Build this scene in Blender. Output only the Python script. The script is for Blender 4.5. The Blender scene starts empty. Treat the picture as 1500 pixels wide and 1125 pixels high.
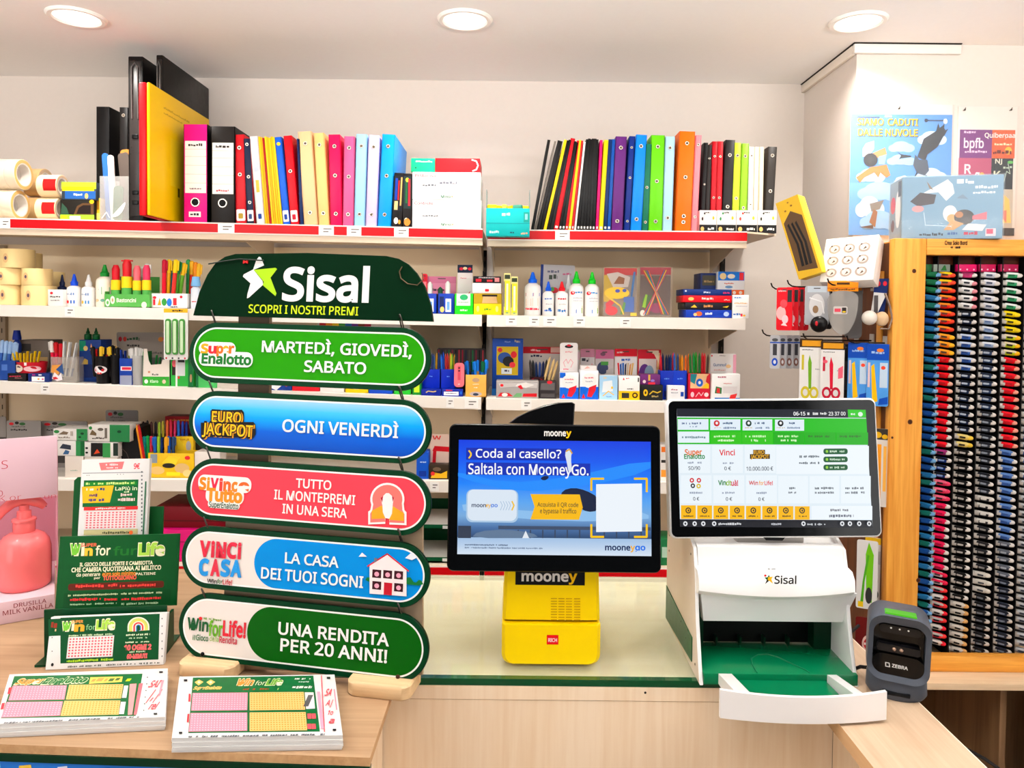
import bpy, bmesh, math, random
from mathutils import Vector as V, Matrix as MX
R = math.radians
rnd = random.Random(7)
LAY = .00003     # height of one printed layer
SC = bpy.context.scene
COL = SC.collection
# ---------------------------------------------------------------- camera
F = 1083.0
PITCH, ROLL, SHIFT = R(1.5), R(0.6), -79.0
EYE = V((0, 0, 1.55))
RC = MX.Rotation(math.pi / 2 - PITCH, 3, 'X') @ MX.Rotation(ROLL, 3, 'Z')
cd = bpy.data.cameras.new('camera')
cd.sensor_width = 36; cd.lens = F * 36 / 1500; cd.shift_y = SHIFT / 1500; cd.clip_start = .05
cam = bpy.data.objects.new('camera', cd); COL.objects.link(cam)
cam.matrix_world = MX.Translation(EYE) @ RC.to_4x4()
SC.camera = cam
# ---------------------------------------------------------------- light and exposure
SC.view_settings.view_transform = 'Standard'; SC.view_settings.look = 'None'
SC.view_settings.gamma = 1; SC.view_settings.use_curve_mapping = False
SC.view_settings.exposure = 0.0
SC.cycles.use_denoising = True
SC.cycles.max_bounces = 8; SC.cycles.transparent_max_bounces = 16
SC.cycles.sample_clamp_indirect = 6
wd = bpy.data.worlds.new('daylight'); SC.world = wd; wd.use_nodes = True
_b = wd.node_tree.nodes['Background']; _b.inputs[0].default_value = (.86, .93, 1, 1); _b.inputs[1].default_value = 0.12
def area(name, loc, rot, sx, sy, power, col):
    l = bpy.data.lights.new(name, 'AREA'); l.shape = 'RECTANGLE'; l.size = sx; l.size_y = sy; l.energy = power; l.color = col
    o = bpy.data.objects.new(name, l); COL.objects.link(o); o.location = loc; o.rotation_euler = rot
    return o
CEIL = 2.43
# two unseen area lights added behind the camera as fill from the sides
for _s in (-1, 1):
    _o = area('shop_window_daylight', (_s * 2.5, -1.5, 1.35), (0, 0, 0), 1.6, 1.9, 29, (1, .99, .98))
    _o.rotation_euler = V((-_s * .8, 1, .06)).to_track_quat('-Z', 'Y').to_euler()
# unseen fill lights added overhead, aimed up to brighten ceiling and walls
for _x in (-1.5, 0, 1.5): area('ceiling_uplight', (_x, .55, 1.98), (R(180 - 16), 0, 0), 1.1, .25, 37, (1, .985, .96))
DL_POWER = 6.5
# ---------------------------------------------------------------- materials
def lin(c):
    def f(x):
        x /= 255.0
        return x / 12.92 if x <= .04045 else ((x + .055) / 1.055) ** 2.4
    if isinstance(c, str):
        c = c.lstrip('#'); c = tuple(int(c[i:i + 2], 16) for i in (0, 2, 4))
    return tuple(f(x) for x in c) + (1,)
_mats = {}
def mat(c, rough=.45, metal=0., em=0., alpha=1., coat=0., noise=0., spec=.18):
    if isinstance(c, bpy.types.Material): return c
    key = (c, rough, metal, em, alpha, coat, noise, spec)
    if key in _mats: return _mats[key]
    m = bpy.data.materials.new('plain'); m.use_nodes = True
    nt = m.node_tree; p = nt.nodes['Principled BSDF']; L = lin(c)
    if not em: L = tuple(x ** 1.18 * .95 for x in L[:3]) + (1,)      # print and plastic colours as albedo
    p.inputs['Specular IOR Level'].default_value = spec
    p.inputs['Base Color'].default_value = L
    p.inputs['Roughness'].default_value = rough; p.inputs['Metallic'].default_value = metal
    p.inputs['Alpha'].default_value = alpha; p.inputs['Coat Weight'].default_value = coat
    if em:
        p.inputs['Base Color'].default_value = (0.01, 0.01, 0.01, 1)
        p.inputs['Emission Color'].default_value = L; p.inputs['Emission Strength'].default_value = em
    else:
        tc = nt.nodes.new('ShaderNodeTexCoord'); n = nt.nodes.new('ShaderNodeTexNoise'); n.inputs['Scale'].default_value = 60
        mr = nt.nodes.new('ShaderNodeMapRange'); mr.inputs['To Min'].default_value = max(.02, rough - .06); mr.inputs['To Max'].default_value = rough + .06
        nt.links.new(tc.outputs['Object'], n.inputs['Vector']); nt.links.new(n.outputs['Fac'], mr.inputs['Value']); nt.links.new(mr.outputs['Result'], p.inputs['Roughness'])
        if noise:
            mx = nt.nodes.new('ShaderNodeMix'); mx.data_type = 'RGBA'
            mx.inputs['A'].default_value = tuple(x * (1 - noise) for x in L[:3]) + (1,); mx.inputs['B'].default_value = tuple(min(1, x * (1 + noise)) for x in L[:3]) + (1,)
            nt.links.new(n.outputs['Fac'], mx.inputs['Factor']); nt.links.new(mx.outputs['Result'], p.inputs['Base Color'])
    _mats[key] = m
    return m
def wood(c1, c2, axis, scale=1., rough=.45, knots=False):
    """long grain running along axis (0 x, 1 y, 2 z)"""
    key = ('wood', c1, c2, axis, scale, knots)
    if key in _mats: return _mats[key]
    m = bpy.data.materials.new('wood'); m.use_nodes = True
    nt = m.node_tree; N = nt.nodes.new; lk = nt.links.new; p = nt.nodes['Principled BSDF']; p.inputs['Roughness'].default_value = rough; p.inputs['Specular IOR Level'].default_value = .25
    tc = N('ShaderNodeTexCoord'); mp = N('ShaderNodeMapping')
    s = [22 * scale] * 3; s[axis] = 1.1 * scale; mp.inputs['Scale'].default_value = s
    n1 = N('ShaderNodeTexNoise'); n1.inputs['Scale'].default_value = 1.6; n1.inputs['Detail'].default_value = 6; n1.inputs['Distortion'].default_value = 1.2
    n2 = N('ShaderNodeTexNoise'); n2.inputs['Scale'].default_value = 9; n2.inputs['Detail'].default_value = 3
    mx = N('ShaderNodeMath'); mx.operation = 'MULTIPLY_ADD'; mx.inputs[1].default_value = .35
    rp = N('ShaderNodeValToRGB'); rp.color_ramp.elements[0].position = .42; rp.color_ramp.elements[1].position = .82
    rp.color_ramp.elements[0].color = lin(c1); rp.color_ramp.elements[1].color = lin(c2)
    lk(tc.outputs['Object'], mp.inputs['Vector']); lk(mp.outputs[0], n1.inputs['Vector']); lk(mp.outputs[0], n2.inputs['Vector'])
    lk(n2.outputs['Fac'], mx.inputs[0]); lk(n1.outputs['Fac'], mx.inputs[2]); lk(mx.outputs[0], rp.inputs['Fac']); lk(rp.outputs['Color'], p.inputs['Base Color'])
    _mats[key] = m
    return m
def ramp_mat(stops, axis=2, em=0., rough=.3):
    """printed colour gradient along a local axis; stops = [(metres, colour)]"""
    m = bpy.data.materials.new('printed_gradient'); m.use_nodes = True
    nt = m.node_tree; p = nt.nodes['Principled BSDF']; p.inputs['Roughness'].default_value = rough; p.inputs['Specular IOR Level'].default_value = .1
    tc = nt.nodes.new('ShaderNodeTexCoord'); sp = nt.nodes.new('ShaderNodeSeparateXYZ'); mr = nt.nodes.new('ShaderNodeMapRange')
    a, b = stops[0][0], stops[-1][0]
    mr.inputs['From Min'].default_value = a; mr.inputs['From Max'].default_value = b
    rp = nt.nodes.new('ShaderNodeValToRGB'); e = rp.color_ramp.elements
    while len(e) < len(stops): e.new(.5)
    for i, (t, c) in enumerate(stops): e[i].position = (t - a) / (b - a); e[i].color = lin(c)
    nt.links.new(tc.outputs['Object'], sp.inputs[0]); nt.links.new(sp.outputs[axis], mr.inputs['Value']); nt.links.new(mr.outputs[0], rp.inputs[0])
    if em:
        p.inputs['Base Color'].default_value = (.01, .01, .01, 1)
        nt.links.new(rp.outputs[0], p.inputs['Emission Color']); p.inputs['Emission Strength'].default_value = em
    else: nt.links.new(rp.outputs[0], p.inputs['Base Color'])
    return m
def clear(c=(235, 240, 245), a=.22, rough=.08): return mat(c, rough, alpha=a)
# ---------------------------------------------------------------- pixel rays of the photograph -> points in the room
def ray(px, py): return RC @ V(((px - 750) / F, (562.5 - py + SHIFT) / F, -1))
def at(px, py, Y):
    d = ray(px, py); return EYE + d * (Y / d.y)
def atz(px, py, Z):
    d = ray(px, py); return EYE + d * ((Z - EYE.z) / d.z)
def hit(T, px, py):
    """local (x, z) where the ray meets the y=0 plane of frame T"""
    Ti = T.inverted(); o = Ti @ EYE; d = Ti.to_3x3() @ ray(px, py)
    q = o + d * (-o.y / d.y); return q.x, q.z
def frame(O, yaw=0., lean=0., roll=0.):
    """x to the side, y away, z up; yaw>0 turns the x end away, lean>0 tips the top away"""
    return MX.Translation(O) @ MX.Rotation(yaw, 4, 'Z') @ MX.Rotation(-lean, 4, 'X') @ MX.Rotation(roll, 4, 'Y')
# ---------------------------------------------------------------- mesh builder
_txt = {}
try: FONT = bpy.data.fonts.load(bpy.utils.system_resource('DATAFILES', path='fonts') + '/NotoSansHebrew-Regular.woff2')   # a plain sans serif that ships inside Blender
except Exception: FONT = None
def text_mesh(s, bold):
    k = (s, bold)
    if k not in _txt:
        c = bpy.data.curves.new('t', 'FONT'); c.body = s; c.size = 1; c.resolution_u = 3; c.offset = bold; c.align_x = 'LEFT'
        if FONT: c.font = FONT
        o = bpy.data.objects.new('t', c); COL.objects.link(o)
        dg = bpy.context.evaluated_depsgraph_get(); me = bpy.data.meshes.new_from_object(o.evaluated_get(dg))
        vs = [(v.co.x, v.co.y) for v in me.vertices]; fs = [tuple(p.vertices) for p in me.polygons]
        bpy.data.objects.remove(o); bpy.data.curves.remove(c); bpy.data.meshes.remove(me)
        x0 = min(v[0] for v in vs); x1 = max(v[0] for v in vs)
        _txt[k] = (vs, fs, x0, x1)
    return _txt[k]
def cap():
    if '_c' not in _txt: _txt['_c'] = max(v[1] for v in text_mesh('H', 0)[0])
    return _txt['_c']
def chaikin(p, n=2):
    for _ in range(n):
        q = []
        for i in range(len(p)):
            a, b = p[i], p[(i + 1) % len(p)]
            q += [(a[0] * .75 + b[0] * .25, a[1] * .75 + b[1] * .25), (a[0] * .25 + b[0] * .75, a[1] * .25 + b[1] * .75)]
        p = q
    return p
def rrect(x0, x1, z0, z1, r, n=6):
    r = min(r, (x1 - x0) / 2, (z1 - z0) / 2); out = []
    for cx, cz, a0 in ((x1 - r, z0 + r, -90), (x1 - r, z1 - r, 0), (x0 + r, z1 - r, 90), (x0 + r, z0 + r, 180)):
        for i in range(n + 1):
            a = R(a0 + 90 * i / n); out.append((cx + r * math.cos(a), cz + r * math.sin(a)))
    return out
def ell(cx, cz, rx, rz, n=20, a0=0, a1=360):
    return [(cx + rx * math.cos(R(a0 + (a1 - a0) * i / n)), cz + rz * math.sin(R(a0 + (a1 - a0) * i / n))) for i in range(n + (a1 - a0 < 360))]
class MB:
    def __init__(s): s.v = []; s.f = []; s.mi = []; s.sm = []; s.mats = []; s.M = MX.Identity(4); s.k = 0
    def idx(s, m):
        m = mat(m)
        if m not in s.mats: s.mats.append(m)
        return s.mats.index(m)
    def add(s, vs, fs, m, smooth=False):
        b = len(s.v); i = s.idx(m); M = s.M
        s.v += [tuple(M @ V(p)) for p in vs]
        for f in fs: s.f.append([b + j for j in f]); s.mi.append(i); s.sm.append(smooth)
        return s
    def box(s, x0, x1, y0, y1, z0, z1, m, bev=0., seg=2):
        if bev:
            bm = bmesh.new(); bmesh.ops.create_cube(bm, size=1)
            for v in bm.verts: v.co = ((x0 + x1) / 2 + v.co.x * (x1 - x0), (y0 + y1) / 2 + v.co.y * (y1 - y0), (z0 + z1) / 2 + v.co.z * (z1 - z0))
            bmesh.ops.bevel(bm, geom=bm.edges[:], offset=min(bev, abs(x1 - x0) * .45, abs(y1 - y0) * .45, abs(z1 - z0) * .45), segments=seg, affect='EDGES', profile=.5)
            bm.verts.index_update(); s.add([v.co[:] for v in bm.verts], [[v.index for v in f.verts] for f in bm.faces], m, True); bm.free(); return s
        p = [(x, y, z) for z in (z0, z1) for y in (y0, y1) for x in (x0, x1)]
        return s.add(p, [(0, 2, 3, 1), (4, 5, 7, 6), (0, 1, 5, 4), (2, 6, 7, 3), (0, 4, 6, 2), (1, 3, 7, 5)], m)
    def hull(s, p8, m):
        return s.add(p8, [(0, 2, 3, 1), (4, 5, 7, 6), (0, 1, 5, 4), (2, 6, 7, 3), (0, 4, 6, 2), (1, 3, 7, 5)], m)
    def prism(s, pts, y0, y1, m, side=None, bev=0.):
        """outline in (x,z), counter-clockwise seen from the front, from y0 (front) to y1"""
        n = len(pts)
        if bev:
            cx = sum(p[0] for p in pts) / n; cz = sum(p[1] for p in pts) / n
            def ins(p):
                d = V((p[0] - cx, p[1] - cz)); L = d.length or 1; return (p[0] - d.x / L * bev, p[1] - d.y / L * bev)
            i = [ins(p) for p in pts]
            rings = [(i, y0), (pts, y0 + bev), (pts, y1 - bev), (i, y1)]
        else: rings = [(pts, y0), (pts, y1)]
        vs = [(p[0], y, p[1]) for r, y in rings for p in r]; k = len(rings)
        s.add(vs, [tuple(range(n))], m); b = len(s.v) - len(vs); i0 = s.idx(m); i1 = s.idx(side if side is not None else m)
        s.f.append([b + (k - 1) * n + j for j in reversed(range(n))]); s.mi.append(i0); s.sm.append(False)
        for q in range(k - 1):
            for j in range(n):
                s.f.append([b + q * n + (j + 1) % n, b + q * n + j, b + (q + 1) * n + j, b + (q + 1) * n + (j + 1) % n]); s.mi.append(i1); s.sm.append(True)
        return s
    def flat(s, pts, m, lay=None, y=None):
        """print on the front face (y=0), each layer a hair above the last"""
        if y is None: s.k += 1; y = -LAY * (s.k if lay is None else lay)
        return s.add([(p[0], y, p[1]) for p in pts], [tuple(range(len(pts)))], m)
    def rect(s, x0, x1, z0, z1, m, **k): return s.flat([(x0, z0), (x1, z0), (x1, z1), (x0, z1)], m, **k)
    def text(s, t, x0, x1, z, h, m, bold=.02, y=None, lay=None, fit=True):
        vs, fs, a, b = text_mesh(t, bold)
        if y is None: s.k += 1; y = -LAY * (s.k if lay is None else lay)
        sz = h / cap(); sx = (x1 - x0) / (b - a) if fit else sz
        off = x0 - a * sx if fit else (x0 + x1) / 2 - (a + b) / 2 * sx
        return s.add([(off + p[0] * sx, y, z + p[1] * sz) for p in vs], fs, m)
    def line(s, pts, w, m, **k):
        k.setdefault('y', None)
        if k['y'] is None: s.k += 1; k['y'] = -LAY * s.k
        for i in range(len(pts) - 1):
            a, b = V(pts[i]), V(pts[i + 1]); d = b - a
            if d.length < 1e-7: continue
            n = V((-d.y, d.x)).normalized() * (w / 2); e = d.normalized() * (w * .2)
            s.flat([tuple(a - n - e), tuple(b - n + e), tuple(b + n + e), tuple(a + n - e)], m, **k)
        return s
    def lathe(s, prof, m, n=20, cap=True, smooth=True):
        vs = []; fs = []
        for r, z in prof:
            for i in range(n):
                a = 2 * math.pi * i / n; vs.append((r * math.cos(a), r * math.sin(a), z))
        for j in range(len(prof) - 1):
            for i in range(n): fs.append((j * n + i, j * n + (i + 1) % n, (j + 1) * n + (i + 1) % n, (j + 1) * n + i))
        if cap: fs.append(tuple(reversed(range(n)))); fs.append(tuple((len(prof) - 1) * n + i for i in range(n)))
        return s.add(vs, fs, m, smooth)
    def tube(s, path, r, m, n=8, closed=False):
        path = [V(p) for p in path]; vs = []; fs = []; k = len(path)
        for i, p in enumerate(path):
            if closed: d = path[(i + 1) % k] - path[i - 1]
            else: d = path[min(i + 1, k - 1)] - path[max(i - 1, 0)]
            d.normalize(); u = d.orthogonal() if i == 0 else (u - d * u.dot(d)); u.normalize(); w = d.cross(u)
            rr = r[i] if isinstance(r, (list, tuple)) else r
            for j in range(n):
                a = 2 * math.pi * j / n; vs.append(tuple(p + (u * math.cos(a) + w * math.sin(a)) * rr))
        for i in range(k - (not closed)):
            i2 = (i + 1) % k
            for j in range(n): fs.append((i * n + j, i * n + (j + 1) % n, i2 * n + (j + 1) % n, i2 * n + j))
        if not closed: fs.append(tuple(reversed(range(n)))); fs.append(tuple((k - 1) * n + j for j in range(n)))
        return s.add(vs, fs, m, True)
    def ball(s, c, rx, ry, rz, m, n=16):
        prof = [(max(.001, math.sin(math.pi * i / 10)), -math.cos(math.pi * i / 10)) for i in range(11)]
        M0 = s.M; s.M = M0 @ MX.Translation(c) @ MX.Diagonal((rx, ry, rz, 1)); s.lathe(prof, m, n); s.M = M0; return s
    def build(s, name, parent=None, T=None):
        me = bpy.data.meshes.new(name); me.from_pydata(s.v, [], s.f); me.update()
        for m in s.mats: me.materials.append(m)
        me.polygons.foreach_set('material_index', s.mi); me.polygons.foreach_set('use_smooth', s.sm)
        if any(s.sm):
            try: me.set_sharp_from_angle(angle=R(40))
            except Exception: pass
        o = bpy.data.objects.new(name, me); COL.objects.link(o)
        if parent is not None: o.parent = parent
        if T is not None: o.matrix_basis = T
        return o
def tag(o, label, cat, group=None):
    o['label'] = label; o['category'] = cat
    if group: o['group'] = group
    return o
def struct(o): o['kind'] = 'structure'; return o
def empty(name, T, label, cat, group=None):
    o = bpy.data.objects.new(name, None); COL.objects.link(o); o.matrix_basis = T; o.empty_display_size = .02
    return tag(o, label, cat, group)
ORD = 'first second third fourth fifth sixth seventh eighth ninth tenth eleventh twelfth thirteenth fourteenth fifteenth sixteenth seventeenth eighteenth nineteenth twentieth'.split()
TENS = {20: 'twenty', 30: 'thirty', 40: 'forty', 50: 'fifty'}
def ordw(i):
    """0-based ordinal word"""
    n = i + 1
    if n <= 20: return ORD[i]
    t = n // 10 * 10
    if n % 10: return TENS[t] + '-' + ORD[n % 10 - 1]
    return TENS[t][:-1] + 'ieth'
def deco(mb, w, h, cmds):
    """print in fractions of a front face whose lower corner is (-w/2, 0)"""
    X = lambda u: -w / 2 + u * w
    Z = lambda v: v * h
    for c in cmds:
        k = c[0]
        if k == 'r': mb.rect(X(c[1]), X(c[3]), Z(c[2]), Z(c[4]), c[5])
        elif k == 'e': mb.flat(ell(X(c[1]), Z(c[2]), c[3] * w, c[4] * h), c[5])
        elif k == 't': mb.text(c[5], X(c[1]), X(c[2]), Z(c[3]), Z(c[4]), c[6])
        elif k == 'p': mb.flat([(X(a), Z(b)) for a, b in c[1]], c[2])
        elif k == 'l': mb.line([(X(a), Z(b)) for a, b in c[1]], c[2] * w, c[3])
        elif k == 's':
            u = c[1]; mb.k += 1; y = -LAY * mb.k
            while u < c[2]:
                d = (c[4] * h / w) * rnd.uniform(.4, 1.6); d = min(d, c[2] - u)
                z0 = Z(c[3]) + rnd.uniform(0, .25) * c[4] * h
                mb.rect(X(u), X(u + d * .8), z0, z0 + c[4] * h * rnd.uniform(.5, .9), c[5], y=y); u += d
        elif k == 'g':
            _, u0, v0, u1, v1, nx, ny, col = c[:8]; mb.k += 1; y = -LAY * mb.k; f = c[8] if len(c) > 8 else .6
            du, dv = (u1 - u0) / nx, (v1 - v0) / ny
            for i in range(nx):
                for j in range(ny): mb.rect(X(u0 + du * (i + .5 - f / 2)), X(u0 + du * (i + .5 + f / 2)), Z(v0 + dv * (j + .5 - f / 2)), Z(v0 + dv * (j + .5 + f / 2)), col, y=y)
    return mb
def printed(parent, w, h, cmds, name='print', y=0.):
    if not cmds: return None
    mb = MB(); mb.M = MX.Translation((0, y, 0)); deco(mb, w, h, cmds); return mb.build(name, parent)
# ---------------------------------------------------------------- the room
CREAM = (229, 220, 212)
WALL = mat(CREAM, .7, noise=.02)
YB, YF = 2.86, 2.45                 # back wall, front edge of the wall shelves
YN, XC = 2.43, 1.113                # nearer wall piece and the corner it starts at
struct(MB().box(-3.2, XC + .1, YB, YB + .1, 0, CEIL, WALL).build('wall_back'))
struct(MB().box(XC, 3.0, YN, YB, 0, CEIL, WALL).build('wall_right_front'))
struct(MB().box(-3.3, -3.2, -2.5, YB + .1, 0, CEIL, WALL).build('wall_left'))
struct(MB().box(3.0, 3.1, -2.5, YB, 0, CEIL, WALL).build('wall_right'))
struct(MB().box(-3.3, 3.1, -2.5, YB + .1, CEIL, CEIL + .1, mat((250, 248, 246), .75, noise=.015)).build('ceiling'))
struct(MB().box(-3.3, 3.1, -2.5, YB + .1, -.1, 0, wood((120, 104, 88), (150, 132, 112), 0, .6)).build('floor'))
# cable trunking along the top of the wall corner
tr = MB()
tr.box(XC - .014, XC - .0005, YN + .005, YB - .001, CEIL - .034, CEIL - .0035, mat((236, 226, 214), .5), bev=.003)
tr.box(XC - .014, at(1405, 80, YN).x, YN - .014, YN - .0005, CEIL - .034, CEIL - .0035, mat((236, 232, 226), .5), bev=.003)
tr.box(XC - .016, XC, YN, YB - .001, CEIL - .003, CEIL - .0002, mat((60, 55, 50), .6))
tr.box(XC - .016, at(1405, 80, YN).x, YN - .016, YN, CEIL - .003, CEIL - .0002, mat((60, 55, 50), .6))
struct(tr.build('trim_1'))
# recessed ceiling lamps: the three in the picture plus unseen rows added toward the camera for fill
def downlight(p, label):
    T = MX.Translation((p.x, p.y, CEIL))
    t = empty('ceiling_lamp', T, label, 'lamp', 'round recessed ceiling lamps')
    MB().lathe([(.064, -.004), (.068, -.008), (.078, -.008), (.084, -.002), (.084, -.0005), (.064, -.0005)], mat((250, 246, 240), .4), 40, cap=False).build('trim_ring', t)
    MB().lathe([(.0, -.003), (.064, -.003)], mat((255, 246, 232), .5, em=3.0), 40, cap=False).build('diffuser', t)
    l = bpy.data.lights.new('lamp_light', 'AREA'); l.shape = 'DISK'; l.size = .12; l.energy = DL_POWER; l.color = (1, .955, .90); l.spread = R(140)
    lo = bpy.data.objects.new('lamp_light', l); COL.objects.link(lo); lo.location = (p.x, p.y, CEIL - .012)
lp = [atz(112, 24, CEIL), atz(681, 28, CEIL), atz(1257, 31, CEIL)]
for p, d in zip(lp, ('above the shelf of tape rolls', 'above the middle of the shop shelves', 'near the wall with the posters')):
    downlight(p, 'round white recessed ceiling lamp ' + d)
for i, p in enumerate(lp):  # unseen fill lamps added in front of the visible row
    for j, dy in enumerate((1.25, 2.5)):
        l = bpy.data.lights.new('lamp_light', 'AREA'); l.shape = 'DISK'; l.size = .12; l.energy = DL_POWER * .4; l.color = (1, .97, .94)
        lo = bpy.data.objects.new('lamp_light', l); COL.objects.link(lo); lo.location = (p.x, p.y - dy, CEIL - .012)
# ---------------------------------------------------------------- wall shelves
def lineZ(a, b):
    A, B = at(a[0], a[1], YF), at(b[0], b[1], YF)
    return lambda X: A.z + (B.z - A.z) * (X - A.x) / (B.x - A.x)
SZ = {('L', 1): lineZ((0, 319), (705, 335)), ('R', 1): lineZ((715, 336), (1092, 339)),
      ('L', 2): lineZ((0, 446.5), (700, 461)), ('R', 2): lineZ((715, 461.5), (1091, 466.5)),
      ('L', 3): lineZ((0, 559), (700, 583)), ('R', 3): lineZ((715, 583.5), (975, 588)),
      ('L', 4): lineZ((100, 702), (655, 704.5)), ('R', 4): lineZ((715, 705), (1092, 707)),
      ('L', 5): lineZ((0, 826), (655, 829)), ('R', 5): lineZ((715, 830), (1092, 833))}
XL = {'L': (at(-430, 450, YF).x, at(706, 450, YF).x), 'R': (at(713.5, 450, YF).x, at(1092, 450, YF).x)}
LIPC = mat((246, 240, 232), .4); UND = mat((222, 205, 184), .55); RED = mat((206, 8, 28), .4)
names = {'L': 'in the wider bay behind the game sign', 'R': 'in the bay beside the pen cabinet'}
lvl = {1: 'top red-edged', 2: 'second white', 3: 'third white', 4: 'fourth white', 5: 'lowest red-edged'}
def tags(mb, unit, level, pxs, red):
    z = SZ[unit, level]
    for a, b in pxs:
        X0, X1 = at(a, 450, YF).x, at(b, 450, YF).x; zc = z((X0 + X1) / 2)
        mb.box(X0, X1, YF - .0045, YF - .003, zc - .034, zc - .004, mat((252, 250, 246), .5))
        for k in range(2):
            mb.box(X0 + (X1 - X0) * .3, X0 + (X1 - X0) * (.85 - .2 * k), YF - .005, YF - .0044, zc - .014 - .009 * k, zc - .011 - .009 * k, mat((120, 110, 105), .6))
TAGS = {('L', 1): [(2, 17), (320, 344), (467, 489), (508, 529), (577, 598)], ('R', 1): [(812, 833)],
        ('L', 2): [(96, 110)], ('R', 2): [(741, 757), (775, 790), (796, 815), (840, 857), (908, 924)],
        ('L', 3): [(60, 73), (655, 666), (682, 702)], ('R', 3): [(765, 780)], ('L', 4): [(632, 645)]}
for (u, lv), z in SZ.items():
    X0, X1 = XL[u]; red = lv in (1, 5)
    t = empty('wall_shelf', MX.Identity(4), lvl[lv] + ' metal wall shelf ' + names[u], 'shelf', 'metal wall shelves')
    z0, z1 = z(X0), z(X1)
    def slab(mb, ya, yb, da, db, m, xa=X0, xb=X1):
        za, zb = z(xa), z(xb)
        mb.hull([(xa, ya, za - db), (xb, ya, zb - db), (xa, yb, za - db), (xb, yb, zb - db), (xa, ya, za - da), (xb, ya, zb - da), (xa, yb, za - da), (xb, yb, zb - da)], m)
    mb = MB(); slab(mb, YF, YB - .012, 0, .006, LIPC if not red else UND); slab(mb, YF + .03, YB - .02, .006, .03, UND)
    if u == 'R':    # the end of the tray runs on behind its chamfered corner
        za = z(X1); xe = at(1137, 330, 2.52).x
        for d0, d1, m in ((0, .006, UND),):
            mb.add([(X1, YF, za - d1), (xe, 2.52, za - d1), (xe, YB - .012, za - d1), (X1, YB - .012, za - d1), (X1, YF, za - d0), (xe, 2.52, za - d0), (xe, YB - .012, za - d0), (X1, YB - .012, za - d0)],
                   [(3, 2, 1, 0), (4, 5, 6, 7), (0, 1, 5, 4), (1, 2, 6, 5), (2, 3, 7, 6), (3, 0, 4, 7)], m) if lv == 1 else None
    mb.build('tray', t)
    if lv == 1: MB().box(X0 + (.01 if u == 'R' else 0), X1 - .003, YB - .006, YB - .002, .05, min(z0, z1) - .035, mat((255, 236, 206), .6)).build('back_panel', t)  # panel added over the wall, paler and warmer to lift the shaded bays
    mb = MB(); slab(mb, YF - .003, YF, 0, .038 if not red else .036, LIPC)
    if red:
        slab(mb, YF - .0042, YF - .003, .004, .032, RED)
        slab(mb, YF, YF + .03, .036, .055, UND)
    mb.build('price_rail', t)
    if (u, lv) in TAGS:
        for tg in TAGS[u, lv]:
            mb = MB(); tags(mb, u, lv, [tg], red); mb.build('price_label', t)
    for xb in (X0 + .012, X1 - .016) if u == 'R' else (X1 - .014, at(345, 350, YF).x if lv == 1 else X0 + .01):
        zz = z(xb) - .03
        b = MB(); b.M = MX.Translation((xb, 0, 0)) @ MX.Rotation(math.pi / 2, 4, 'Z')
        b.prism([(YF + .04, zz), (YF + .04, zz - .012), (YB - .06, zz - .075), (YB - .02, zz - .09), (YB - .02, zz)], -.002, .002, UND); b.build('bracket', t)
for px, lab in ((709.5, 'black slotted shelf upright between the two shelf bays'), (3, 'beige slotted shelf upright beside the tape rolls'), (1058, 'slotted shelf upright near the hook display')):
    p = at(px, 450, YB - .02); w = .0075 if px != 3 else .013
    c = mat((28, 24, 22), .5) if px > 10 else mat((190, 172, 150), .5)
    mb = MB().box(p.x - w, p.x + w, YB - .022, YB - .001, .05, 1.78, c)
    for k in range(40): mb.box(p.x - .002, p.x + .002, YB - .0226, YB - .0221, .1 + k * .042, .118 + k * .042, mat((90, 80, 70), .6))
    tag(mb.build('shelf_upright'), lab, 'shelf upright')
def sz(u, lv, X): return SZ[u, lv](X)
def bx(b, Y, on=None):
    """pixel box (x0,x1,y0,y1) at depth Y -> base point, width, height"""
    x0, x1, y0, y1 = b; xm, ym = (x0 + x1) / 2, (y0 + y1) / 2
    Xl, Xr = at(x0, ym, Y).x, at(x1, ym, Y).x; X = (Xl + Xr) / 2
    zt = at(xm, y0, Y).z; zb = sz(on[0], on[1], X) if on else at(xm, y1, Y).z
    return V((X, Y, zb)), Xr - Xl, zt - zb
def carton(name, label, cat, b, Y, depth, c, cmds=(), on=None, group=None, bev=.0015, yaw=0., lean=0., roll=0., lid=None, side=()):
    p, w, h = bx(b, Y, on)
    mb = MB().box(-w / 2, w / 2, 0, depth, 0, h, mat(c, .45), bev=bev)
    if lid: mb.box(-w / 2 - .001, w / 2 + .001, -.001, depth + .001, h * .72, h + .001, mat(lid, .45), bev=bev)
    o = tag(mb.build(name, T=frame(p, yaw, lean, roll)), label, cat, group)
    printed(o, w, h, cmds, y=-.0012 if lid else -.0003)
    return o
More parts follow.
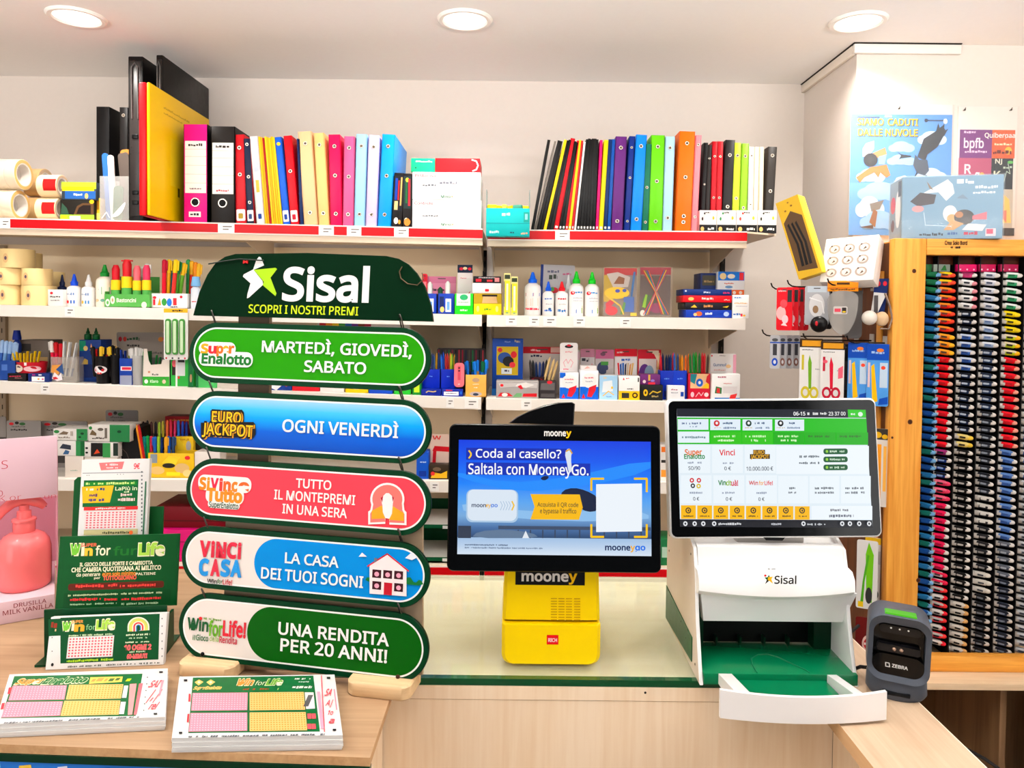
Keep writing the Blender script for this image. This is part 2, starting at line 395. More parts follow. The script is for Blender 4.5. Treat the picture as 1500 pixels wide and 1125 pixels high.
# ---------------------------------------------------------------- top shelf
BLK = (26, 24, 24); EYELET = mat((205, 198, 185), .25, .9)
def binder(name, label, bl, br, tl, top, c, unit, Y=2.462, dep=.27, cat='binder', group=None, eyes=(.87, .13), sticker=None, cmds=(), side=None, paper=True):
    yb = 328
    Xl, Xr = at(bl, yb, Y).x, at(br, yb, Y).x; w = Xr - Xl - .0006; X = Xl + .0003
    zt = at(tl, top, Y).z; zb = sz(unit, 1, X + w / 2); h = zt - zb
    th = math.atan2(at(tl, top, Y).x - Xl, h); h /= math.cos(th)
    T = frame(V((X, Y, zb + (max(0, math.sin(th)) * 0 if th < 0 else w * math.sin(th)))), roll=th)
    m = mat(c, .38); mb = MB(); t = min(.003, w * .2)
    mb.box(0, t, 0, dep, 0, h, m, bev=t * .3); mb.box(w - t, w, 0, dep, 0, h, m if side is None else mat(side, .3), bev=t * .3)
    mb.box(0, w, 0, .003, 0, h, m, bev=.0012)
    if paper: mb.box(t, w - t, .02, dep - .006, .004, h - .006, mat((236, 230, 220), .7))
    o = tag(mb.build(name, T=T), label, cat, group)
    if eyes and w > .008:
        r = min(.0068, w * .24)
        for v in eyes:
            e = MB()
            e.M = MX.Translation((w / 2, -.0002, v * h)) @ MX.Rotation(math.pi / 2, 4, 'X')
            e.lathe([(r * .55, .0005), (r * .6, .0016), (r * .9, .0016), (r, .0)], EYELET, 16, cap=False)
            e.lathe([(0, .0006), (r * .55, .0006)], mat((120, 104, 92), .5), 14, cap=False)
            e.build('eyelet', o)
    if sticker or cmds:
        s = MB(); s.M = MX.Translation((w / 2, -.0004, 0))
        if sticker:
            s.flat(rrect(-w * .42, w * .42, h * .03, h * .16, w * .12), mat((246, 243, 238), .5)); s.flat(rrect(-w * .24, w * .2, h * .055, h * .115, w * .1), mat(sticker, .5))
        deco(s, w, h, cmds); s.build('spine_label', o)
    return o
def lever_arch(label, bl, br, top, c, bands, unit='L', Y=2.455):
    Xl, Xr = at(bl, 325, Y).x, at(br, 325, Y).x; w = Xr - Xl; zb = sz(unit, 1, (Xl + Xr) / 2); h = at((bl + br) / 2, top, Y).z - zb
    mb = MB().box(0, w, 0, .003, 0, h, mat(c, .4), bev=.001)
    mb.box(0, .003, 0, .285, 0, h, mat(BLK, .4), bev=.001).box(w - .003, w, 0, .285, 0, h, mat(BLK, .4), bev=.001)
    mb.box(.003, w - .003, .02, .27, .003, h - .03, mat((236, 230, 220), .7))
    o = tag(mb.build('lever_arch_file', T=frame(V((Xl, Y, zb)))), label, 'binder', 'lever arch files')
    s = MB(); s.M = MX.Translation((w / 2, -.0002, 0)); deco(s, w, h, bands); s.build('spine_label', o)
    r = MB(); r.M = MX.Translation((w / 2, -.001, h * .205)) @ MX.Rotation(math.pi / 2, 4, 'X')
    r.lathe([(.0105, .0), (.0115, .003), (.0145, .003), (.016, 0)], EYELET, 28, cap=False).lathe([(0, .0004), (.0107, .0004)], mat((10, 10, 12), .6), 24, cap=False); r.build('finger_ring', o)
PLB = [('r', .06, .30, .94, .83, (250, 244, 238)), ('s', .2, .8, .775, .03, (60, 50, 50))] + [('r', .06, v, .94, v + .004, (214, 200, 190)) for v in (.40, .49, .58, .67, .745)]
lever_arch('magenta lever arch file with white spine label beside the yellow portfolio', 269, 304, 182, (236, 18, 142), PLB + [('s', .25, .75, .335, .02, (150, 120, 130)), ('r', .22, .055, .72, .11, (245, 240, 236)), ('s', .28, .66, .068, .026, (60, 50, 60))])
lever_arch('black lever arch file with white spine label beside the magenta one', 309, 344, 185, (38, 32, 29), PLB + [('s', .22, .75, .325, .02, (200, 60, 90))])
# portfolios
def portfolio(label, x0, x1, top, bot, Y, dep, c, group, hw=True, zb=None, cmds=None, handle=True, m2=None):
    a, b = at(x0, bot, Y), at(x1, bot, Y); w = b.x - a.x; zt = at(x0, top, Y).z
    zb = sz('L', 1, a.x) if zb is None else zb; h = min(zt, CEIL - .006) - zb
    m = m2 or mat(c, .35)
    mb = MB().box(0, w, 0, dep, 0, h, m, bev=.004)
    o = tag(mb.build('portfolio', T=frame(V((a.x, Y, zb)))), label, 'portfolio', group)
    if handle:
        k = MB(); k.box(w * .12, w * .88, -.002, .003, h * .03, h * .97, mat((58, 54, 52), .3), bev=.002)
        k.tube([(w * .3, -.003, h * .62), (w * .3, -.006, h * .93), (w * .5, -.006, h * .955), (w * .7, -.006, h * .93), (w * .7, -.003, h * .62)], .0022, mat((95, 92, 90), .3)); k.build('carry_handle', o)
        for v in (.5, .16, .1): MB().box(w * .3, w * .7, -.006, -.002, h * v, h * (v + .025), mat((16, 15, 15), .3), bev=.002).build('clasp', o)
    if cmds:
        s = MB(); s.M = MX.Translation((w + .0002, dep / 2, 0)) @ MX.Rotation(math.pi / 2, 4, 'Z'); deco(s, dep, h, cmds); s.build('print', o)
    return o
portfolio('tall black portfolio case with handle behind the red folder', 188, 210, 82, 318, 2.46, .34, BLK, 'black portfolio cases')
portfolio('tall black portfolio case with broad side showing behind the yellow folder', 229, 239, 80, 320, 2.475, .375, (30, 28, 27), 'black portfolio cases')
ZP = sz('L', 1, -1.15) + .002
portfolio('large red elastic folder jutting out beside the yellow one', 203.5, 214, 120, 305, 2.31, .42, (222, 14, 34), 'large elastic folders', zb=ZP, handle=False)
portfolio('large glossy yellow portfolio jutting out over the shelf edge', 215, 220, 120, 303, 2.30, .45, (252, 208, 10), 'large elastic folders', zb=ZP, handle=False,
          cmds=[('s', .2, .62, .86, .018, (214, 172, 20)), ('s', .2, .5, .82, .014, (214, 172, 20)), ('s', .42, .46, .2, .12, (120, 95, 20)), ('e', .6, .09, .035, .022, (222, 170, 20)), ('r', .3, .28, .86, .66, (254, 216, 40))])
# black binders behind the clear box
binder('display_binder', 'black glossy display binder raised behind the clear pouch box', 141, 160, 141, 156, BLK, 'L', Y=2.60, eyes=(), cat='binder', dep=.2)
binder('display_binder', 'narrow black ring binder beside the black portfolio case', 175, 187, 175, 157, (34, 31, 30), 'L', Y=2.55, eyes=(.93,), dep=.25)
# left run
G1 = 'ring binders on the top shelf near the white boxes'
binder('ring_binder', 'slim red ring binder beside the black lever arch file', 345.5, 361, 342.5, 197, (212, 30, 44), 'L', sticker=(190, 160, 60), eyes=(.85, .55), group=G1)
binder('ring_binder', 'slim navy ring binder with a red edge', 362, 373, 356, 203, (34, 46, 78), 'L', sticker=(60, 90, 140), eyes=(.93, .55, .25), group=G1, side=(180, 30, 40))
binder('ring_binder', 'slim white binder beside the yellow folders', 376, 388, 365.5, 200, (244, 240, 236), 'L', sticker=(30, 80, 160), eyes=(), group=G1, cmds=[('r', .2, .6, .8, .9, (205, 212, 222)), ('r', .3, .36, .7, .5, (250, 200, 90))])
ylw = [(250, 196, 20), (238, 176, 10), (176, 30, 34), (252, 206, 40), (240, 180, 16), (252, 204, 30), (246, 190, 16), (252, 210, 40)]
for i, c in enumerate(ylw):
    a = 388.5 + i * 3.25
    binder('report_folder', ('thin dark red folder among the yellow folders' if i == 2 else 'thin yellow folder, %s from the white binder' % ORD[i]), a, a + 3.1, 378 + i * 3, 200 + (i % 3), c, 'L', eyes=(), cat='folder', group='thin yellow folders', dep=.25)
binder('ring_binder', 'bright blue ring binder with a yellow dot at its top', 415, 425, 402, 201, (30, 110, 222), 'L', sticker=(30, 80, 170), eyes=(), cmds=[('e', .5, .92, .3, .02, (250, 210, 40))], group=G1)
binder('ring_binder', 'glossy red ring binder between blue binder and beige binders', 426, 438, 415, 199, (238, 10, 40), 'L', sticker=(200, 30, 60), eyes=(.6,), group=G1)
binder('ring_binder', 'very thin navy folder squeezed beside the first peach binder', 439.5, 444.5, 434.5, 203, (28, 52, 104), 'L', eyes=(), group=G1)
binder('ring_binder', 'wide pinkish beige ring binder, taller of the two beige ones', 445.5, 465.5, 436, 193, (250, 206, 160), 'L', group=G1)
binder('ring_binder', 'pale peach ring binder beside the hot pink binder', 467, 482.5, 459, 195, (253, 208, 140), 'L', group=G1)
binder('ring_binder', 'hot pink ring binder beside the peach binder', 484, 501, 481, 197, (246, 14, 98), 'L', eyes=(.87, .55, .13), group=G1)
binder('ring_binder', 'rose pink ring binder between hot pink and pale blue binders', 502, 517.5, 504, 199.5, (238, 106, 156), 'L', eyes=(.87, .55, .13), group=G1)
binder('ring_binder', 'pale blue ring binder beside the lavender one', 518.5, 534, 522, 196.5, (168, 214, 246), 'L', group=G1)
binder('ring_binder', 'lavender ring binder between pale blue and azure binders', 535.5, 551.5, 540, 198, (216, 202, 242), 'L', group=G1)
binder('ring_binder', 'azure blue ring binder beside the colour pencil packs', 553, 572, 560, 197, (6, 160, 244), 'L', eyes=(.87, .55, .13), group=G1)
PK = [('r', .1, .3, .9, .95, (28, 28, 40)), ('r', .15, .5, .4, .9, (30, 70, 170)), ('r', .45, .5, .6, .86, (200, 40, 40)), ('r', .7, .4, .85, .92, (214, 176, 110)), ('r', .15, .32, .5, .48, (230, 200, 140)), ('e', .4, .12, .22, .06, (240, 230, 220)), ('e', .75, .1, .12, .04, (240, 160, 60))]
carton('pencil_pack', 'dark colour pencil pack beside the azure binder', 'pencil pack', (574, 588.5, 253, 331), 2.465, .12, (30, 24, 26), PK, on=('L', 1), roll=R(2.5))
carton('pencil_pack', 'dark colour pencil pack beside the white boxes', 'pencil pack', (590, 603, 254, 331), 2.465, .12, (34, 26, 26), PK[::-1][:2] + [('r', .1, .35, .9, .95, (40, 60, 60)), ('r', .3, .45, .5, .85, (40, 110, 60)), ('e', .5, .88, .2, .04, (240, 210, 60)), ('r', .6, .4, .85, .9, (190, 40, 60)), ('e', .5, .1, .35, .07, (220, 140, 60))], on=('L', 1))
WB = (250, 246, 242)
carton('office_box', 'white box with coloured writing, lower of the two beside the pencil packs', 'box', (604, 705, 293, 333), 2.46, .2, WB, [('t', .03, .3, .83, .1, 'Controlo', (170, 60, 70)), ('s', .15, .38, .4, .07, (120, 120, 125)), ('t', .42, .56, .09, .09, 'Mino', (30, 120, 90)), ('t', .565, .6, .09, .09, '>', (230, 150, 40))], on=('L', 1), lid=None)
p_, w_, h_ = bx((604, 705, 293, 333), 2.46, ('L', 1)); zt_ = p_.z + h_
def on_top(name, label, cat, b, Y, depth, c, cmds, zb, **k):
    o = carton(name, label, cat, b, Y, depth, c, cmds, **k); o.location.z = zb; return o
on_top('office_box', 'white box with red writing, stacked on its twin', 'box', (604, 704, 252, 292.5), 2.46, .2, WB, [('t', .04, .34, .82, .1, 'PUdoroso', (214, 50, 60)), ('t', .42, .6, .82, .08, 'Confezio', (80, 160, 110)), ('s', .15, .35, .48, .09, (110, 110, 115)), ('s', .4, .66, .56, .1, (120, 120, 130)), ('t', .42, .56, .07, .1, 'Mino', (30, 120, 90)), ('t', .565, .6, .07, .1, '>', (230, 150, 40))], zt_ + .0005)
on_top('small_box', 'mint green box on top of the white boxes', 'box', (602, 637, 232, 252), 2.475, .15, (20, 200, 140), [('s', .2, .9, .7, .12, (240, 240, 220)), ('e', .2, .3, .03, .05, (30, 60, 50))], zt_ + .0015 + h_ * 1.0)
on_top('small_box', 'red box with a white curl on top of the white boxes', 'box', (637.5, 703, 230.5, 251), 2.475, .15, (232, 34, 44), [('l', [(.82, .9), (.92, .8), (.96, .5), (.92, .2), (.84, .1)], .03, (250, 240, 236))], zt_ + .0015 + h_ * 1.0)
# tape rolls: every roll lies on its side, hollow end toward the aisle
def tape(label, pf, pc, Y, r, wd, z, c, core, band=None, group='packing tape rolls'):
    Xf = at(pf, pc, Y).x
    T = MX.Translation((Xf, Y, z)) @ MX.Rotation(math.pi / 2, 4, 'Y')
    mb = MB(); mb.M = MX.Translation((0, 0, -wd))
    ri = r * .74
    mb.lathe([(ri, .0), (r - .001, 0), (r, .001), (r, wd - .001), (r - .001, wd), (ri, wd)], mat(c, .3), 32, cap=False)
    o = tag(mb.build('tape_roll', T=T), label, 'tape roll', group)
    k = MB(); k.M = MX.Translation((0, 0, -wd)); k.lathe([(ri - .004, .001), (ri, .0), (ri, wd), (ri - .004, wd - .001), (ri - .004, .001)], mat((240, 233, 224), .7), 32, cap=False).lathe([(r - .002, wd + .0004), (ri + .001, wd + .0004)], mat(core, .5), 32, cap=False); k.build('core', o)
    if band:
        b = MB(); b.M = MX.Translation((0, 0, -wd)) @ MX.Rotation(R(0), 4, 'Z')
        vs = []; n = 8
        for j in range(n + 1):
            a = R(-120 + 60 * j / n)
            for zz in (wd * .35, wd * .98): vs.append(((r + .0005) * math.sin(R(0) + a + math.pi / 2) * 1, (r + .0005) * -math.cos(a + math.pi / 2), zz))
        b.add(vs, [(2 * j, 2 * j + 2, 2 * j + 3, 2 * j + 1) for j in range(n)], mat(band, .4)); b.build('label_band', o)
    return o
CRM = (246, 232, 208); TAN = (240, 196, 128); KR = (214, 190, 160)
zs1 = sz('L', 1, -1.6)
for row, (pf, nm) in enumerate(((30, 'lower'), (35, 'upper'))):
    for k in range(3):
        tape('cream packing tape roll, %s from the hollow end of the %s tube' % (ORD[k], nm), pf, 290 - 45 * row, 2.52 - k * 0, .0515, .034, zs1 + .052 + .1035 * row, CRM, TAN if k == 0 else KR).location.x -= k * .0345
for row, pf in ((0, 66), (1, 68)):
    tape('tan packing tape roll behind the labelled rolls, %s' % ('resting on another', 'on the shelf')[1 - row], pf, 270, 2.66, .050, .06, zs1 + .0505 + .101 * row, (240, 204, 150), KR)
for row, (pf, pc) in enumerate(((90, 300), (92, 268))):
    tape('cream tape roll with a red label, %s of its pair' % ('lower', 'upper')[row], pf, pc, 2.515, .0385, .068, zs1 + .039 + .0775 * row, (247, 226, 188), KR, band=(214, 40, 40))
# dispensers in green and yellow boxes
cb = [('r', 0, .62, 1, 1, (176, 212, 60)), ('r', .02, .5, .94, .74, (250, 222, 20)), ('r', .1, .06, .98, .5, (50, 110, 180)), ('s', .35, .6, .22, .14, (230, 240, 250)), ('e', .72, .22, .05, .16, (240, 190, 120))]
carton('tape_dispenser', 'boxed tape dispenser with green base, lower of the pair', 'tape dispenser', (88, 138, 293, 319), 2.475, .08, (44, 40, 34), [('r', 0, 0, 1, .28, (160, 205, 60)), ('r', .03, .02, .2, .24, (250, 222, 30)), ('r', .28, .04, .6, .22, (225, 235, 205)), ('p', [(.4, .28), (.5, .7), (.66, .85), (.98, .85), (.98, .28)], (110, 80, 50)), ('p', [(.48, .32), (.55, .62), (.68, .75), (.9, .75), (.9, .32)], (44, 30, 26)), ('p', [(.02, .3), (.06, .85), (.2, .6), (.26, .3)], (60, 96, 76)), ('e', .93, .92, .07, .1, (240, 200, 30))], on=('L', 1))
p_, w_, h_ = bx((88, 138, 293, 319), 2.475, ('L', 1))
on_top('tape_dispenser', 'green, yellow and blue boxed tape dispenser on top of its pair', 'tape dispenser', (90, 141, 266, 292), 2.475, .08, (70, 80, 90), cb, p_.z + h_ + .0005)
carton('eraser_box', 'little yellow box standing beside the tape dispensers', 'box', (139, 147, 290, 319), 2.49, .05, (232, 190, 40), [('r', .1, .1, .9, .35, (250, 235, 120)), ('r', .2, .5, .8, .9, (170, 120, 30))], on=('L', 1))
# clear pouch box with papers
p, w, h = bx((146, 192, 258, 319), 2.475, ('L', 1))
t = empty('acrylic_box', frame(p), 'clear acrylic box holding pouches beside the black portfolio', 'box')
mb = MB(); CL = clear((225, 225, 220), .25)
for a in ((-w / 2, -w / 2 + .002, 0, .1), (w / 2 - .002, w / 2, 0, .1), (-w / 2, w / 2, 0, .002), (-w / 2, w / 2, .098, .1)): mb.box(a[0], a[1], a[2], a[3], 0, h, CL)
mb.box(-w / 2, w / 2, 0, .1, 0, .002, CL); mb.build('shell', t)
k = MB(); k.flat(chaikin([(-.02, .01), (.0, .03), (.04, .075), (.02, .02)], 2), mat((240, 238, 232), .5)); k.line([(-.045, .01), (-.03, .03), (-.02, .012), (-.035, .0)][:3], .003, mat((240, 238, 232), .5)); k.build('print', t)
for lab, x0, x1, z1, y, c, ln in (('blue', -.046, -.024, .235, .03, (60, 120, 190), -4), ('white', -.026, -.006, .225, .02, (236, 232, 226), -3), ('dark green', -.016, .016, .12, .012, (24, 110, 66), 2), ('grey', .004, .04, .235, .045, (110, 98, 90), -5), ('orange-edged clear', .01, .044, .25, .06, (206, 140, 70), -6)):
    q = MB().prism(rrect(x0, x1, .004, z1, .012), 0, .005, mat(c, .35)); 
    if lab.startswith('orange'): q.prism(rrect(x0 + .006, x1 - .006, .02, z1 - .01, .01), -.0008, 0, mat((120, 108, 98), .3))
    tag(q.build('pouch', T=frame(p + V((0, y, 0)), roll=R(ln))), lab + ' zip pouch standing in the clear acrylic box', 'pouch', 'pouches in the clear box')
# right bay
carton('display_box', 'turquoise display box with clear upright sides at the shelf edge', 'box', (712, 776, 305, 346), 2.40, .1, (8, 184, 184), [('r', 0, .45, 1, .47, (6, 150, 152)), ('s', .36, .56, .72, .12, (200, 230, 225)), ('s', .08, .3, .1, .12, (190, 230, 225)), ('r', .86, .5, .98, .86, (30, 160, 150)), ('r', .89, .6, .95, .8, (150, 220, 210)), ('s', .8, .96, .06, .1, (230, 170, 140)), ('s', .55, .65, .1, .07, (40, 90, 100))])
p, w, h = bx((712, 776, 305, 346), 2.40)
o = bpy.data.objects['display_box']
mb = MB()
for x in (-w / 2, w / 2 - .002): mb.prism([(x, h), (x + .002, h), (x + .002, h + .06), (x, h + .06)], .0, .06, mat((120, 160, 160), .2, alpha=.5))
mb.build('side_panel', o)
for i in range(6):
    q = MB().box(-.016, .016, -.008, .008, -.006, .009, mat([(250, 214, 30), (240, 200, 20), (236, 226, 90), (250, 190, 20), (80, 150, 130), (252, 220, 60)][i], .4), bev=.004)
    tag(q.build('eraser', T=frame(p + V((-w / 2 + .018 + i * (w - .036) / 5, .03 + .02 * (i % 2), h + .006)), yaw=R(40 * i))), ('green' if i == 4 else 'yellow') + ' eraser heaped in the turquoise box, %s from the white boxes' % ORD[i], 'eraser', 'erasers in the turquoise box')
fan = [(778, 782.5, 802, 205, BLK), (783, 786, 812, 207, (120, 112, 104)), (786.5, 790.5, 817, 206, (40, 37, 36)), (791, 795.5, 820, 207, BLK), (796, 800.5, 826.5, 205, (246, 206, 30)), (801, 805.5, 830, 206, BLK), (806, 810.5, 833, 205, (36, 40, 38)),
       (811, 818, 836, 203, (204, 24, 40)), (818.5, 822.5, 840.5, 207, BLK), (823, 827.5, 843, 208, (32, 40, 36)), (828, 832, 845, 206, (206, 30, 40)), (832.5, 836.5, 848, 205, (240, 200, 30)), (837, 840.5, 851, 206, (200, 40, 44)), (841, 844, 855, 208, (236, 232, 228)),
       (845, 849, 858.5, 204, BLK), (849.5, 853.5, 861.5, 203, (34, 33, 33)), (854, 858, 864, 204, BLK), (858.5, 862.5, 867, 203, BLK), (863, 867, 870, 203, (34, 33, 33)), (867.5, 871.5, 873, 204, BLK),
       (872.5, 876.5, 879, 205, (234, 20, 120)), (877, 883.5, 885, 205, (240, 222, 20)), (884, 889, 891.5, 204, (16, 56, 112)), (889.5, 894.5, 896.5, 204, (14, 90, 170))]
cn = {BLK: 'black', (120, 112, 104): 'grey', (40, 37, 36): 'charcoal', (246, 206, 30): 'yellow', (36, 40, 38): 'black', (204, 24, 40): 'red', (32, 40, 36): 'black', (206, 30, 40): 'red', (240, 200, 30): 'yellow', (200, 40, 44): 'red', (236, 232, 228): 'white', (34, 33, 33): 'black', (234, 20, 120): 'magenta', (240, 222, 20): 'yellow', (16, 56, 112): 'navy blue', (14, 90, 170): 'blue'}
for i, (a, b, tl, top, c) in enumerate(fan):
    o = binder('report_folder', 'thin %s clip folder leaning in the fan, %s from the turquoise box' % (cn[c], ordw(i)), a, b, tl, top, c, 'R', eyes=(), cat='folder', group='thin clip folders in the fan', dep=.24,
           cmds=[('r', .2, .02, .8, .045, (225, 220, 214))] if i > 6 else ())
G2 = 'ring binders on the top shelf beside the fan of folders'
for nm, a, b, tl, top, c, Y, ey in (
    ('purple ring binder beside the thin blue folders', 895.5, 912, 902, 200, (112, 48, 130), 2.462, (.88, .1)),
    ('navy ring binder between purple and azure binders', 914, 922.5, 922, 199.5, (18, 56, 140), 2.462, (.88, .56, .1)),
    ('azure ring binder beside the dark teal one', 923.5, 939.5, 932, 197.5, (10, 146, 246), 2.462, (.88, .12)),
    ('dark teal ring binder, low beside the lime green binder', 940, 949.5, 946, 211, (20, 122, 96), 2.462, (.5, .1)),
    ('wide lime green ring binder, widest of the green ones', 950, 970, 954, 198, (116, 208, 16), 2.462, (.88, .52, .1)),
    ('pale blue ring binder between lime green and orange', 970.5, 984.5, 975, 200, (182, 220, 242), 2.462, (.88, .14)),
    ('tall orange ring binder, tallest on its shelf', 989, 1012, 995.5, 192.5, (252, 122, 8), 2.462, (.88, .54, .15, .09)),
    ('salmon pink ring binder beside the orange one', 1012.5, 1021.5, 1019, 198, (246, 148, 158), 2.462, (.9, .15)),
    ('slim black ring binder beside the salmon pink one', 1025.5, 1032, 1031, 209, (34, 30, 30), 2.58, (.55,)),
    ('slim charcoal ring binder before the red pair', 1032.5, 1039, 1036.5, 212, (50, 44, 42), 2.58, (.85,)),
    ('red ring binder, first of a red pair after the charcoal binder', 1040, 1048, 1043.5, 207, (202, 24, 44), 2.58, (.84, .4)),
    ('red ring binder, second of the red pair beside the black binder', 1048.3, 1056.5, 1051.5, 207, (218, 34, 50), 2.58, (.84, .4)),
    ('black ring binder between red pair and lime pair', 1057, 1071, 1063, 205, (48, 44, 44), 2.58, (.84, .3)),
    ('lime yellow ring binder beside the wide black binder', 1071.5, 1082, 1075.5, 209, (196, 220, 60), 2.58, (.86, .4)),
    ('grass green ring binder beside the cream binders', 1082.5, 1093, 1087, 210, (150, 206, 50), 2.58, (.86, .3)),
    ('white ring binder, first after the green binder', 1095, 1102.5, 1097.5, 215, (246, 240, 232), 2.58, (.9, .35)),
    ('cream ring binder between two pale binders', 1103, 1110, 1105.5, 215, (250, 232, 206), 2.58, ()),
    ('pale cream ring binder beside the dark end binder', 1110.5, 1117, 1113, 215, (246, 226, 200), 2.58, (.2,)),
    ('charcoal ring binder standing last at the open shelf end', 1118.5, 1131.5, 1125.5, 215, (62, 56, 52), 2.58, (.9, .5))):
    binder('ring_binder', nm, a, b, tl, top, c, 'R', Y=Y, eyes=ey, group=G2, dep=.25 if Y < 2.5 else .2)
for i, (a, b) in enumerate(((1024.5, 1049.5), (1050.5, 1078), (1079, 1109), (1110, 1137.5))):
    ac = [(60, 60, 60), (60, 150, 90), (210, 70, 60), (60, 60, 50)][i]
    carton('bulb_box', 'small white and black box before the binders, %s from the orange binder' % ORD[i], 'box', (a, b, 308, 336), 2.50, .05, (247, 243, 238), [('r', 0, 0, 1, .36, (26, 24, 26)), ('e', .5, .64, .34, .24, (228, 222, 218)), ('e', .5, .62, .24, .17, (245, 240, 238)), ('e', .18, .62, .05, .08, ac), ('e', .82, .66, .06, .08, (232, 190, 60)), ('e', .3, .86, .05, .05, ac), ('s', .35, .65, .86, .07, (60, 60, 60)), ('e', .18, .17, .1, .1, (240, 190, 120)), ('s', .5, .9, .12, .12, (232, 228, 224))], on=('R', 1), group='small boxes in front of the binders')
# ---------------------------------------------------------------- print placed on a thing's own front plane
class PX:
    def __init__(s, T, y=0.): s.T = T; s.mb = MB(); s.mb.M = MX.Translation((0, y, 0))
    def x(s, px, py): return hit(s.T, px, py)[0]
    def z(s, px, py): return hit(s.T, px, py)[1]
    def p(s, px, py): return hit(s.T, px, py)
    def box(s, a): xm, ym = (a[0] + a[2]) / 2, (a[1] + a[3]) / 2; return s.x(a[0], ym), s.x(a[2], ym), s.z(xm, a[3]), s.z(xm, a[1])
    def r(s, *a): x0, x1, z0, z1 = s.box(a[:4]); s.mb.rect(x0, x1, z0, z1, a[4]); return s
    def rr(s, *a): x0, x1, z0, z1 = s.box(a[:4]); s.mb.flat(rrect(x0, x1, z0, z1, a[4]), a[5]); return s
    def e(s, *a): x0, x1, z0, z1 = s.box(a[:4]); s.mb.flat(ell((x0 + x1) / 2, (z0 + z1) / 2, (x1 - x0) / 2, (z1 - z0) / 2), a[4]); return s
    def t(s, txt, x0, y0, x1, y1, c, bold=.02): X0, X1, z0, z1 = s.box((x0, y0, x1, y1)); s.mb.text(txt, X0, X1, z0, z1 - z0, c, bold); return s
    def pl(s, pts, c, sm=0):
        q = [s.p(*a) for a in pts]; q = chaikin(q, sm) if sm else q
        if sum(q[i][0] * q[(i + 1) % len(q)][1] - q[(i + 1) % len(q)][0] * q[i][1] for i in range(len(q))) < 0: q = q[::-1]
        s.mb.flat(q, c); return s
    def l(s, pts, w, c): s.mb.line([s.p(*a) for a in pts], w, c); return s
    def micro(s, x0, y0, x1, y1, c, gap=.25):
        """a line of print too small to read"""
        X0, X1, z0, z1 = s.box((x0, y0, x1, y1)); h = z1 - z0; s.mb.k += 1; y = -LAY * s.mb.k; x = X0
        while x < X1 - h * .2:
            d = min(h * rnd.uniform(.35, 1.0), X1 - x)
            if rnd.random() > gap * .6: s.mb.rect(x, x + d * .78, z0 + rnd.uniform(0, .25) * h, z0 + h * rnd.uniform(.7, 1), c, y=y)
            x += d
        return s
    def grid(s, x0, y0, x1, y1, nx, ny, c, f=.6):
        X0, X1, z0, z1 = s.box((x0, y0, x1, y1)); s.mb.k += 1; y = -LAY * s.mb.k; du, dv = (X1 - X0) / nx, (z1 - z0) / ny
        for i in range(nx):
            for j in range(ny):
                cx, cz = X0 + du * (i + .5), z0 + dv * (j + .5); s.mb.rect(cx - du * f / 2, cx + du * f / 2, cz - dv * f / 2, cz + dv * f / 2, c, y=y)
        return s
    def done(s, name, parent): return s.mb.build(name, parent)
# ---------------------------------------------------------------- counters
ZC = .95
WD1, WD2 = (200, 166, 128), (222, 190, 152)
WDX, WDV, WDY = wood((146, 114, 84), (168, 136, 104), 0), wood((238, 210, 176), (248, 226, 198), 2), wood((176, 148, 120), (192, 166, 140), 1)  # one laminate in three tones, tops darkened against the strong overhead light
EDGE = wood((176, 132, 90), (200, 158, 114), 1)
YG = atz(780, 995, ZC).y
XG0 = atz(486, 995, ZC).x
YBK = 1.66
XW0, XW1 = atz(1280, 1125, ZC).x, atz(1445, 1125, ZC).x
XP = at(1220, 1080, YG).x
t = empty('glass_counter', MX.Translation((0, YG, 0)), 'glass topped wooden shop counter between two wooden wings', 'counter')
D = YBK - YG
GLS = bpy.data.materials.new('green_tinted_glass'); GLS.use_nodes = True
_p = GLS.node_tree.nodes['Principled BSDF']; _p.inputs['Base Color'].default_value = lin((226, 230, 200)); _p.inputs['Roughness'].default_value = .05; _p.inputs['Alpha'].default_value = .34; _p.inputs['Specular IOR Level'].default_value = .8
mb = MB().box(XG0, XW0, .012, D, ZC - .010, ZC, GLS); mb.box(XG0, XW0 + .02, .0, .012, ZC - .011, ZC, mat((4, 84, 52), .12, coat=.5)); mb.build('glass_top', t)
MB().box(XG0, XW0 + .02, .004, D, ZC - .03, ZC - .0115, wood((226, 210, 176), (242, 228, 198), 0, .5)).build('worktop', t)
mb = MB().box(XG0, XW0 - .001, 0, .004, ZC - .034, ZC - .0115, WDV); e = at(945, 1014, YG); mb.build('front_strip', t)
MB().lathe([(0, 0), (.0018, .0005), (.002, .001)], mat((40, 34, 30), .5), 10).build('screw', t, T=frame(V((e.x, -.0006, e.z))) @ MX.Rotation(math.pi / 2, 4, 'X'))
mb = MB().box(XG0, XP, .001, .02, 0, ZC - .0352, WDV); mb.build('front_panel', t)
MB().box(XG0, XP, D - .02, D, 0, ZC - .03, WDX).build('back_panel', t)
# wooden wing on the far side of the sign
XL1 = atz(578, 1003, ZC).x
fl, fr = atz(-60, 1088, ZC), atz(542, 1110, ZC)
fl = fl + (fl - fr).normalized() * .35
t = empty('wooden_counter', MX.Translation((0, 0, 0)), 'pale wooden counter carrying the tickets and the pink display', 'counter', 'pale wooden counter wings')
def slabp(mb, pts, z0, z1, m, side=None):
    n = len(pts); mb.add([(p[0], p[1], z) for z in (z0, z1) for p in pts], [tuple(reversed(range(n))), tuple(range(n, 2 * n))] , m)
    b = len(mb.v) - 2 * n; i = mb.idx(side or m)
    for j in range(n): mb.f.append([b + j, b + (j + 1) % n, b + n + (j + 1) % n, b + n + j]); mb.mi.append(i); mb.sm.append(False)
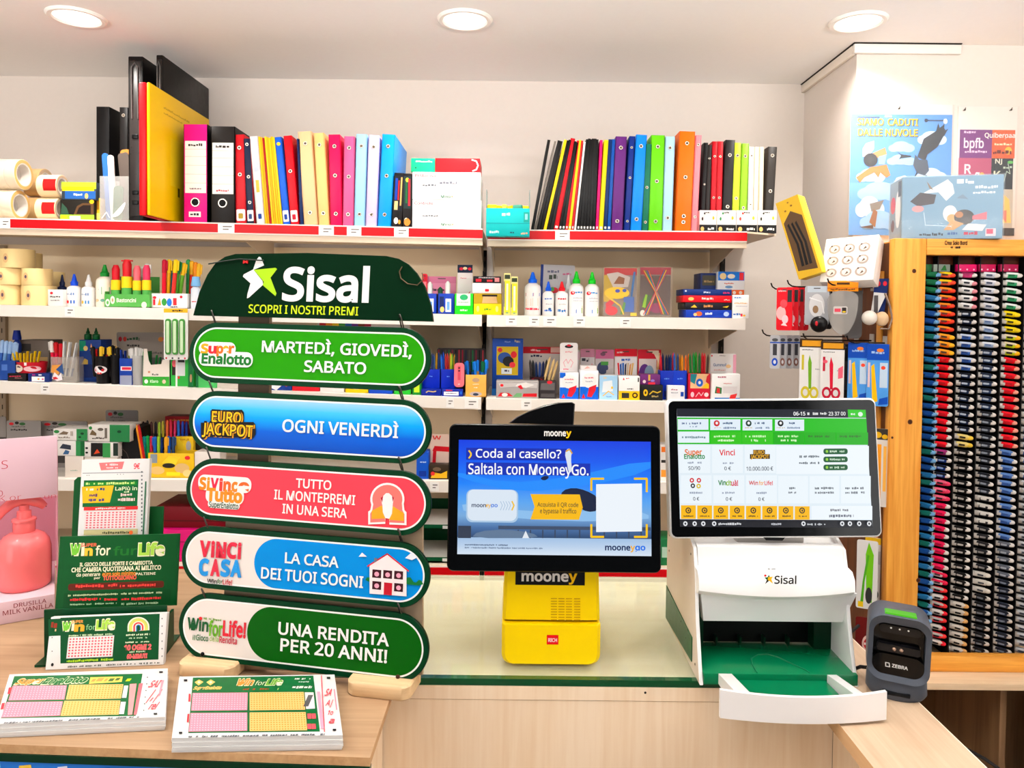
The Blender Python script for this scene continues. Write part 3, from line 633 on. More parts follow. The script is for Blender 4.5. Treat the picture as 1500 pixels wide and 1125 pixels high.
# front part reaches right up to its free edge, rear part ends at the glass
pts = [(fl.x, fl.y), (fr.x, fr.y), (XL1, YG - .0015), (XG0 - .001, YG - .0015), (XG0 - .001, YBK + .02), (fl.x, YBK + .02)]
mb = MB(); slabp(mb, pts, ZC - .012, ZC, WDX, EDGE); mb.build('worktop', t)
dv = (fr - fl).normalized(); nv = V((dv.y, -dv.x, 0))
def strip(mb, off, th, z0, z1, m, e0=0., e1=0.):
    a = fl + nv * off + dv * e0; b = fr + nv * off + dv * e1; a2 = a - nv * th; b2 = b - nv * th
    mb.hull([(a.x, a.y, z0), (b.x, b.y, z0), (a2.x, a2.y, z0), (b2.x, b2.y, z0), (a.x, a.y, z1), (b.x, b.y, z1), (a2.x, a2.y, z1), (b2.x, b2.y, z1)], m)
mb = MB(); strip(mb, .002, .01, ZC - .0225, ZC - .0125, mat((6, 60, 40), .15)); mb.build('glass_edge', t)
mb = MB(); strip(mb, -.002, .02, 0, ZC - .023, WDV); mb.build('front_panel', t)
# printed strip behind the front glass
mb = MB(); strip(mb, .0005, .002, ZC - .3, ZC - .0232, mat((52, 130, 214), .35), .02, -.03)
for i in range(26):
    u = .1 + i * .055; c = [(120, 190, 240), (236, 200, 80), (240, 240, 245), (40, 70, 160), (130, 180, 90)][i % 5]
    a = fl + nv * .0012 + dv * u; q = rnd.uniform(.02, .05)
    mb.add([(a.x, a.y, ZC - .03 - q), (a.x + dv.x * q, a.y + dv.y * q, ZC - .03 - q), (a.x + dv.x * q * .8, a.y + dv.y * q * .8, ZC - .026), (a.x + dv.x * q * .2, a.y + dv.y * q * .2, ZC - .028)], [(0, 1, 2, 3)], mat(c, .4))
mb.build('poster_strip', t)
MB().box(XL1 - .04, XL1 - .022, fr.y + .035, YG - .003, 0, ZC - .012, WDV).build('end_panel', t)
# wooden wing toward the pen cabinet
YW = .55
t = empty('wooden_counter', MX.Translation((0, 0, 0)), 'narrow pale wooden counter wing under the barcode scanner', 'counter', 'pale wooden counter wings')
mb = MB(); slabp(mb, [(XW0, YW), (XW1, YW), (XW1, YBK), (XW0 + .0215, YBK), (XW0 + .0215, YG - .002), (XW0, YG - .002)], ZC - .022, ZC, WDY, EDGE); mb.build('worktop', t)
mb = MB().box(XW1, XW1 + .0015, YW, YBK, ZC - .022, ZC, mat((248, 236, 220), .4)); mb.build('edge_band', t)
MB().box(XP, XP + .016, YW + .02, YG - .001, 0, ZC - .0225, WDV).build('side_panel', t)
MB().box(XP + .02, XW1 - .012, YG + .25, YG + .27, 0, ZC - .0225, wood((110, 84, 60), (140, 108, 80), 2)).build('inner_panel', t)
# ---------------------------------------------------------------- hanging prize sign on wooden feet
SB = atz(440, 1000, ZC)
TS = frame(V((SB.x, SB.y, ZC)), yaw=-R(10.5), lean=R(4.5), roll=R(.7))
tsign = empty('prize_sign_stand', TS, 'tall stand of six green-edged game prize signs on wooden feet', 'sign stand')
DG, DG2, WHT = (2, 66, 38), (0, 46, 26), (248, 246, 244)
HL = lambda px, py: hit(TS, px, py)
# backing board and feet
mb = MB(); b = [HL(338, 425), HL(384, 425), HL(380, 985), HL(334, 985)]
mb.prism([b[3], b[2], b[1], b[0]], .0245, .034, mat((140, 120, 98), .5)); mb.build('rear_post', tsign)
mb = MB(); b = [HL(324, 705), HL(614, 715), HL(614, 995), HL(318, 985)]
mb.prism([b[3], b[2], b[1], b[0]], .016, .024, mat((168, 148, 124), .5)); mb.build('backing_board', tsign)
TF = frame(V((SB.x, SB.y, ZC)), yaw=-R(10.5))
fo = TS.inverted() @ TF
for x0, x1 in ((hit(TF, 270, 978)[0], hit(TF, 350, 985)[0]), (hit(TF, 514, 1010)[0], hit(TF, 606, 1012)[0])):
    mb = MB(); mb.M = fo @ MX.Rotation(-math.pi / 2, 4, 'X')
    o_in = rrect(x0, x1, -.024, .05, .016, 8)
    mb.prism(o_in, -.0235, 0, wood((196, 160, 118), (226, 194, 150), 0, .8), bev=.003); mb.build('foot', tsign)
# header
ho = [HL(*p) for p in ((283, 462), (634, 471), (631, 448), (622, 420), (610, 400), (598, 387), (584, 379), (566, 375), (450, 370.5), (345, 372), (330, 376), (316, 385), (304, 402), (292, 428))]
mb = MB().prism(ho, .0, .007, mat((0, 46, 24), .5, spec=.04), side=mat(DG2, .4, spec=.05)); hd = mb.build('header_board', tsign)
q = PX(TS)
q.t('Sisal', 414, 394, 541, 440, WHT, .028)
def zpt(pts): return [(250 + x / 3.31, 350 + y / 3.31) for x, y in pts]
q.pl(zpt([(428, 86), (438, 90), (453, 128), (402, 150), (446, 205), (448, 222), (380, 284), (370, 288), (372, 268), (387, 215), (350, 182), (354, 172), (400, 148), (414, 106)]), WHT)
q.pl(zpt([(402, 150), (508, 140), (516, 146), (484, 188), (513, 264), (508, 277), (446, 224), (452, 208), (420, 170)]), (168, 208, 20))
q.t('SCOPRI I NOSTRI PREMI', 364, 448, 525, 460, (206, 226, 30), .012)
q.done('lettering', hd)
w = MB(); w.tube([(*HL(307, 387)[:1], -.003, HL(307, 387)[1])] + [(HL(x, y)[0], -.0035, HL(x, y)[1]) for x, y in ((330, 383), (352, 380), (388, 382))], .0012, mat((60, 66, 60), .4, .5)); 
w.tube([(HL(x, y)[0], -.003, HL(x, y)[1]) for x, y in ((590, 391), (586, 398), (588, 408), (598, 416), (612, 418), (621, 410), (619, 400))], .0009, mat((110, 90, 70), .4, .4)); w.build('wire_hook', hd)
w = MB(); a = HL(361, 384); w.M = MX.Translation((a[0], -.004, a[1])); w.prism([(-.004, -.003), (0, -.001), (.004, -.003), (.004, .003), (0, .001), (-.004, .003)], 0, .003, mat((200, 40, 40), .5)); w.build('ribbon', hd)
# five hanging plates: left mid, right mid, top mid, bottom mid
PLATES = [((277, 511), (631, 528), (455, 476), (455, 567)), ((276, 616), (631.5, 632), (455, 579), (455, 671)), ((272, 717), (631.5, 737), (455, 681), (455, 774)), ((265, 822), (629.5, 849), (452, 783), (452, 877)), ((261, 919), (628, 953), (449, 884), (449, 985))]
BLU = lambda zc, h: ramp_mat([(zc - h, (0, 62, 160)), (zc - h * .3, (0, 84, 190)), (zc + h * .25, (0, 150, 226)), (zc + h * .6, (60, 178, 230)), (zc + h, (146, 196, 226))])
PC = []
for i, (lm, rm, tm, bm_) in enumerate(PLATES):
    x0, x1 = HL(*lm)[0], HL(*rm)[0]; z1, z0 = HL(*tm)[1], HL(*bm_)[1]; zc, h = (z0 + z1) / 2, (z1 - z0) / 2
    PC.append((x0, x1, z0, z1))
    body = MB().prism(rrect(x0, x1, z0, z1, h, 14), 0, .007, mat(DG, .35, spec=.08), side=mat(DG2, .35, spec=.1), bev=.0012)
    pl = body.build('hanging_plate', tsign)
    fc = MB(); g = .0085; g2 = .0112
    fc.flat(rrect(x0 + g, x1 - g, z0 + g, z1 - g, h - g, 14), mat(WHT, .3))
    col = [mat((48, 152, 4), .35, spec=.06), BLU(zc, h - g2), mat((248, 80, 96), .35, spec=.06), mat((236, 228, 222), .3), mat((236, 228, 222), .3)][i]
    fc.flat(rrect(x0 + g2, x1 - g2, z0 + g2, z1 - g2, h - g2, 14), col)
    if i >= 3:
        xs = HL(371 if i == 3 else 366, 850)[0]
        fc.flat(rrect(xs, x1 - g2, z0 + g2, z1 - g2, h - g2, 14), mat((6, 144, 212) if i == 3 else (16, 100, 20), .35, spec=.06))
    fc.build('face', pl)
    PC[i] = pl
q = PX(TS, y=-.0012); q.mb.k = 4
q.t('MARTEDÌ, GIOVEDÌ,', 384, 503, 604, 519, WHT, .02).t('SABATO', 446, 530, 537, 546, WHT, .02)
def outline_blob(q, boxes, c, r=.011):
    for b in boxes: q.rr(*b, r, c)
outline_blob(q, [(292, 501, 346, 520), (292, 515, 371, 537)], WHT)
for s, x0, x1, c in (('S', 295, 306, (250, 170, 20)), ('u', 306, 318, (232, 40, 60)), ('p', 318, 328, (246, 120, 30)), ('e', 327, 336, (248, 180, 20)), ('r', 336, 344, (240, 120, 30))): q.t(s, x0, 504.5, x1, 517, c, .05)
q.t('Enalotto', 296, 519.5, 369, 533, (22, 124, 50), .04); q.done('lettering', PC[0])
q = PX(TS, y=-.0012); q.mb.k = 4
q.t('OGNI VENERDÌ', 414, 619, 584, 636.5, WHT, .018)
for s, b in (('EURO', (311, 602, 354, 619)), ('JACKPOT', (297, 620, 371, 638))):
    q.pl([(b[0] - 2, b[3] + 2), (b[2] + 1, b[3] + 3), (b[2] + 4, b[3] - 2), (b[2] + 4, b[1] + 2), (b[2] + 1, b[1] - 2), (b[0] - 2, b[1] - 1)], (28, 24, 16)); 
    q.t(s, b[0] + 1.5, b[1] + 2, b[2] + 3, b[3] + 1.5, (206, 146, 10), .06).t(s, b[0] - 1, b[1] + .5, b[2] + 1, b[3] + .5, (24, 20, 14), .07).t(s, b[0], b[1] + 1.5, b[2], b[3] - .5, (252, 196, 10), .015)
q.done('lettering', PC[1])
q = PX(TS, y=-.0012); q.mb.k = 4
q.t('TUTTO', 434, 702.5, 486, 715.5, WHT, .018).t('IL MONTEPREMI', 402, 721.5, 521, 735, WHT, .018).t('IN UNA SERA', 414, 741.5, 509, 755, WHT, .018)
outline_blob(q, [(291, 697, 369, 720), (302, 714, 358, 738), (305, 734, 352, 745)], WHT)
for i, s in enumerate('SiVince'):
    xs = [293, 304, 309, 322, 328, 340, 350, 367]
    q.t(s, xs[i], 700 + i * .6, xs[i + 1] - 1, 716 + i * .6, [(246, 140, 30), (246, 150, 30), (220, 40, 80), (232, 70, 60), (240, 110, 50), (244, 140, 50), (240, 110, 40)][i], .05)
q.t('Tutto', 303, 717, 356, 734, (246, 150, 40), .05).t('SuperEnalotto', 307, 736, 350, 744, (40, 90, 60), .02)
# horseshoe mark
hs = lambda cx, cy, rx, ry, ins: [(cx - rx * 1.12 + ins, cy + ry + 13 - ins), (cx - rx * 1.12 + ins, cy + ry - 6 + ins), (cx - rx + ins, cy + ry - 8)] + [(cx + (rx - ins) * math.cos(R(a)), cy - (ry - ins) * math.sin(R(a))) for a in range(200, -21, -12)] + [(cx + rx - ins, cy + ry - 8), (cx + rx * 1.12 - ins, cy + ry - 5 + ins), (cx + rx * 1.12 - ins, cy + ry + 14 - ins), (cx + 3, cy + ry + 13 - ins), (cx + 3 + ins * .6, cy + ry - 4), (cx + 10, cy - 2), (cx, cy - 12 + ins), (cx - 10, cy - 2), (cx - 3 - ins * .6, cy + ry - 5), (cx - 3, cy + ry + 12 - ins)]
q.pl(hs(568, 731, 25, 24, 0), WHT); q.pl(hs(568, 731, 25, 24, 3), (250, 128, 120))
q.pl([(545, 760), (545, 748), (560, 740), (566, 759)], (244, 170, 40)).pl([(570, 761), (576, 741), (592, 751), (592, 763)], (244, 170, 40)).pl([(562, 758), (560, 728), (568, 720), (577, 728), (574, 760)], WHT, 1)
q.done('lettering', PC[2])
q = PX(TS, y=-.0012); q.mb.k = 5
for i, s in enumerate('ViNCi'): q.t(s, [293, 310, 317, 333, 349][i], 793.5 + (i * .8), [309, 315, 332, 348, 354][i], 814 + i * .8, (212, 50, 76), .05)
for i, s in enumerate('CASA'): q.t(s, [292, 309, 324, 338][i], 820 + i * .7, [307, 323, 338, 355][i], 841 + i * .7, [(40, 150, 214), (40, 150, 214), (40, 150, 214), (40, 150, 214)][i] if i != 1 else (214, 60, 84), .06)
q.t('Win', 304, 848, 319, 854, (30, 30, 30), .02).t('for', 319, 848.5, 327, 854.5, (40, 110, 60), .02).t('Life!', 327, 849, 341, 856, (190, 50, 60), .02)
q.t('LA CASA', 418, 812.5, 497, 827.5, WHT, .018).t('DEI TUOI SOGNI', 383, 837.5, 533, 853.5, WHT, .018)
q.pl([(534, 851), (540, 843), (548, 852), (556, 845), (560, 853)], (16, 120, 60), 1).pl([(590, 855), (600, 842), (608, 855), (616, 847), (622, 858)], (16, 120, 60), 1)
q.pl([(526, 815), (531, 809), (538, 815)], (240, 245, 250)).pl([(594, 817), (602, 810), (612, 816), (604, 820)], (240, 245, 250))
q.pl([(542, 869), (542, 828), (568, 810), (596, 834), (596, 873)], (250, 238, 238)); q.l([(539, 829), (568, 811), (599, 836)], .0022, (196, 30, 50))
for x, y in ((546, 834), (562, 835), (578, 836), (546, 851), (578, 854)): q.r(x, y, x + 13, y + 12, (70, 20, 34)).e(x + 3, y + 3, x + 10, y + 10, (244, 170, 190))
q.r(563, 853, 575, 871, (190, 24, 50)).pl([(549, 824), (549, 817), (553, 817), (553, 821)], (120, 120, 130))
q.done('lettering', PC[3])
q = PX(TS, y=-.0012); q.mb.k = 5
q.t('Win', 275, 906, 306, 923, (10, 96, 52), .03).t('for', 306, 911, 327, 931, (110, 170, 40), .03).t('Life!', 327, 911, 361, 932, (212, 40, 60), .03).e(292, 903, 297, 908, (220, 50, 60)).micro(298, 905, 325, 908.5, (120, 160, 60))
q.t('il', 283, 930, 286.5, 937, (60, 130, 70), .01).t('Gioco', 288, 930, 306, 938, (30, 110, 60), .02).t('della', 308, 932, 321, 939, (150, 180, 90), .01).t('Rendita', 322, 933, 348, 942, (196, 60, 80), .02)
q.t('UNA RENDITA', 408, 919.5, 571, 937, WHT, .02).t('PER 20 ANNI!', 411, 943.5, 568, 961.5, WHT, .02)
q.done('lettering', PC[4])
for px, ys in ((313, ((455, 481), (558, 582), (655, 682), (757, 784), (861, 885))), (588, ((461, 487), (566, 590), (669, 694), (774, 801), (883, 908)))):
    for k, (a, b) in enumerate(ys):
        pxx = px - k * 3.6 if px < 400 else px - k * .6
        A, B = HL(pxx, a), HL(pxx - 1, b); zc, h = (A[1] + B[1]) / 2, (A[1] - B[1]) / 2
        mb = MB(); mb.tube([(A[0] + .0035 * math.sin(R(u)) , .0035 - .009 * math.cos(R(u)), zc + h * math.cos(R(u) + .5)) for u in range(0, 360, 20)], .0013, mat((96, 92, 88), .3, .8), 6, closed=True); mb.build('hanging_ring', tsign)
for px, py, c in ((297, 958, (20, 18, 18)), (583, 991, (84, 52, 40))):
    a = HL(px, py); MB().ball((a[0], -.001, a[1]), .0035, .003, .0035, mat(c, .3, .5)).build('bolt', tsign)
# ---------------------------------------------------------------- customer screen on yellow base
B0 = atz(808, 977, ZC)
xl, xr = at(735, 930, B0.y).x, at(880, 930, B0.y).x; wB = xr - xl
TB = frame(V(((xl + xr) / 2, B0.y, ZC)))
tm = empty('customer_terminal', TB, 'black customer screen mounted on a squat yellow printer base', 'terminal')
YEL = mat((255, 222, 4), .38)
hB = at(808, 833, B0.y).z - ZC + .02; zs = at(808, 913, B0.y).z - ZC
def rbox(mb, w0, w1, d, z0, z1, rbot, rtop, m, y0=0.):
    """soft printer housing: outline rounded at the bottom, extruded in depth"""
    pts = []
    for cx, cz, a0, r, ww in ((w0 / 2, z0, -90, rbot, 1), (w1 / 2, z1, 0, rtop, 1), (-w1 / 2, z1, 90, rtop, -1), (-w0 / 2, z0, 180, rbot, -1)):
        for i in range(7):
            a = R(a0 + 15 * i); px = cx - ww * r; pz = cz + (r if a0 in (-90, 180) else -r); pts.append((px + r * math.cos(a), pz + r * math.sin(a)))
    mb.prism(pts, y0, y0 + d, m, bev=.006)
mb = MB(); rbox(mb, wB, wB * 1.0, .2, .002, zs - .001, .018, .003, YEL); mb.build('base', tm)
mb = MB(); rbox(mb, wB * .985, wB * .95, .19, zs + .0015, hB, .003, .02, YEL, .003); up = mb.build('printer_cover', tm)
MB().box(-wB * .47, wB * .47, .012, .18, zs - .0012, zs + .0018, mat((60, 46, 10), .6)).build('seam', tm)
q = PX(TB, y=.0026)
for x in (807, 818, 829, 841):
    for k in range(9): q.r(x, 877 + k * 3.9, x + 9, 878.3 + k * 3.9, (206, 160, 6))
q.done('vent', up)
q = PX(TB, y=.0028); q.r(755, 833, 857, 858, (24, 26, 32)).t('moone', 764, 838, 833, 852, (236, 232, 226), .03).t('y', 833, 838, 846, 852, (250, 200, 20), .03); q.done('name_panel', up)
q = PX(TB, y=-.0003); q.r(801, 930, 818, 944, (226, 14, 30)).t('RICH', 803, 935, 816, 940, (250, 230, 230), .03); q.done('badge', tm)
MB().box(-.03, .03, .05, .09, hB - .01, hB + .1, mat((24, 24, 26), .4), bev=.005).build('neck', tm)
# screen
S0 = at(811, 838.5, 1.205)
TM = frame(S0, lean=R(6.5)); RM = TB.inverted() @ TM
def monitor(parent, T, corners, bez, rim, rimw, thick, name='screen'):
    x0 = (hit(T, *corners[0])[0] + hit(T, *corners[2])[0]) / 2; x1 = (hit(T, *corners[1])[0] + hit(T, *corners[3])[0]) / 2
    z1 = (hit(T, *corners[0])[1] + hit(T, *corners[1])[1]) / 2; z0 = (hit(T, *corners[2])[1] + hit(T, *corners[3])[1]) / 2
    mb = MB(); mb.prism(rrect(x0, x1, z0, z1, .011, 8), .0, thick, rim, bev=.0025)
    mb.prism(rrect(x0 + .03, x1 - .03, z0 + .02, z1 - .03, .02, 8), thick, thick + .018, rim)
    o = mb.build(name, parent, T=parent.matrix_basis.inverted() @ T)
    b = MB(); b.prism(rrect(x0 + rimw, x1 - rimw, z0 + rimw, z1 - rimw, .009, 8), -.001, .0, bez); b.build('bezel', o)
    return o, (x0, x1, z0, z1)
BEZ = mat((6, 7, 9), .12, spec=.3)
scr, ext = monitor(tm, TM, ((659, 620), (967, 625), (653.5, 837), (969, 840)), BEZ, mat((22, 22, 24), .35), .002, .02)
EM = lambda c: mat(c, .2, em=1.0)
q = PX(TM, y=-.0011)
def bg(q, b, stops):
    x0, x1, z0, z1 = q.box(b); n = [(z0 + (z1 - z0) * u, c) for u, c in stops]; q.mb.rect(x0, x1, z0, z1, ramp_mat(n, em=1.0))
bg(q, (671, 645.5, 953.5, 788), [(0, (40, 70, 110)), (.1, (70, 110, 165)), (.22, (120, 170, 220)), (.36, (90, 165, 240)), (.55, (20, 130, 250)), (.78, (4, 90, 240)), (1, (4, 60, 226))])
q.pl([(671, 700), (671, 690), (740, 708), (830, 700), (953, 672), (953, 690), (860, 712), (760, 722)], EM((30, 140, 252)), 1)
q.pl([(676, 735), (730, 745), (830, 752), (900, 742), (950, 752), (950, 762), (820, 764), (680, 752)], EM((140, 190, 236)), 1)
bg(q, (670, 788, 954, 813), [(0, (214, 228, 242)), (.5, (186, 208, 234)), (1, (160, 192, 228))])
q.r(671, 770, 690, 788, EM((50, 60, 80))).r(730, 771, 953, 776, EM((60, 76, 104)))
for k in range(12): q.r(740 + k * 18, 776, 742 + k * 18, 788, EM((56, 70, 96)))
q.pl([(690, 788), (700, 778), (740, 775), (780, 780), (790, 788)], EM((96, 120, 150)), 1).pl([(765, 788), (770, 777), (775, 788)], EM((226, 232, 240)))
q.pl([(820, 730), (824, 718), (840, 714), (858, 718), (876, 728), (876, 748), (860, 750), (846, 742), (824, 740)], EM((10, 26, 60)), 1)
q.r(683, 656.5, 830, 674, EM((2, 40, 176))).r(683, 678, 864.5, 696, EM((2, 44, 178)))
q.l([(687, 660), (690, 664), (690, 667), (687, 671)], .0026, EM((252, 206, 30)))
q.t('Coda al casello?', 697, 658.5, 822, 670.5, EM((250, 252, 255)), .012)
q.t('Saltala con MooneyGo.', 686, 680, 862, 695, EM((250, 252, 255)), .012)
q.pl([(827, 664), (832, 656), (838, 660), (836, 672), (838, 690), (833, 693), (830, 676)], EM((220, 228, 240)), 1).l([(829, 661), (834, 658), (838, 664)], .0024, EM((216, 160, 40)))
q.pl([(791, 701), (796, 697), (804, 697), (803, 701), (797, 704)], EM((8, 26, 66)), 1)
q.rr(683, 717, 759, 765, .01, EM((170, 200, 228))).rr(685, 717, 757, 762.5, .01, EM((218, 230, 243)))
q.t('moon', 691, 737, 712, 742.5, EM((20, 40, 80)), .02).t('ey', 712, 737, 719, 742.5, EM((240, 180, 20)), .02).t('go', 719, 737, 729, 742.5, EM((20, 110, 220)), .02)
for k in range(5): q.l([(733 + k * 4, 734), (736 + k * 4, 740), (733 + k * 4, 747)], .0008, EM((150, 180, 210)))
q.l([(750, 734), (753, 740), (750, 747)], .0022, EM((244, 196, 40)))
q.pl([(777, 723.5), (849, 724), (853.5, 743), (848, 761), (777, 760.5), (783, 742)], EM((248, 186, 6)))
q.t('Acquista il QR code', 787, 736, 847, 742, EM((70, 60, 40)), .01).t('e bypassa il traffico', 791, 745, 844, 751.5, EM((70, 60, 40)), .01)
q.pl([(873, 709), (940, 708), (940, 778), (873, 779)], EM((236, 243, 250)))
for pts in (((866, 718), (866, 701), (884, 701)), ((929, 701), (947, 701), (947, 720)), ((866, 768), (866, 786), (884, 786)), ((929, 786), (947, 786), (947, 768))): q.l(pts, .0035, EM((250, 196, 10)))
q.t('moone', 886, 797.5, 923, 805.5, EM((14, 40, 90)), .03).t('y', 923, 797.5, 930, 805.5, EM((244, 176, 20)), .03).t('go', 930, 797.5, 945, 805.5, EM((14, 110, 232)), .03)
q.micro(681, 796.5, 744, 799, EM((90, 110, 140))).micro(681, 801, 795, 803.5, EM((110, 130, 160)))
q.done('display', scr)
q = PX(TM, y=-.0014); q.t('moone', 797, 630, 829, 638.5, (240, 238, 234), .03).t('y', 829, 630, 837, 638.5, (250, 196, 20), .03); q.done('lettering', scr)
mb = MB(); z0 = hit(TM, 790, 620)[1]
fin = [hit(TM, *p) for p in ((745, 621), (842, 624), (844, 592), (840, 589.5), (820, 590), (798, 594.5), (775, 603), (757, 612))]
mb.prism(fin, .021, .05, mat((16, 16, 18), .2), side=mat((70, 66, 64), .25), bev=.002); mb.build('rear_hood', scr)
# ---------------------------------------------------------------- ticket terminal
YT = atz(1140, 1003, ZC).y - .004
xa, xb = at(1025, 990, YT).x, at(1258, 990, YT).x; wT = xb - xa
TT = frame(V(((xa + xb) / 2, YT, ZC)))
tt = empty('ticket_terminal', TT, 'white and green ticket printing terminal with tilted touch screen', 'terminal')
SIDE = MX.Rotation(math.pi / 2, 4, 'Z')     # outline given as (depth, height), extruded across the width
WP, WP2 = mat((246, 245, 244), .32, spec=.4), mat((243, 242, 242), .38)
CRMM = mat((226, 212, 198), .4)
prof = [(0, 0), (.26, 0), (.26, .232), (.12, .232), (.055, .205), (.04, .16), (.036, .12), (.03, .09), (.012, .03)]
for s in (-1, 1):
    mb = MB(); mb.M = SIDE; x = s * (wT / 2 - .003); mb.prism([(a, b) for a, b in prof], -x - .003, -x + .003, CRMM if s < 0 else WP, side=WP, bev=.001)
    sp = mb.build('side_panel', tt)
    if s < 0:
        mb = MB(); mb.M = SIDE @ MX.Identity(4); mb.prism([(.05, .014), (.258, .002), (.258, .066), (.05, .055)], wT / 2, wT / 2 + .0015, mat((6, 92, 54), .3), bev=.0005); mb.build('green_stripe', sp)
        mb = MB()
        for a, b in ((.07, .19), (.24, .17), (.24, .14), (.03, .02)): mb.ball((-wT / 2 - .0003, a, b), .001, .0022, .0022, mat((150, 140, 130), .3, .6), 8)
        mb.build('screw', sp)
wi = wT - .013
mb = MB(); mb.M = SIDE; mb.prism([(.06, .2), (.14, .228), (.255, .232), (.255, .222), (.07, .19)], -wi / 2, wi / 2, WP); mb.build('top_deck', tt)
mb = MB(); mb.M = SIDE; mb.prism([(.052, .208), (.066, .212), (.07, .17), (.046, .17)], -wi / 2, wi / 2, WP); mb.build('top_band', tt)
# bulging printer cover with curved lower edge
mb = MB(); n = 16; vs = []; fs = []
for i in range(n + 1):
    u = i / n; x = -wT / 2 + .001 + (wT - .001) * u; b = 4 * u * (1 - u)
    vs += [(x, .05, .178), (x, .03 - .006 * b, .176), (x, .02 - .008 * b, .165 - .002 * b), (x, .018 - .008 * b, .147 - .006 * b), (x, .028 - .004 * b, .138 - .007 * b), (x, .05, .138 - .005 * b)]
for i in range(n):
    for j in range(5): fs.append((i * 6 + j, i * 6 + j + 1, i * 6 + 7 + j, i * 6 + 6 + j))
fs += [(5, 4, 3, 2, 1, 0), tuple(n * 6 + j for j in range(6))]
mb.add(vs, fs, WP, True); cv = mb.build('printer_cover', tt)
TCV = TT @ MX.Translation((0, .0105, 0)); q = PX(TCV)
q.t('Sisal', 1131, 840.5, 1163, 851.5, (34, 34, 36), .02)
q.pl([(1117.5, 852), (1120, 846), (1116.5, 842.5), (1121, 842), (1123, 838.5), (1124.5, 842), (1124, 846)], (20, 110, 60)).pl([(1122, 842), (1129, 841), (1126.5, 845), (1129, 851.5), (1124.5, 848), (1121, 846)], (240, 190, 20)).e(1116, 838, 1119.5, 841.5, (224, 40, 50)).pl([(1117.5, 852), (1120.5, 845), (1123, 847.5)], (30, 40, 40))
q.done('lettering', cv)
q = PX(TT @ MX.Translation((0, .049, 0)), y=0); q.micro(1110, 817.5, 1121, 819.5, (120, 116, 112)).done('mark', tt)
x0, x1 = -wT / 2 + .012, at(1240, 905, YT + .04).x - TT.translation.x
mb = MB(); mb.hull([(x0 + .004, .045, .086), (x1 - .004, .045, .086), (x0 + .004, .06, .086), (x1 - .004, .06, .086), (x0 - .004, .03, .14), (x1 + .012, .03, .14), (x0 - .004, .06, .14), (x1 + .012, .06, .14)], WP2); mb.build('lower_panel', tt)
GT = mat((4, 122, 82), .22, coat=.2); GTD = mat((3, 60, 38), .35)
mb = MB().box(-wi / 2, wi / 2, .115, .12, .02, .088, mat((8, 14, 12), .5))
for k in range(4): mb.box(-.075 + k * .042, -.072 + k * .042, .1, .116, .02, .034, GTD)
mb.box(-wi / 2, -wi / 2 + .022, .09, .116, .02, .088, GTD).box(wi / 2 - .03, wi / 2, .09, .116, .02, .088, GTD)
mb.build('slip_slot', tt)
mb = MB(); mb.box(-wT / 2 + .0065, wT / 2 - .0005, .0, .118, .0005, .0195, GT, bev=.002); tray = mb.build('slip_tray', tt)
mb = MB(); mb.tube([(-.035 + 0.0, .003, .0198), (-.034, .03, .0198), (-.028, .052, .0198), (-.012, .066, .0198), (.004, .068, .0198), (.018, .058, .0198), (.032, .036, .0198), (.048, .012, .0198), (.05, .004, .0198)], .0013, mat((18, 116, 78), .3), 6); mb.build('finger_notch', tray)
# pulled-out paper drawer
dr = MB(); yp = -.105
dr.hull([(-.075, -.1, .012), (.075, -.1, .012), (-.075, .0, .004), (.075, .0, .004), (-.075, -.1, .016), (.075, -.1, .016), (-.075, .0, .009), (.075, .0, .009)], GT); drw = dr.build('drawer_floor', tt)
for a, b in ((-.098, -.077), (.077, .092)):
    mb = MB(); mb.hull([(a, -.1, .008), (b, -.1, .008), (a, 0, .003), (b, 0, .003), (a, -.1, .038), (b, -.1, .038), (a, -.0005, .0195), (b, -.0005, .0195)], WP); mb.build('drawer_rail', tt)
YPL = YT - .105; pa = at(1055, 1030, YPL); pb = at(1299, 1030, YPL); zt = at(1177, 1016, YPL).z - ZC; zb = at(1177, 1053, YPL).z - ZC
x0, x1 = pa.x - TT.translation.x, pb.x - TT.translation.x
mb = MB(); n = 14; vs = []; fs = []
for i in range(n + 1):
    u = i / n; x = x0 + (x1 - x0) * u; b = 4 * u * (1 - u); 
    for y, z in ((-.105 - .012 * b, zb - .001 * b), (-.105 - .012 * b, zt + .004 - .004 * b), (-.099 - .012 * b, zt + .004 - .004 * b), (-.099 - .012 * b, zb - .001 * b)): vs.append((x, y, z))
for i in range(n):
    for j in range(4): fs.append((i * 4 + j, i * 4 + 4 + j, i * 4 + 4 + (j + 1) % 4, i * 4 + (j + 1) % 4))
fs += [(0, 1, 2, 3), tuple(n * 4 + j for j in (3, 2, 1, 0))]
mb.add(vs, fs, mat((246, 243, 242), .35)); mb.build('drawer_front', tt)
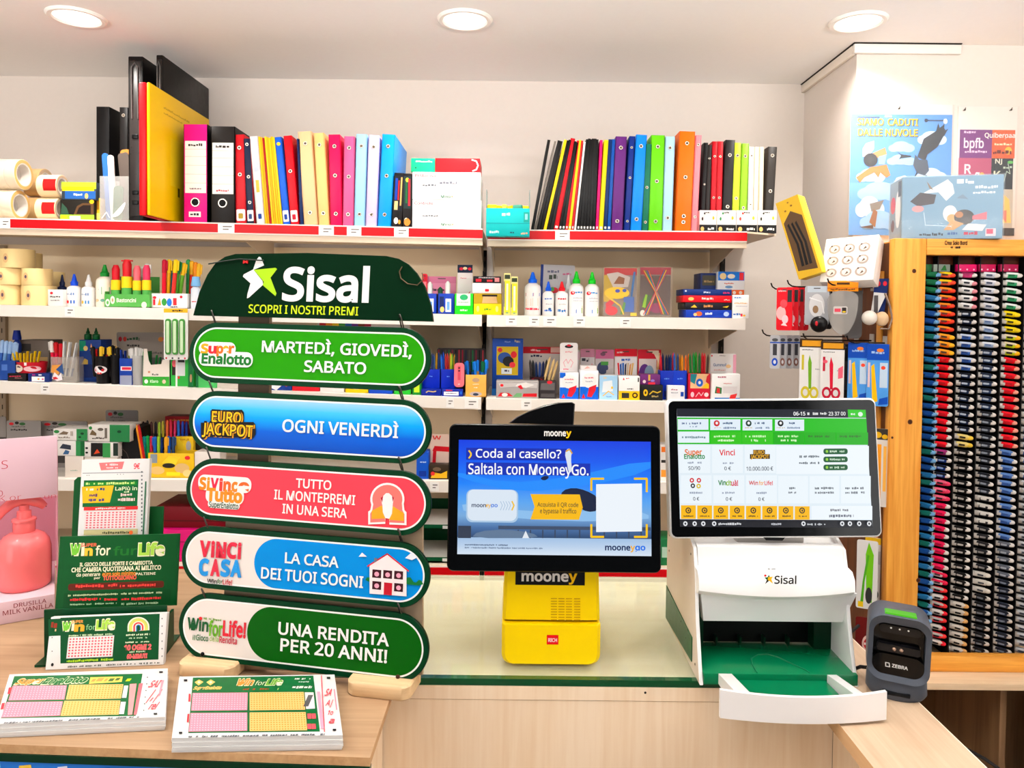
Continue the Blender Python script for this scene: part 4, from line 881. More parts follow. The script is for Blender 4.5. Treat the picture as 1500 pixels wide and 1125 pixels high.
# touch screen
S1 = at(1138, 787, YT + .055)
TK = frame(S1, lean=R(6.5), roll=R(-1.0))
scr, ext = monitor(tt, TK, ((975, 583), (1282, 585), (982.5, 787), (1294, 789.5)), BEZ, mat((244, 243, 242), .3), .0032, .022)
MB().box(-.05, .07, .078, .12, .2, S1.z - ZC + .06, mat((214, 208, 202), .35), bev=.01).build('neck', tt)
q = PX(TK, y=-.0004); q.pl([(1118, 787), (1150, 787.5), (1146, 792), (1122, 791.5)], (10, 10, 12)); q.done('lower_tab', scr)
q = PX(TK, y=-.0011)
z7 = lambda x, y: (960 + x / 4.286, 570 + y / 4.286)
def zr(x0, y0, x1, y1, c): q.pl([z7(x0, y0), z7(x1, y0), z7(x1, y1), z7(x0, y1)], EM(c))
def zt_(s, x0, y0, x1, y1, c, b=.01): a, b2 = z7(x0, y0), z7(x1, y1); q.t(s, a[0], a[1], b2[0], b2[1], EM(c), b)
def zm(x0, y0, x1, y1, c): a, b2 = z7(x0, y0), z7(x1, y1); q.micro(a[0], a[1], b2[0], b2[1], EM(c))
def ze(x0, y0, x1, y1, c): a, b2 = z7(x0, y0), z7(x1, y1); q.e(a[0], a[1], b2[0], b2[1], EM(c))
q.pl([z7(*p) for p in ((133, 125), (1318, 130), (1362, 868), (155, 862))], EM((226, 238, 246)))
q.pl([z7(*p) for p in ((133, 122), (1318, 130), (1321, 180), (135, 172))], EM((20, 24, 40)))
q.pl([z7(*p) for p in ((1206, 128), (1318, 130), (1321, 178), (1208, 177))], EM((40, 200, 24)))
q.pl([z7(*p) for p in ((136, 178), (1322, 184), (1332, 350), (140, 345))], EM((24, 190, 16)))
q.pl([z7(*p) for p in ((152, 816), (1358, 822), (1362, 870), (154, 864))], EM((28, 30, 38)))
zt_('06-15', 865, 143, 940, 165, (240, 240, 240), .02); zm(952, 145, 1075, 163, (226, 226, 226)); zt_('23 37 00', 1085, 143, 1192, 165, (230, 230, 230), .02); ze(1270, 143, 1300, 172, (226, 244, 226)); zm(1225, 150, 1252, 164, (226, 244, 226))
for i in range(4): zr(140 + i * 203, 188 + i, 332 + i * 200, 255 + i * 2, (226, 238, 248))
zm(165, 207, 290, 222, (90, 110, 150)); zm(215, 229, 262, 240, (130, 150, 180))
for i, c in ((1, (210, 40, 50)), (2, (30, 60, 50)), (3, (30, 30, 34))):
    x = 160 + i * 200; ze(x + 5, 195, x + 42, 234, c); ze(x + 16, 204, x + 32, 222, (240, 240, 240)); zm(x + 62, 206, x + 125, 221, (60, 90, 130)); zm(x + 66, 236, x + 155, 250, (120, 140, 170)); zm(x, 239, x + 50, 246, (200, 160, 60))
zr(140, 266, 336, 336, (232, 242, 250)); zm(165, 293, 315, 310, (110, 140, 150))
for i in range(5):
    x = 345 + i * 197; zr(x, 268 + i, x + (193 if i < 4 else 198), 344 + i, (20, 176, 12) if i > 1 else (48, 196, 18))
    zm(x + 20, 288, x + 155, 304, (200, 244, 180) if i < 3 else (40, 120, 30)); 
    if i < 3: zm(x + 45, 314, x + 150, 330, (220, 250, 200))
for i in range(3):
    for j in range(2): zr(150 + i * 204 + j * 8, 352 + j * 188, 342 + i * 205 + j * 8, 526 + j * 190, (236, 245, 251))
zr(755, 356, 1336, 532, (238, 246, 252))
for i in range(3): zr(768 + i * 196, 544, 955 + i * 196, 716, (236, 245, 251))
zt_('Super', 182, 378, 290, 412, (232, 110, 40), .03); zt_('Enalotto', 178, 408, 308, 436, (20, 140, 70), .03); zm(200, 454, 290, 468, (150, 160, 180)); zt_('SO/90', 205, 484, 278, 506, (40, 50, 70), .01)
zt_('Vinci', 398, 380, 496, 414, (226, 40, 50), .02); zm(410, 456, 490, 470, (150, 160, 180)); zt_('0 €', 430, 486, 472, 507, (40, 50, 70), .01)
for y, h in ((380, 28), (407, 30)): zr(590 + (20 if y == 380 else 0), y, 715 - (30 if y == 380 else 0), y + h, (60, 44, 20)); zt_('EURO' if y == 380 else 'JACKPOT', 595 + (18 if y == 380 else 0), y + 4, 710 - (30 if y == 380 else 0), y + h - 3, (230, 170, 40), .03)
zt_('10.000.000 €', 568, 486, 735, 510, (40, 50, 70), .01)
zm(900, 414, 1025, 430, (90, 100, 110)); zm(898, 455, 1028, 470, (90, 100, 110))
for y in (372, 422, 472):
    a, b = z7(1050, y), z7(1202, y + 36); q.rr(a[0], a[1], b[0], b[1], .004, EM((10, 90, 46))); zm(1090, y + 11, 1185, y + 26, (200, 226, 200)); ze(1064, y + 9, 1080, y + 27, (150, 210, 60))
for x, y, c in ((212, 556, (214, 40, 50)), (256, 556, (214, 40, 50)), (218, 590, (30, 30, 34)), (254, 592, (220, 190, 20))): ze(x, y, x + 28, y + 30, c); ze(x + 8, y + 8, x + 20, y + 22, (236, 245, 251))
zm(212, 642, 292, 656, (150, 160, 180)); zt_('0 €', 234, 676, 272, 697, (40, 50, 70), .01)
zt_('Vin', 390, 572, 440, 600, (20, 130, 60), .03); zt_('cit', 440, 572, 472, 602, (150, 190, 40), .03); zt_('uà!', 472, 572, 515, 604, (214, 50, 80), .03); zm(415, 642, 495, 656, (150, 160, 180)); zt_('0 €', 438, 677, 478, 698, (40, 50, 70), .01)
zt_('Win', 583, 575, 640, 600, (210, 40, 40), .02); zt_('for', 645, 576, 676, 600, (244, 160, 30), .02); zt_('Life!', 680, 576, 732, 600, (226, 40, 50), .02); zm(620, 643, 695, 657, (150, 160, 180)); zt_('0 €', 642, 678, 680, 699, (40, 50, 70), .01)
for x in (830, 995, 1185):
    w2 = 58 if x == 830 else 122; zm(x + (5 if x == 830 else 0), 612, x + w2 - 5, 628, (100, 106, 116)); zm(x, 640, x + w2, 655, (110, 116, 126))
for i in range(8):
    x = 157 + i * 101.5; zr(x, 727 + i * .8, x + 93, 812 + i * .6, (250, 186, 8)); ze(x + 28, 740, x + 64, 778, (60, 50, 40)); ze(x + 35, 747, x + 57, 771, (250, 186, 8)); ze(x + 42, 752, x + 52, 766, (60, 50, 40)); zm(x + 16, 789, x + 78, 800, (80, 60, 30))
zr(972, 730, 1352, 814, (238, 246, 252)); zm(1090, 748, 1220, 764, (120, 120, 130)); zm(1082, 782, 1236, 802, (110, 115, 130))
for x in (170, 228, 282, 350, 908, 1150, 1198, 1256, 1318): ze(x, 826, x + 27, 856, (226, 228, 232)); ze(x + 8, 834, x + 19, 848, (40, 44, 54))
zm(390, 834, 540, 850, (214, 216, 220)); zm(720, 836, 785, 850, (190, 192, 200)); zm(945, 838, 1060, 852, (200, 204, 210))
q.done('display', scr)
# ---------------------------------------------------------------- barcode scanner
BS = atz(1314, 1026, ZC); 
TZ = frame(V((BS.x, BS.y, ZC)), yaw=R(-24))
ts = empty('barcode_scanner', TZ, 'dark grey hands-free barcode scanner with green light on top', 'scanner')
GR, GR2, BK = mat((84, 89, 99), .38), mat((60, 64, 72), .4), mat((10, 10, 12), .12)
mb = MB(); mb.lathe([(.001, 0), (.040, .0), (.044, .006), (.043, .028), (.036, .042), (.001, .044)], GR, 40)
for i, v in enumerate(mb.v): mb.v[i] = (v[0] * (1.0), v[1] * .82 + .03, v[2])
bs = mb.build('base', ts)
MB().box(-.022, .018, -.0075, .01, .009, .015, mat((22, 24, 28), .4), bev=.002).build('slot', bs)
hw = .0445; Th = MX.Translation((-.001, .0, .03)) @ MX.Rotation(-R(-4), 4, 'X') @ MX.Rotation(R(1.5), 4, 'Y')
mb = MB(); mb.M = Th
def shell(z0, z1): return [(x, z) for x, z in rrect(-hw, hw, z0, z1, .024, 10)]
n_ = len(shell(0, .12)); o_ = shell(0, .108); i_ = rrect(-hw + .0085, hw - .0085, .009, .092, .016, 10)
k0 = [(x, -.002, z) for x, z in i_]; k1 = [(x * .97, -.008, .054 + (z - .054) * .97) for x, z in o_]; k2 = [(x, .004, z) for x, z in o_]; k3 = [(x * .98, .05, .054 + (z - .054) * .95) for x, z in o_]; k4 = [(x * .8, .062, .054 + (z - .054) * .8) for x, z in o_]; ki = [(x, .012, z) for x, z in i_]
vs = ki + k0 + k1 + k2 + k3 + k4; fs = []
for a in range(5):
    for j in range(n_): fs.append((a * n_ + (j + 1) % n_, a * n_ + j, (a + 1) * n_ + j, (a + 1) * n_ + (j + 1) % n_))
fs = [tuple(reversed(f)) for f in fs]; fs.append(tuple(reversed(range(5 * n_, 6 * n_)))); mb.add(vs, fs, GR, True); hd = mb.build('head', ts)
mb = MB(); mb.M = Th; mb.prism(i_, .011, .013, BK); mb.prism(rrect(-hw + .0087, hw - .0087, .0092, .042, .014), -.001, .011, BK); mb.prism(rrect(-.028, .03, .074, .087, .006), .004, .011, mat((40, 38, 38), .25)); mb.prism(rrect(-.03, .03, .044, .056, .004), .002, .011, mat((30, 30, 33), .3))
for x in (-.006, .004): mb.ball((x, .002, .05), .003, .003, .003, mat((180, 150, 130), .2, .6), 8)
for x in (-.012, .0, .012): mb.ball((x, .003, .083), .0014, .001, .0014, mat((240, 238, 232), .2), 8)
wn = mb.build('window', hd)
mb = MB(); mb.M = Th @ MX.Translation((0, -.0012, 0)); mb.text('ZEBRA', -.008, .014, .022, .0052, mat((226, 226, 226), .4), .02); mb.line([(-.017, .0215), (-.011, .0215), (-.012, .0275), (-.017, .0275), (-.0165, .0225)], .0012, mat((226, 226, 226), .4)); mb.build('lettering', wn)
mb = MB(); mb.M = Th; mb.prism(rrect(-.022, .022, .1055, .1095, .002), -.003, .012, mat((90, 214, 20), .3, em=.8)); mb.build('indicator_light', hd)
c = MB(); a = TZ.inverted() @ atz(1252, 978, ZC + .01); c.tube([(-.03, .055, .02), (-.05, .07, .012), (a.x, a.y, .008), (a.x - .03, a.y + .09, .005), (a.x + .01, a.y + .2, .005)], .003, mat((24, 24, 28), .5)); tag(c.build('scanner_cable', T=TZ), 'black cable running from the barcode scanner behind the terminal', 'cable')
# ---------------------------------------------------------------- ticket holder and slips
TH0 = atz(158, 978, ZC)
def thf(dy, lean, dx=0., z=0.): return frame(V((TH0.x, TH0.y, ZC)), yaw=R(7)) @ MX.Translation((dx, dy, z)) @ MX.Rotation(-lean, 4, 'X')
T0 = thf(0, 0)
th = empty('ticket_holder', T0, 'dark green cardboard game slip holder beside the pink display', 'slip holder')
GRN, GRN2 = mat((14, 92, 44), .4), mat((8, 74, 42), .4)
TP = thf(.075, R(9)); rel = T0.inverted() @ TP
x0, x1 = hit(TP, 84, 838)[0], hit(TP, 261, 838)[0]; z1 = hit(TP, 172, 784)[1]; z0 = hit(TP, 172, 890)[1]
mb = MB(); mb.prism([(x0, z0), (x1, z0), (x1, z1), (x0, z1)], 0, .004, GRN, bev=.0008); hp = mb.build('header_panel', th, T=rel)
q = PX(TP)
q.rr(93, 866, 250, 888, .003, (10, 84, 40)).rr(100, 853, 240, 863, .004, (108, 44, 26))
LG, CRE = (176, 214, 90), (246, 240, 210)
q.t('W', 102, 797, 119, 813, CRE, .06).t('W', 103, 798, 118, 812, (130, 200, 70), .05).t('i', 119, 797, 124, 813, CRE, .05).t('n', 124, 801, 136, 813, (244, 196, 70), .06).t('SUPER', 119, 796, 142, 800.5, (236, 120, 90), .03)
q.t('for', 140, 800, 162, 813, CRE, .02).t('fur', 166, 801, 201, 813, (40, 120, 50), .02).t('Life', 202, 796, 242, 813, CRE, .06).t('Life', 203, 797, 241, 812, LG, .05)
q.t('IL GIOCO DELLE FORTE E CAMBIOTTA', 117, 823, 224, 828, CRE, .03).t('CHE CAMBIA QUOTIDIANA AI MILITCO', 105, 830, 236, 836, CRE, .03)
q.t('da generare', 112, 839, 147, 844, CRE, .02).t('euro solo minimo', 150, 837.5, 199, 843, (230, 150, 60), .03).t('PALTIENE', 199, 838.5, 228, 842, CRE, .02).t('per', 138, 845, 147, 848, CRE, .02).t('TUTTOGIORNO', 151, 843.5, 200, 849, (230, 110, 90), .04)
q.micro(111, 855.5, 172, 860.5, (236, 80, 70)).micro(176, 855, 229, 859.5, (236, 80, 70))
q.micro(100, 868.5, 238, 871.5, (200, 214, 170)).micro(103, 875.5, 148, 880, (230, 70, 70), .1).micro(153, 875.5, 172, 880, (230, 70, 70), .1).micro(178, 874.5, 236, 879, (230, 70, 70), .1).micro(103, 883, 171, 886, (170, 200, 160)).micro(178, 882, 233, 885.5, (170, 200, 160))
q.done('print', hp)
mb = MB(); mb.box(x0 + .004, x1 - .002, .04, .044, .004, .085, GRN2); mb.box(x1 - .006, x1 - .002, .03, .078, .004, .064, GRN2)
mb.box(x0 + .002, x1 - .002, .012, .11, 0.0005, .004, GRN2); mb.build('pocket', th)
TBK = thf(.135, R(6)); rel = T0.inverted() @ TBK
xa, xb, xc = hit(TBK, 107, 740)[0], hit(TBK, 239, 760)[0], hit(TBK, 212, 740)[0]
za, zb = hit(TBK, 112, 699)[1], hit(TBK, 230, 742)[1]
mb = MB(); mb.prism([(xa, .012), (xb, .012), (xb, zb), (xc, zb), (xc, za - .004), (xc - .006, za), (xa + .006, za), (xa, za - .006)], 0, .004, GRN); mb.build('back_board', th, T=rel)
PAP, PAPS = mat((238, 236, 234), .55), mat((226, 224, 222), .6)
def slips(label, T, x0, x1, z0, z1, d, lines=5):
    mb = MB(); n = lines
    for k in range(n): mb.box(x0 + .0004 * (k % 2), x1 - .0004 * ((k + 1) % 2), d * k / n, d * (k + 1) / n, z0 + .0003 * (k % 3), z1, PAP if k % 2 == 0 else PAPS)
    return tag(mb.build('slip_pack', T=T), label, 'slip pack', 'packs of game slips')
# rear pack
TR = thf(.11, R(8))
x0, x1 = hit(TR, 117, 730)[0], hit(TR, 217, 730)[0]; z1 = hit(TR, 167, 673)[1]
o = slips('tall pack of game slips rising behind the green header panel', TR, x0, x1, .012, z1, .012)
q = PX(TR)
q.pl([(145, 678), (182, 676), (179, 687), (148, 689)], (238, 130, 130)).micro(153, 679, 174, 682.5, (250, 226, 226)).micro(156, 684, 173, 686.5, (250, 226, 226)).t('9€', 196, 679, 205, 686.5, (236, 90, 100), .03)
q.r(121, 692, 210, 693, (150, 150, 155)).grid(126, 695, 132, 697.5, 2, 1, (40, 44, 44), .4).grid(170, 693.5, 183, 696, 3, 1, (40, 44, 44), .3)
q.r(122, 703, 202, 742, (20, 110, 60)).r(124, 706, 200, 711, (44, 140, 50)).micro(126, 706, 197, 710, (210, 230, 150))
q.pl([(120, 713), (167, 711), (161, 736), (121, 737)], (236, 188, 40)).micro(124, 715, 138, 719.5, (250, 240, 220)).micro(138, 714.5, 159, 719, (50, 90, 130)).micro(131, 723, 151, 728, (110, 80, 110)).micro(130, 730, 154, 734.5, (90, 80, 130))
q.t('LaPiù in', 169, 713, 201, 718, (230, 236, 200), .02).micro(182, 719, 190, 722, (230, 236, 200)).micro(177, 722, 194, 727, (250, 214, 210), .1).micro(173, 729, 198, 734, (250, 214, 210), .1)
q.r(123, 742, 202, 747, (220, 60, 60)).micro(140, 743, 184, 746, (250, 220, 220)).r(124, 748, 201, 775, (240, 228, 226)).grid(125, 749, 200, 774, 14, 7, (226, 110, 120), .55)
q.r(123, 775.5, 202, 783, (206, 196, 150)).micro(150, 778, 190, 782, (90, 90, 60)).e(189, 777, 195, 783, (240, 120, 60))
for k in range(16): q.r(207, 690 + k * 5.7, 209, 692.5 + k * 5.7, (120, 124, 126))
q.r(211, 705, 213, 783, (60, 120, 90)); q.done('print', o)
# front pack
TQ = thf(.0, R(14), 0, .001)
x0, x1 = hit(TQ, 71, 940)[0], hit(TQ, 242, 940)[0]; z1 = hit(TQ, 158, 901)[1]
o = slips('short pack of game slips leaning on the front of the green holder', TQ, x0, x1, 0.0, z1, .012)
G3 = (12, 88, 48)
q = PX(TQ)
q.pl([(71, 907), (89, 906), (89, 931), (71, 932)], G3).pl([(88.5, 905), (234, 899), (232, 966), (88.5, 972)], G3)
q.micro(75, 910, 85, 920, (150, 60, 40)).micro(75, 920, 83, 926, (220, 190, 150))
q.t('W', 90, 911, 105, 924, CRE, .06).t('W', 91, 912, 104, 923, (130, 200, 70), .05).t('i', 105, 911, 109, 923, CRE, .05).t('n', 109, 913, 124, 924, (244, 176, 60), .06).t('SUPER', 105, 908.5, 122, 912.5, (236, 170, 90), .03).t('for', 126, 915, 140, 922.5, (150, 200, 150), .01).t('Life', 140, 908, 169, 922, CRE, .06).t('Life', 141, 909, 168, 921, LG, .05)
q.micro(101, 928.5, 165, 931.5, (200, 220, 180)).r(99, 932, 166, 963, (246, 234, 232)).grid(100, 933, 165, 962, 14, 7, (226, 100, 116), .55).micro(98, 965, 166, 969, (170, 210, 60), .05)
for i, (r, c) in enumerate(((16, (240, 238, 220)), (14, (200, 216, 120)), (11.5, (244, 210, 110)), (9, (240, 240, 220)), (7.5, (220, 70, 80)), (5, (240, 238, 225)), (3.5, (40, 120, 180)), (2, (12, 88, 48)))):
    q.pl([(203 - r, 925)] + [(203 - r * math.cos(R(a)), 918 - r * .95 * math.sin(R(a)) * .95) for a in range(0, 181, 15)] + [(203 + r, 923)], c)
q.micro(185, 928, 220, 931, (220, 232, 200)).micro(189, 933, 216, 935.5, (190, 214, 180)).micro(184, 939, 220, 941.5, (220, 232, 200)).t('10 OGNI 2', 182, 944.5, 222, 951.5, (240, 120, 120), .06).micro(190, 953, 213, 956, (190, 214, 180)).t('60-MINUTI', 186, 958, 216, 964, (240, 120, 120), .06)
q.e(75, 971, 79, 976, (40, 40, 40)).micro(100, 972, 234, 975, (110, 116, 112), .6)
for y in (933, 953): q.e(76, y, 77.5, y + 1.6, (60, 60, 60))
for k in range(6): q.r(237, 905 + k * 11, 238.4, 907 + k * 11, (120, 120, 120))
q.done('print', o)
# two pads lying on the counter
def pad(label, corners, h, bend=0.):
    """corners on the pad's top: back-left, back-right, front-right, front-left"""
    bl, br, fr_, fl_ = [atz(x, y, ZC + h) for x, y in corners]
    ux = ((fr_ - fl_) + (br - bl)); ux.z = 0; ux.normalize(); uy = V((-ux.y, ux.x, 0)); c = (bl + br + fr_ + fl_) / 4
    w = ((fr_ - fl_).length + (br - bl).length) / 2; d = abs(((bl + br) / 2 - (fl_ + fr_) / 2).dot(uy))
    yaw = math.atan2(ux.y, ux.x)
    T = frame(V((c.x, c.y, ZC)), yaw); mb = MB(); n = 7; Ti = T.inverted()
    L = [Ti @ v for v in (fl_, fr_, bl, br)]
    for k in range(n):
        o_ = .0005 * ((k * 37) % 5 - 2); za, zb_ = .0005 + (h - .0005) * k / n, h * (k + 1) / n
        mb.hull([(v.x + o_, v.y - o_, z) for z in (za, zb_) for v in L], PAP if k % 2 else PAPS)
    o = tag(mb.build('slip_pad', T=T), label, 'slip pad', 'thick pads of game slips')
    TPn = T @ MX.Translation((0, 0, h)) @ MX.Rotation(-math.pi / 2, 4, 'X')
    return o, TPn, MX.Translation((0, 0, h)) @ MX.Rotation(-math.pi / 2, 4, 'X')
RED_ = (226, 90, 100)
def padprint(o, T, rel, f):
    q = PX(T); f(q); q.mb.build('printed_sheet', o, T=rel)
def pp(q, pts, c): q.pl(pts, c)
# second pad, flat corners in the zoomed crop: px = x/2.778, py = 940 + y/2.778
zc = lambda x, y: (x / 2.778, 940 + y / 2.778)
def quad(q, a, b, c, d, col): q.pl([zc(*a), zc(*b), zc(*c), zc(*d)], col)
def qgrid(q, a, b, c, d, nx, ny, col, f=.62):
    """dots on the quad back-left, back-right, front-right, front-left"""
    A, B, C, D = [V(q.p(*zc(*t))) for t in (a, b, c, d)]; q.mb.k += 1; y = -LAY * q.mb.k
    for i in range(nx):
        for j in range(ny):
            u0, u1, v0, v1 = (i + .5 - f / 2) / nx, (i + .5 + f / 2) / nx, (j + .5 - f / 2) / ny, (j + .5 + f / 2) / ny
            P = lambda u, v: tuple((A * (1 - u) + B * u) * (1 - v) + (D * (1 - u) + C * u) * v)
            q.mb.flat([P(u0, v1), P(u1, v1), P(u1, v0), P(u0, v0)], col, y=y)
def qtext(q, s, x0, y0, x1, y1, c, b=.03): a, b2 = zc(x0, y0), zc(x1, y1); q.t(s, a[0], a[1], b2[0], b2[1], c, b)
def qmic(q, x0, y0, x1, y1, c, g=.25): a, b2 = zc(x0, y0), zc(x1, y1); q.micro(a[0], a[1], b2[0], b2[1], c, g)
PK1, OR1 = (236, 150, 166), (240, 190, 124)
def f1(q):
    quad(q, (58, 140), (580, 130), (552, 302), (4, 312), (20, 112, 62))
    qtext(q, 'Super', 70, 150, 180, 172, CRE, .06); qtext(q, 'Super', 72, 151, 178, 170, (240, 150, 70), .05); qtext(q, 'Enalotto', 182, 146, 356, 170, CRE, .06); qtext(q, 'Enalotto', 184, 147, 354, 168, (24, 120, 60), .04)
    quad(q, (368, 145), (500, 142), (495, 164), (362, 172), (250, 214, 110)); qmic(q, 375, 148, 440, 164, (230, 160, 90)); qmic(q, 445, 146, 495, 162, (90, 120, 70)); qmic(q, 515, 145, 572, 165, (180, 200, 30), .05)
    quad(q, (52, 180), (272, 178), (262, 236), (34, 240), PK1); qgrid(q, (56, 182), (270, 180), (260, 234), (38, 238), 18, 7, (244, 190, 200), .45)
    quad(q, (282, 176), (502, 174), (492, 232), (268, 236), OR1); qgrid(q, (284, 178), (500, 176), (490, 230), (272, 234), 18, 7, (226, 150, 60), .5)
    quad(q, (28, 246), (256, 244), (244, 302), (4, 310), PK1); qgrid(q, (32, 248), (254, 246), (242, 300), (10, 307), 18, 7, (244, 190, 200), .45)
    quad(q, (262, 242), (490, 240), (482, 298), (246, 303), OR1); qgrid(q, (264, 244), (488, 242), (480, 296), (250, 301), 18, 7, (226, 150, 60), .5)
    quad(q, (505, 180), (522, 180), (514, 230), (496, 230), (240, 236, 234)); quad(q, (492, 246), (512, 246), (504, 296), (484, 296), (240, 236, 234)); quad(q, (528, 174), (556, 172), (538, 298), (520, 300), (238, 160, 160)); quad(q, (566, 172), (582, 170), (556, 298), (544, 300), (236, 120, 130))
    quad(q, (36, 188), (48, 187), (40, 214), (30, 215), (230, 70, 80)); quad(q, (8, 252), (20, 250), (14, 276), (2, 278), (230, 70, 80))
    qmic(q, 4, 317, 560, 324, (120, 124, 126), .5); qtext(q, 'SAI', 612, 160, 650, 186, RED_, .02); qtext(q, '|,|', 616, 200, 646, 236, RED_, .02); qtext(q, 'rel', 612, 250, 640, 276, RED_, .02); quad(q, (658, 160), (668, 158), (652, 220), (644, 222), (240, 160, 170))
    for a in ((648, 122), (625, 292)): quad(q, (a[0], a[1]), (a[0] + 15, a[1]), (a[0] + 14, a[1] + 7), (a[0], a[1] + 7), (44, 44, 46))
    for k in range(6): quad(q, (598 - k * 3, 145 + k * 27), (602 - k * 3, 145 + k * 27), (602 - k * 3, 149 + k * 27), (598 - k * 3, 149 + k * 27), (70, 70, 70))
o, T, rel = pad('thick pad of game slips lying before the green slip holder', ((14, 988), (246, 979), (242, 1050), (-8, 1061)), .02)
padprint(o, T, rel, f1)
def f2(q):
    quad(q, (785, 146), (1275, 138), (1302, 366), (766, 372), (14, 108, 58))
    for x in (792, 840): quad(q, (x, 165), (x + 18, 154), (x + 36, 164), (x + 16, 178), (240, 190, 110)); quad(q, (x + 12, 165), (x + 18, 160), (x + 24, 165), (x + 18, 170), (250, 240, 210))
    qtext(q, 'SuperEnalotto', 790, 182, 902, 194, (240, 200, 120), .04); qtext(q, 'Win', 962, 152, 1035, 178, CRE, .06); qtext(q, 'Win', 964, 153, 1033, 177, (226, 150, 60), .04); qtext(q, 'for', 1040, 160, 1080, 177, CRE, .0); qtext(q, 'Life', 1084, 153, 1152, 177, CRE, .06); qtext(q, 'Life', 1086, 154, 1150, 176, (120, 170, 60), .04)
    qmic(q, 990, 190, 1095, 198, (170, 80, 40)); qmic(q, 1110, 188, 1135, 198, (170, 190, 110)); qmic(q, 1200, 148, 1265, 156, (220, 226, 214)); qmic(q, 1215, 162, 1260, 167, (200, 214, 200)); qmic(q, 1190, 180, 1270, 192, (220, 226, 214))
    quad(q, (784, 210), (1008, 208), (1006, 280), (778, 282), PK1); qgrid(q, (786, 212), (1006, 210), (1004, 278), (780, 280), 20, 8, (244, 190, 200), .45)
    quad(q, (1016, 208), (1236, 206), (1242, 278), (1016, 281), OR1); qgrid(q, (1018, 210), (1234, 208), (1240, 276), (1018, 279), 20, 8, (226, 146, 50), .5)
    quad(q, (776, 292), (1006, 290), (1006, 364), (768, 368), PK1); qgrid(q, (778, 294), (1004, 292), (1004, 362), (772, 366), 20, 8, (244, 190, 200), .45)
    quad(q, (1016, 290), (1244, 288), (1250, 362), (1016, 366), OR1); qgrid(q, (1018, 292), (1242, 290), (1248, 360), (1018, 364), 20, 8, (226, 146, 50), .5)
    quad(q, (1240, 208), (1276, 208), (1282, 274), (1246, 276), (238, 226, 224)); qmic(q, 1244, 215, 1270, 270, (90, 90, 90)); 
    for k in range(4): quad(q, (1250 + 18 * (k % 2), 295 + 42 * (k // 2)), (1266 + 18 * (k % 2), 294 + 42 * (k // 2)), (1268 + 18 * (k % 2), 315 + 42 * (k // 2)), (1252 + 18 * (k % 2), 316 + 42 * (k // 2)), (220, 90, 100))
    quad(q, (768, 214), (776, 214), (775, 246), (766, 246), (210, 60, 70)); quad(q, (763, 296), (771, 296), (768, 330), (760, 330), (210, 60, 70))
    qmic(q, 770, 380, 1320, 388, (110, 112, 116), .5)
    qtext(q, 'SA', 1325, 195, 1352, 222, RED_, .02); qtext(q, 'A|', 1328, 240, 1352, 262, RED_, .02); qtext(q, '1o', 1334, 282, 1356, 300, RED_, .02); qtext(q, 'a', 1340, 312, 1362, 334, RED_, .02); quad(q, (1358, 196), (1362, 196), (1372, 280), (1368, 280), (240, 140, 160))
    quad(q, (1306, 140), (1310, 140), (1322, 370), (1318, 370), (210, 90, 100)); quad(q, (1290, 206), (1302, 206), (1318, 356), (1306, 358), (240, 170, 190))
    for x, y in ((748, 156), (1330, 146), (728, 370), (1354, 358)): quad(q, (x, y), (x + 14, y), (x + 14, y + 8), (x, y + 8), (36, 36, 38))
o, T, rel = pad('thick pad of game slips lying before the sign stand', ((263, 991), (490, 988), (502, 1077), (252, 1081)), .021)
padprint(o, T, rel, f2)
# ---------------------------------------------------------------- pink cosmetics display with pump bottle
A_, B_ = atz(0, 916, ZC), atz(80, 902, ZC); yaw = math.atan2(B_.y - A_.y, B_.x - A_.x)
TD = frame(V((B_.x, B_.y, ZC)), yaw)
td = empty('cosmetics_display', TD, 'pale pink cardboard cosmetics display stand with a raised step', 'display stand')
PN, PN2, PN3 = mat((226, 194, 204), .5), mat((232, 202, 210), .5), mat((214, 154, 168), .5)
zb = hit(TD, 80, 870)[1]
mb = MB().box(-.34, 0, 0, .25, .0005, zb, PN2, bev=.0012); bs = mb.build('step', td)
q = PX(TD, y=-.0003)
q.t('DRUSILLA', 20, 880.5, 68, 886.5, (150, 50, 60), .0); q.t('MILK VANILLA', 4, 889, 78, 895.5, (150, 50, 60), .0); q.done('lettering', bs)
TFc = TD @ MX.Translation((0, .055, 0)); xr = hit(TFc, 84, 690)[0]; zt = hit(TFc, 84, 638)[1]; zf = hit(TFc, 84, 726)[1]
mb = MB().box(-.34, xr, .055, .059, zf, zt, PN, bev=.0008); fa = mb.build('fascia', td)
mb = MB(); mb.M = SIDE; mb.prism([(.06, zb), (.24, zb), (.24, zt - .12), (.225, zt - .07), (.18, zt - .035), (.06, zt - .004)], -xr, -xr + .003, PN3); mb.build('side_panel', td)
MB().box(-.34, xr - .004, .22, .225, zb, zt - .075, PN3).build('back_panel', td)
q = PX(TFc)
for s, x0, y0, x1, y1 in (('S', 5, 667, 14, 679), ('=', 0, 693, 3, 700), ('o', 0, 707, 7, 718)): q.t(s, x0, y0, x1, y1, (196, 70, 84), -.01)
q.t('k or', 2, 733, 34, 745, (206, 90, 100), -.01) if False else q.t('K or', 2, 716, 33, 724, (206, 90, 100), -.012); q.t('un', 66, 714.5, 82, 721, (206, 90, 100), -.012)
q.done('lettering', fa)
Bb = atz(36, 858, ZC + zb); TBt = frame(V((Bb.x, Bb.y, ZC + zb + .0005)), yaw)
pb = empty('pump_bottle', TBt, 'coral pink pump bottle on the pink display step', 'bottle')
CO = mat((244, 128, 128), .22, coat=.3)
rB = (at(70, 830, Bb.y).x - at(2, 830, Bb.y).x) / 2; s = rB / .045
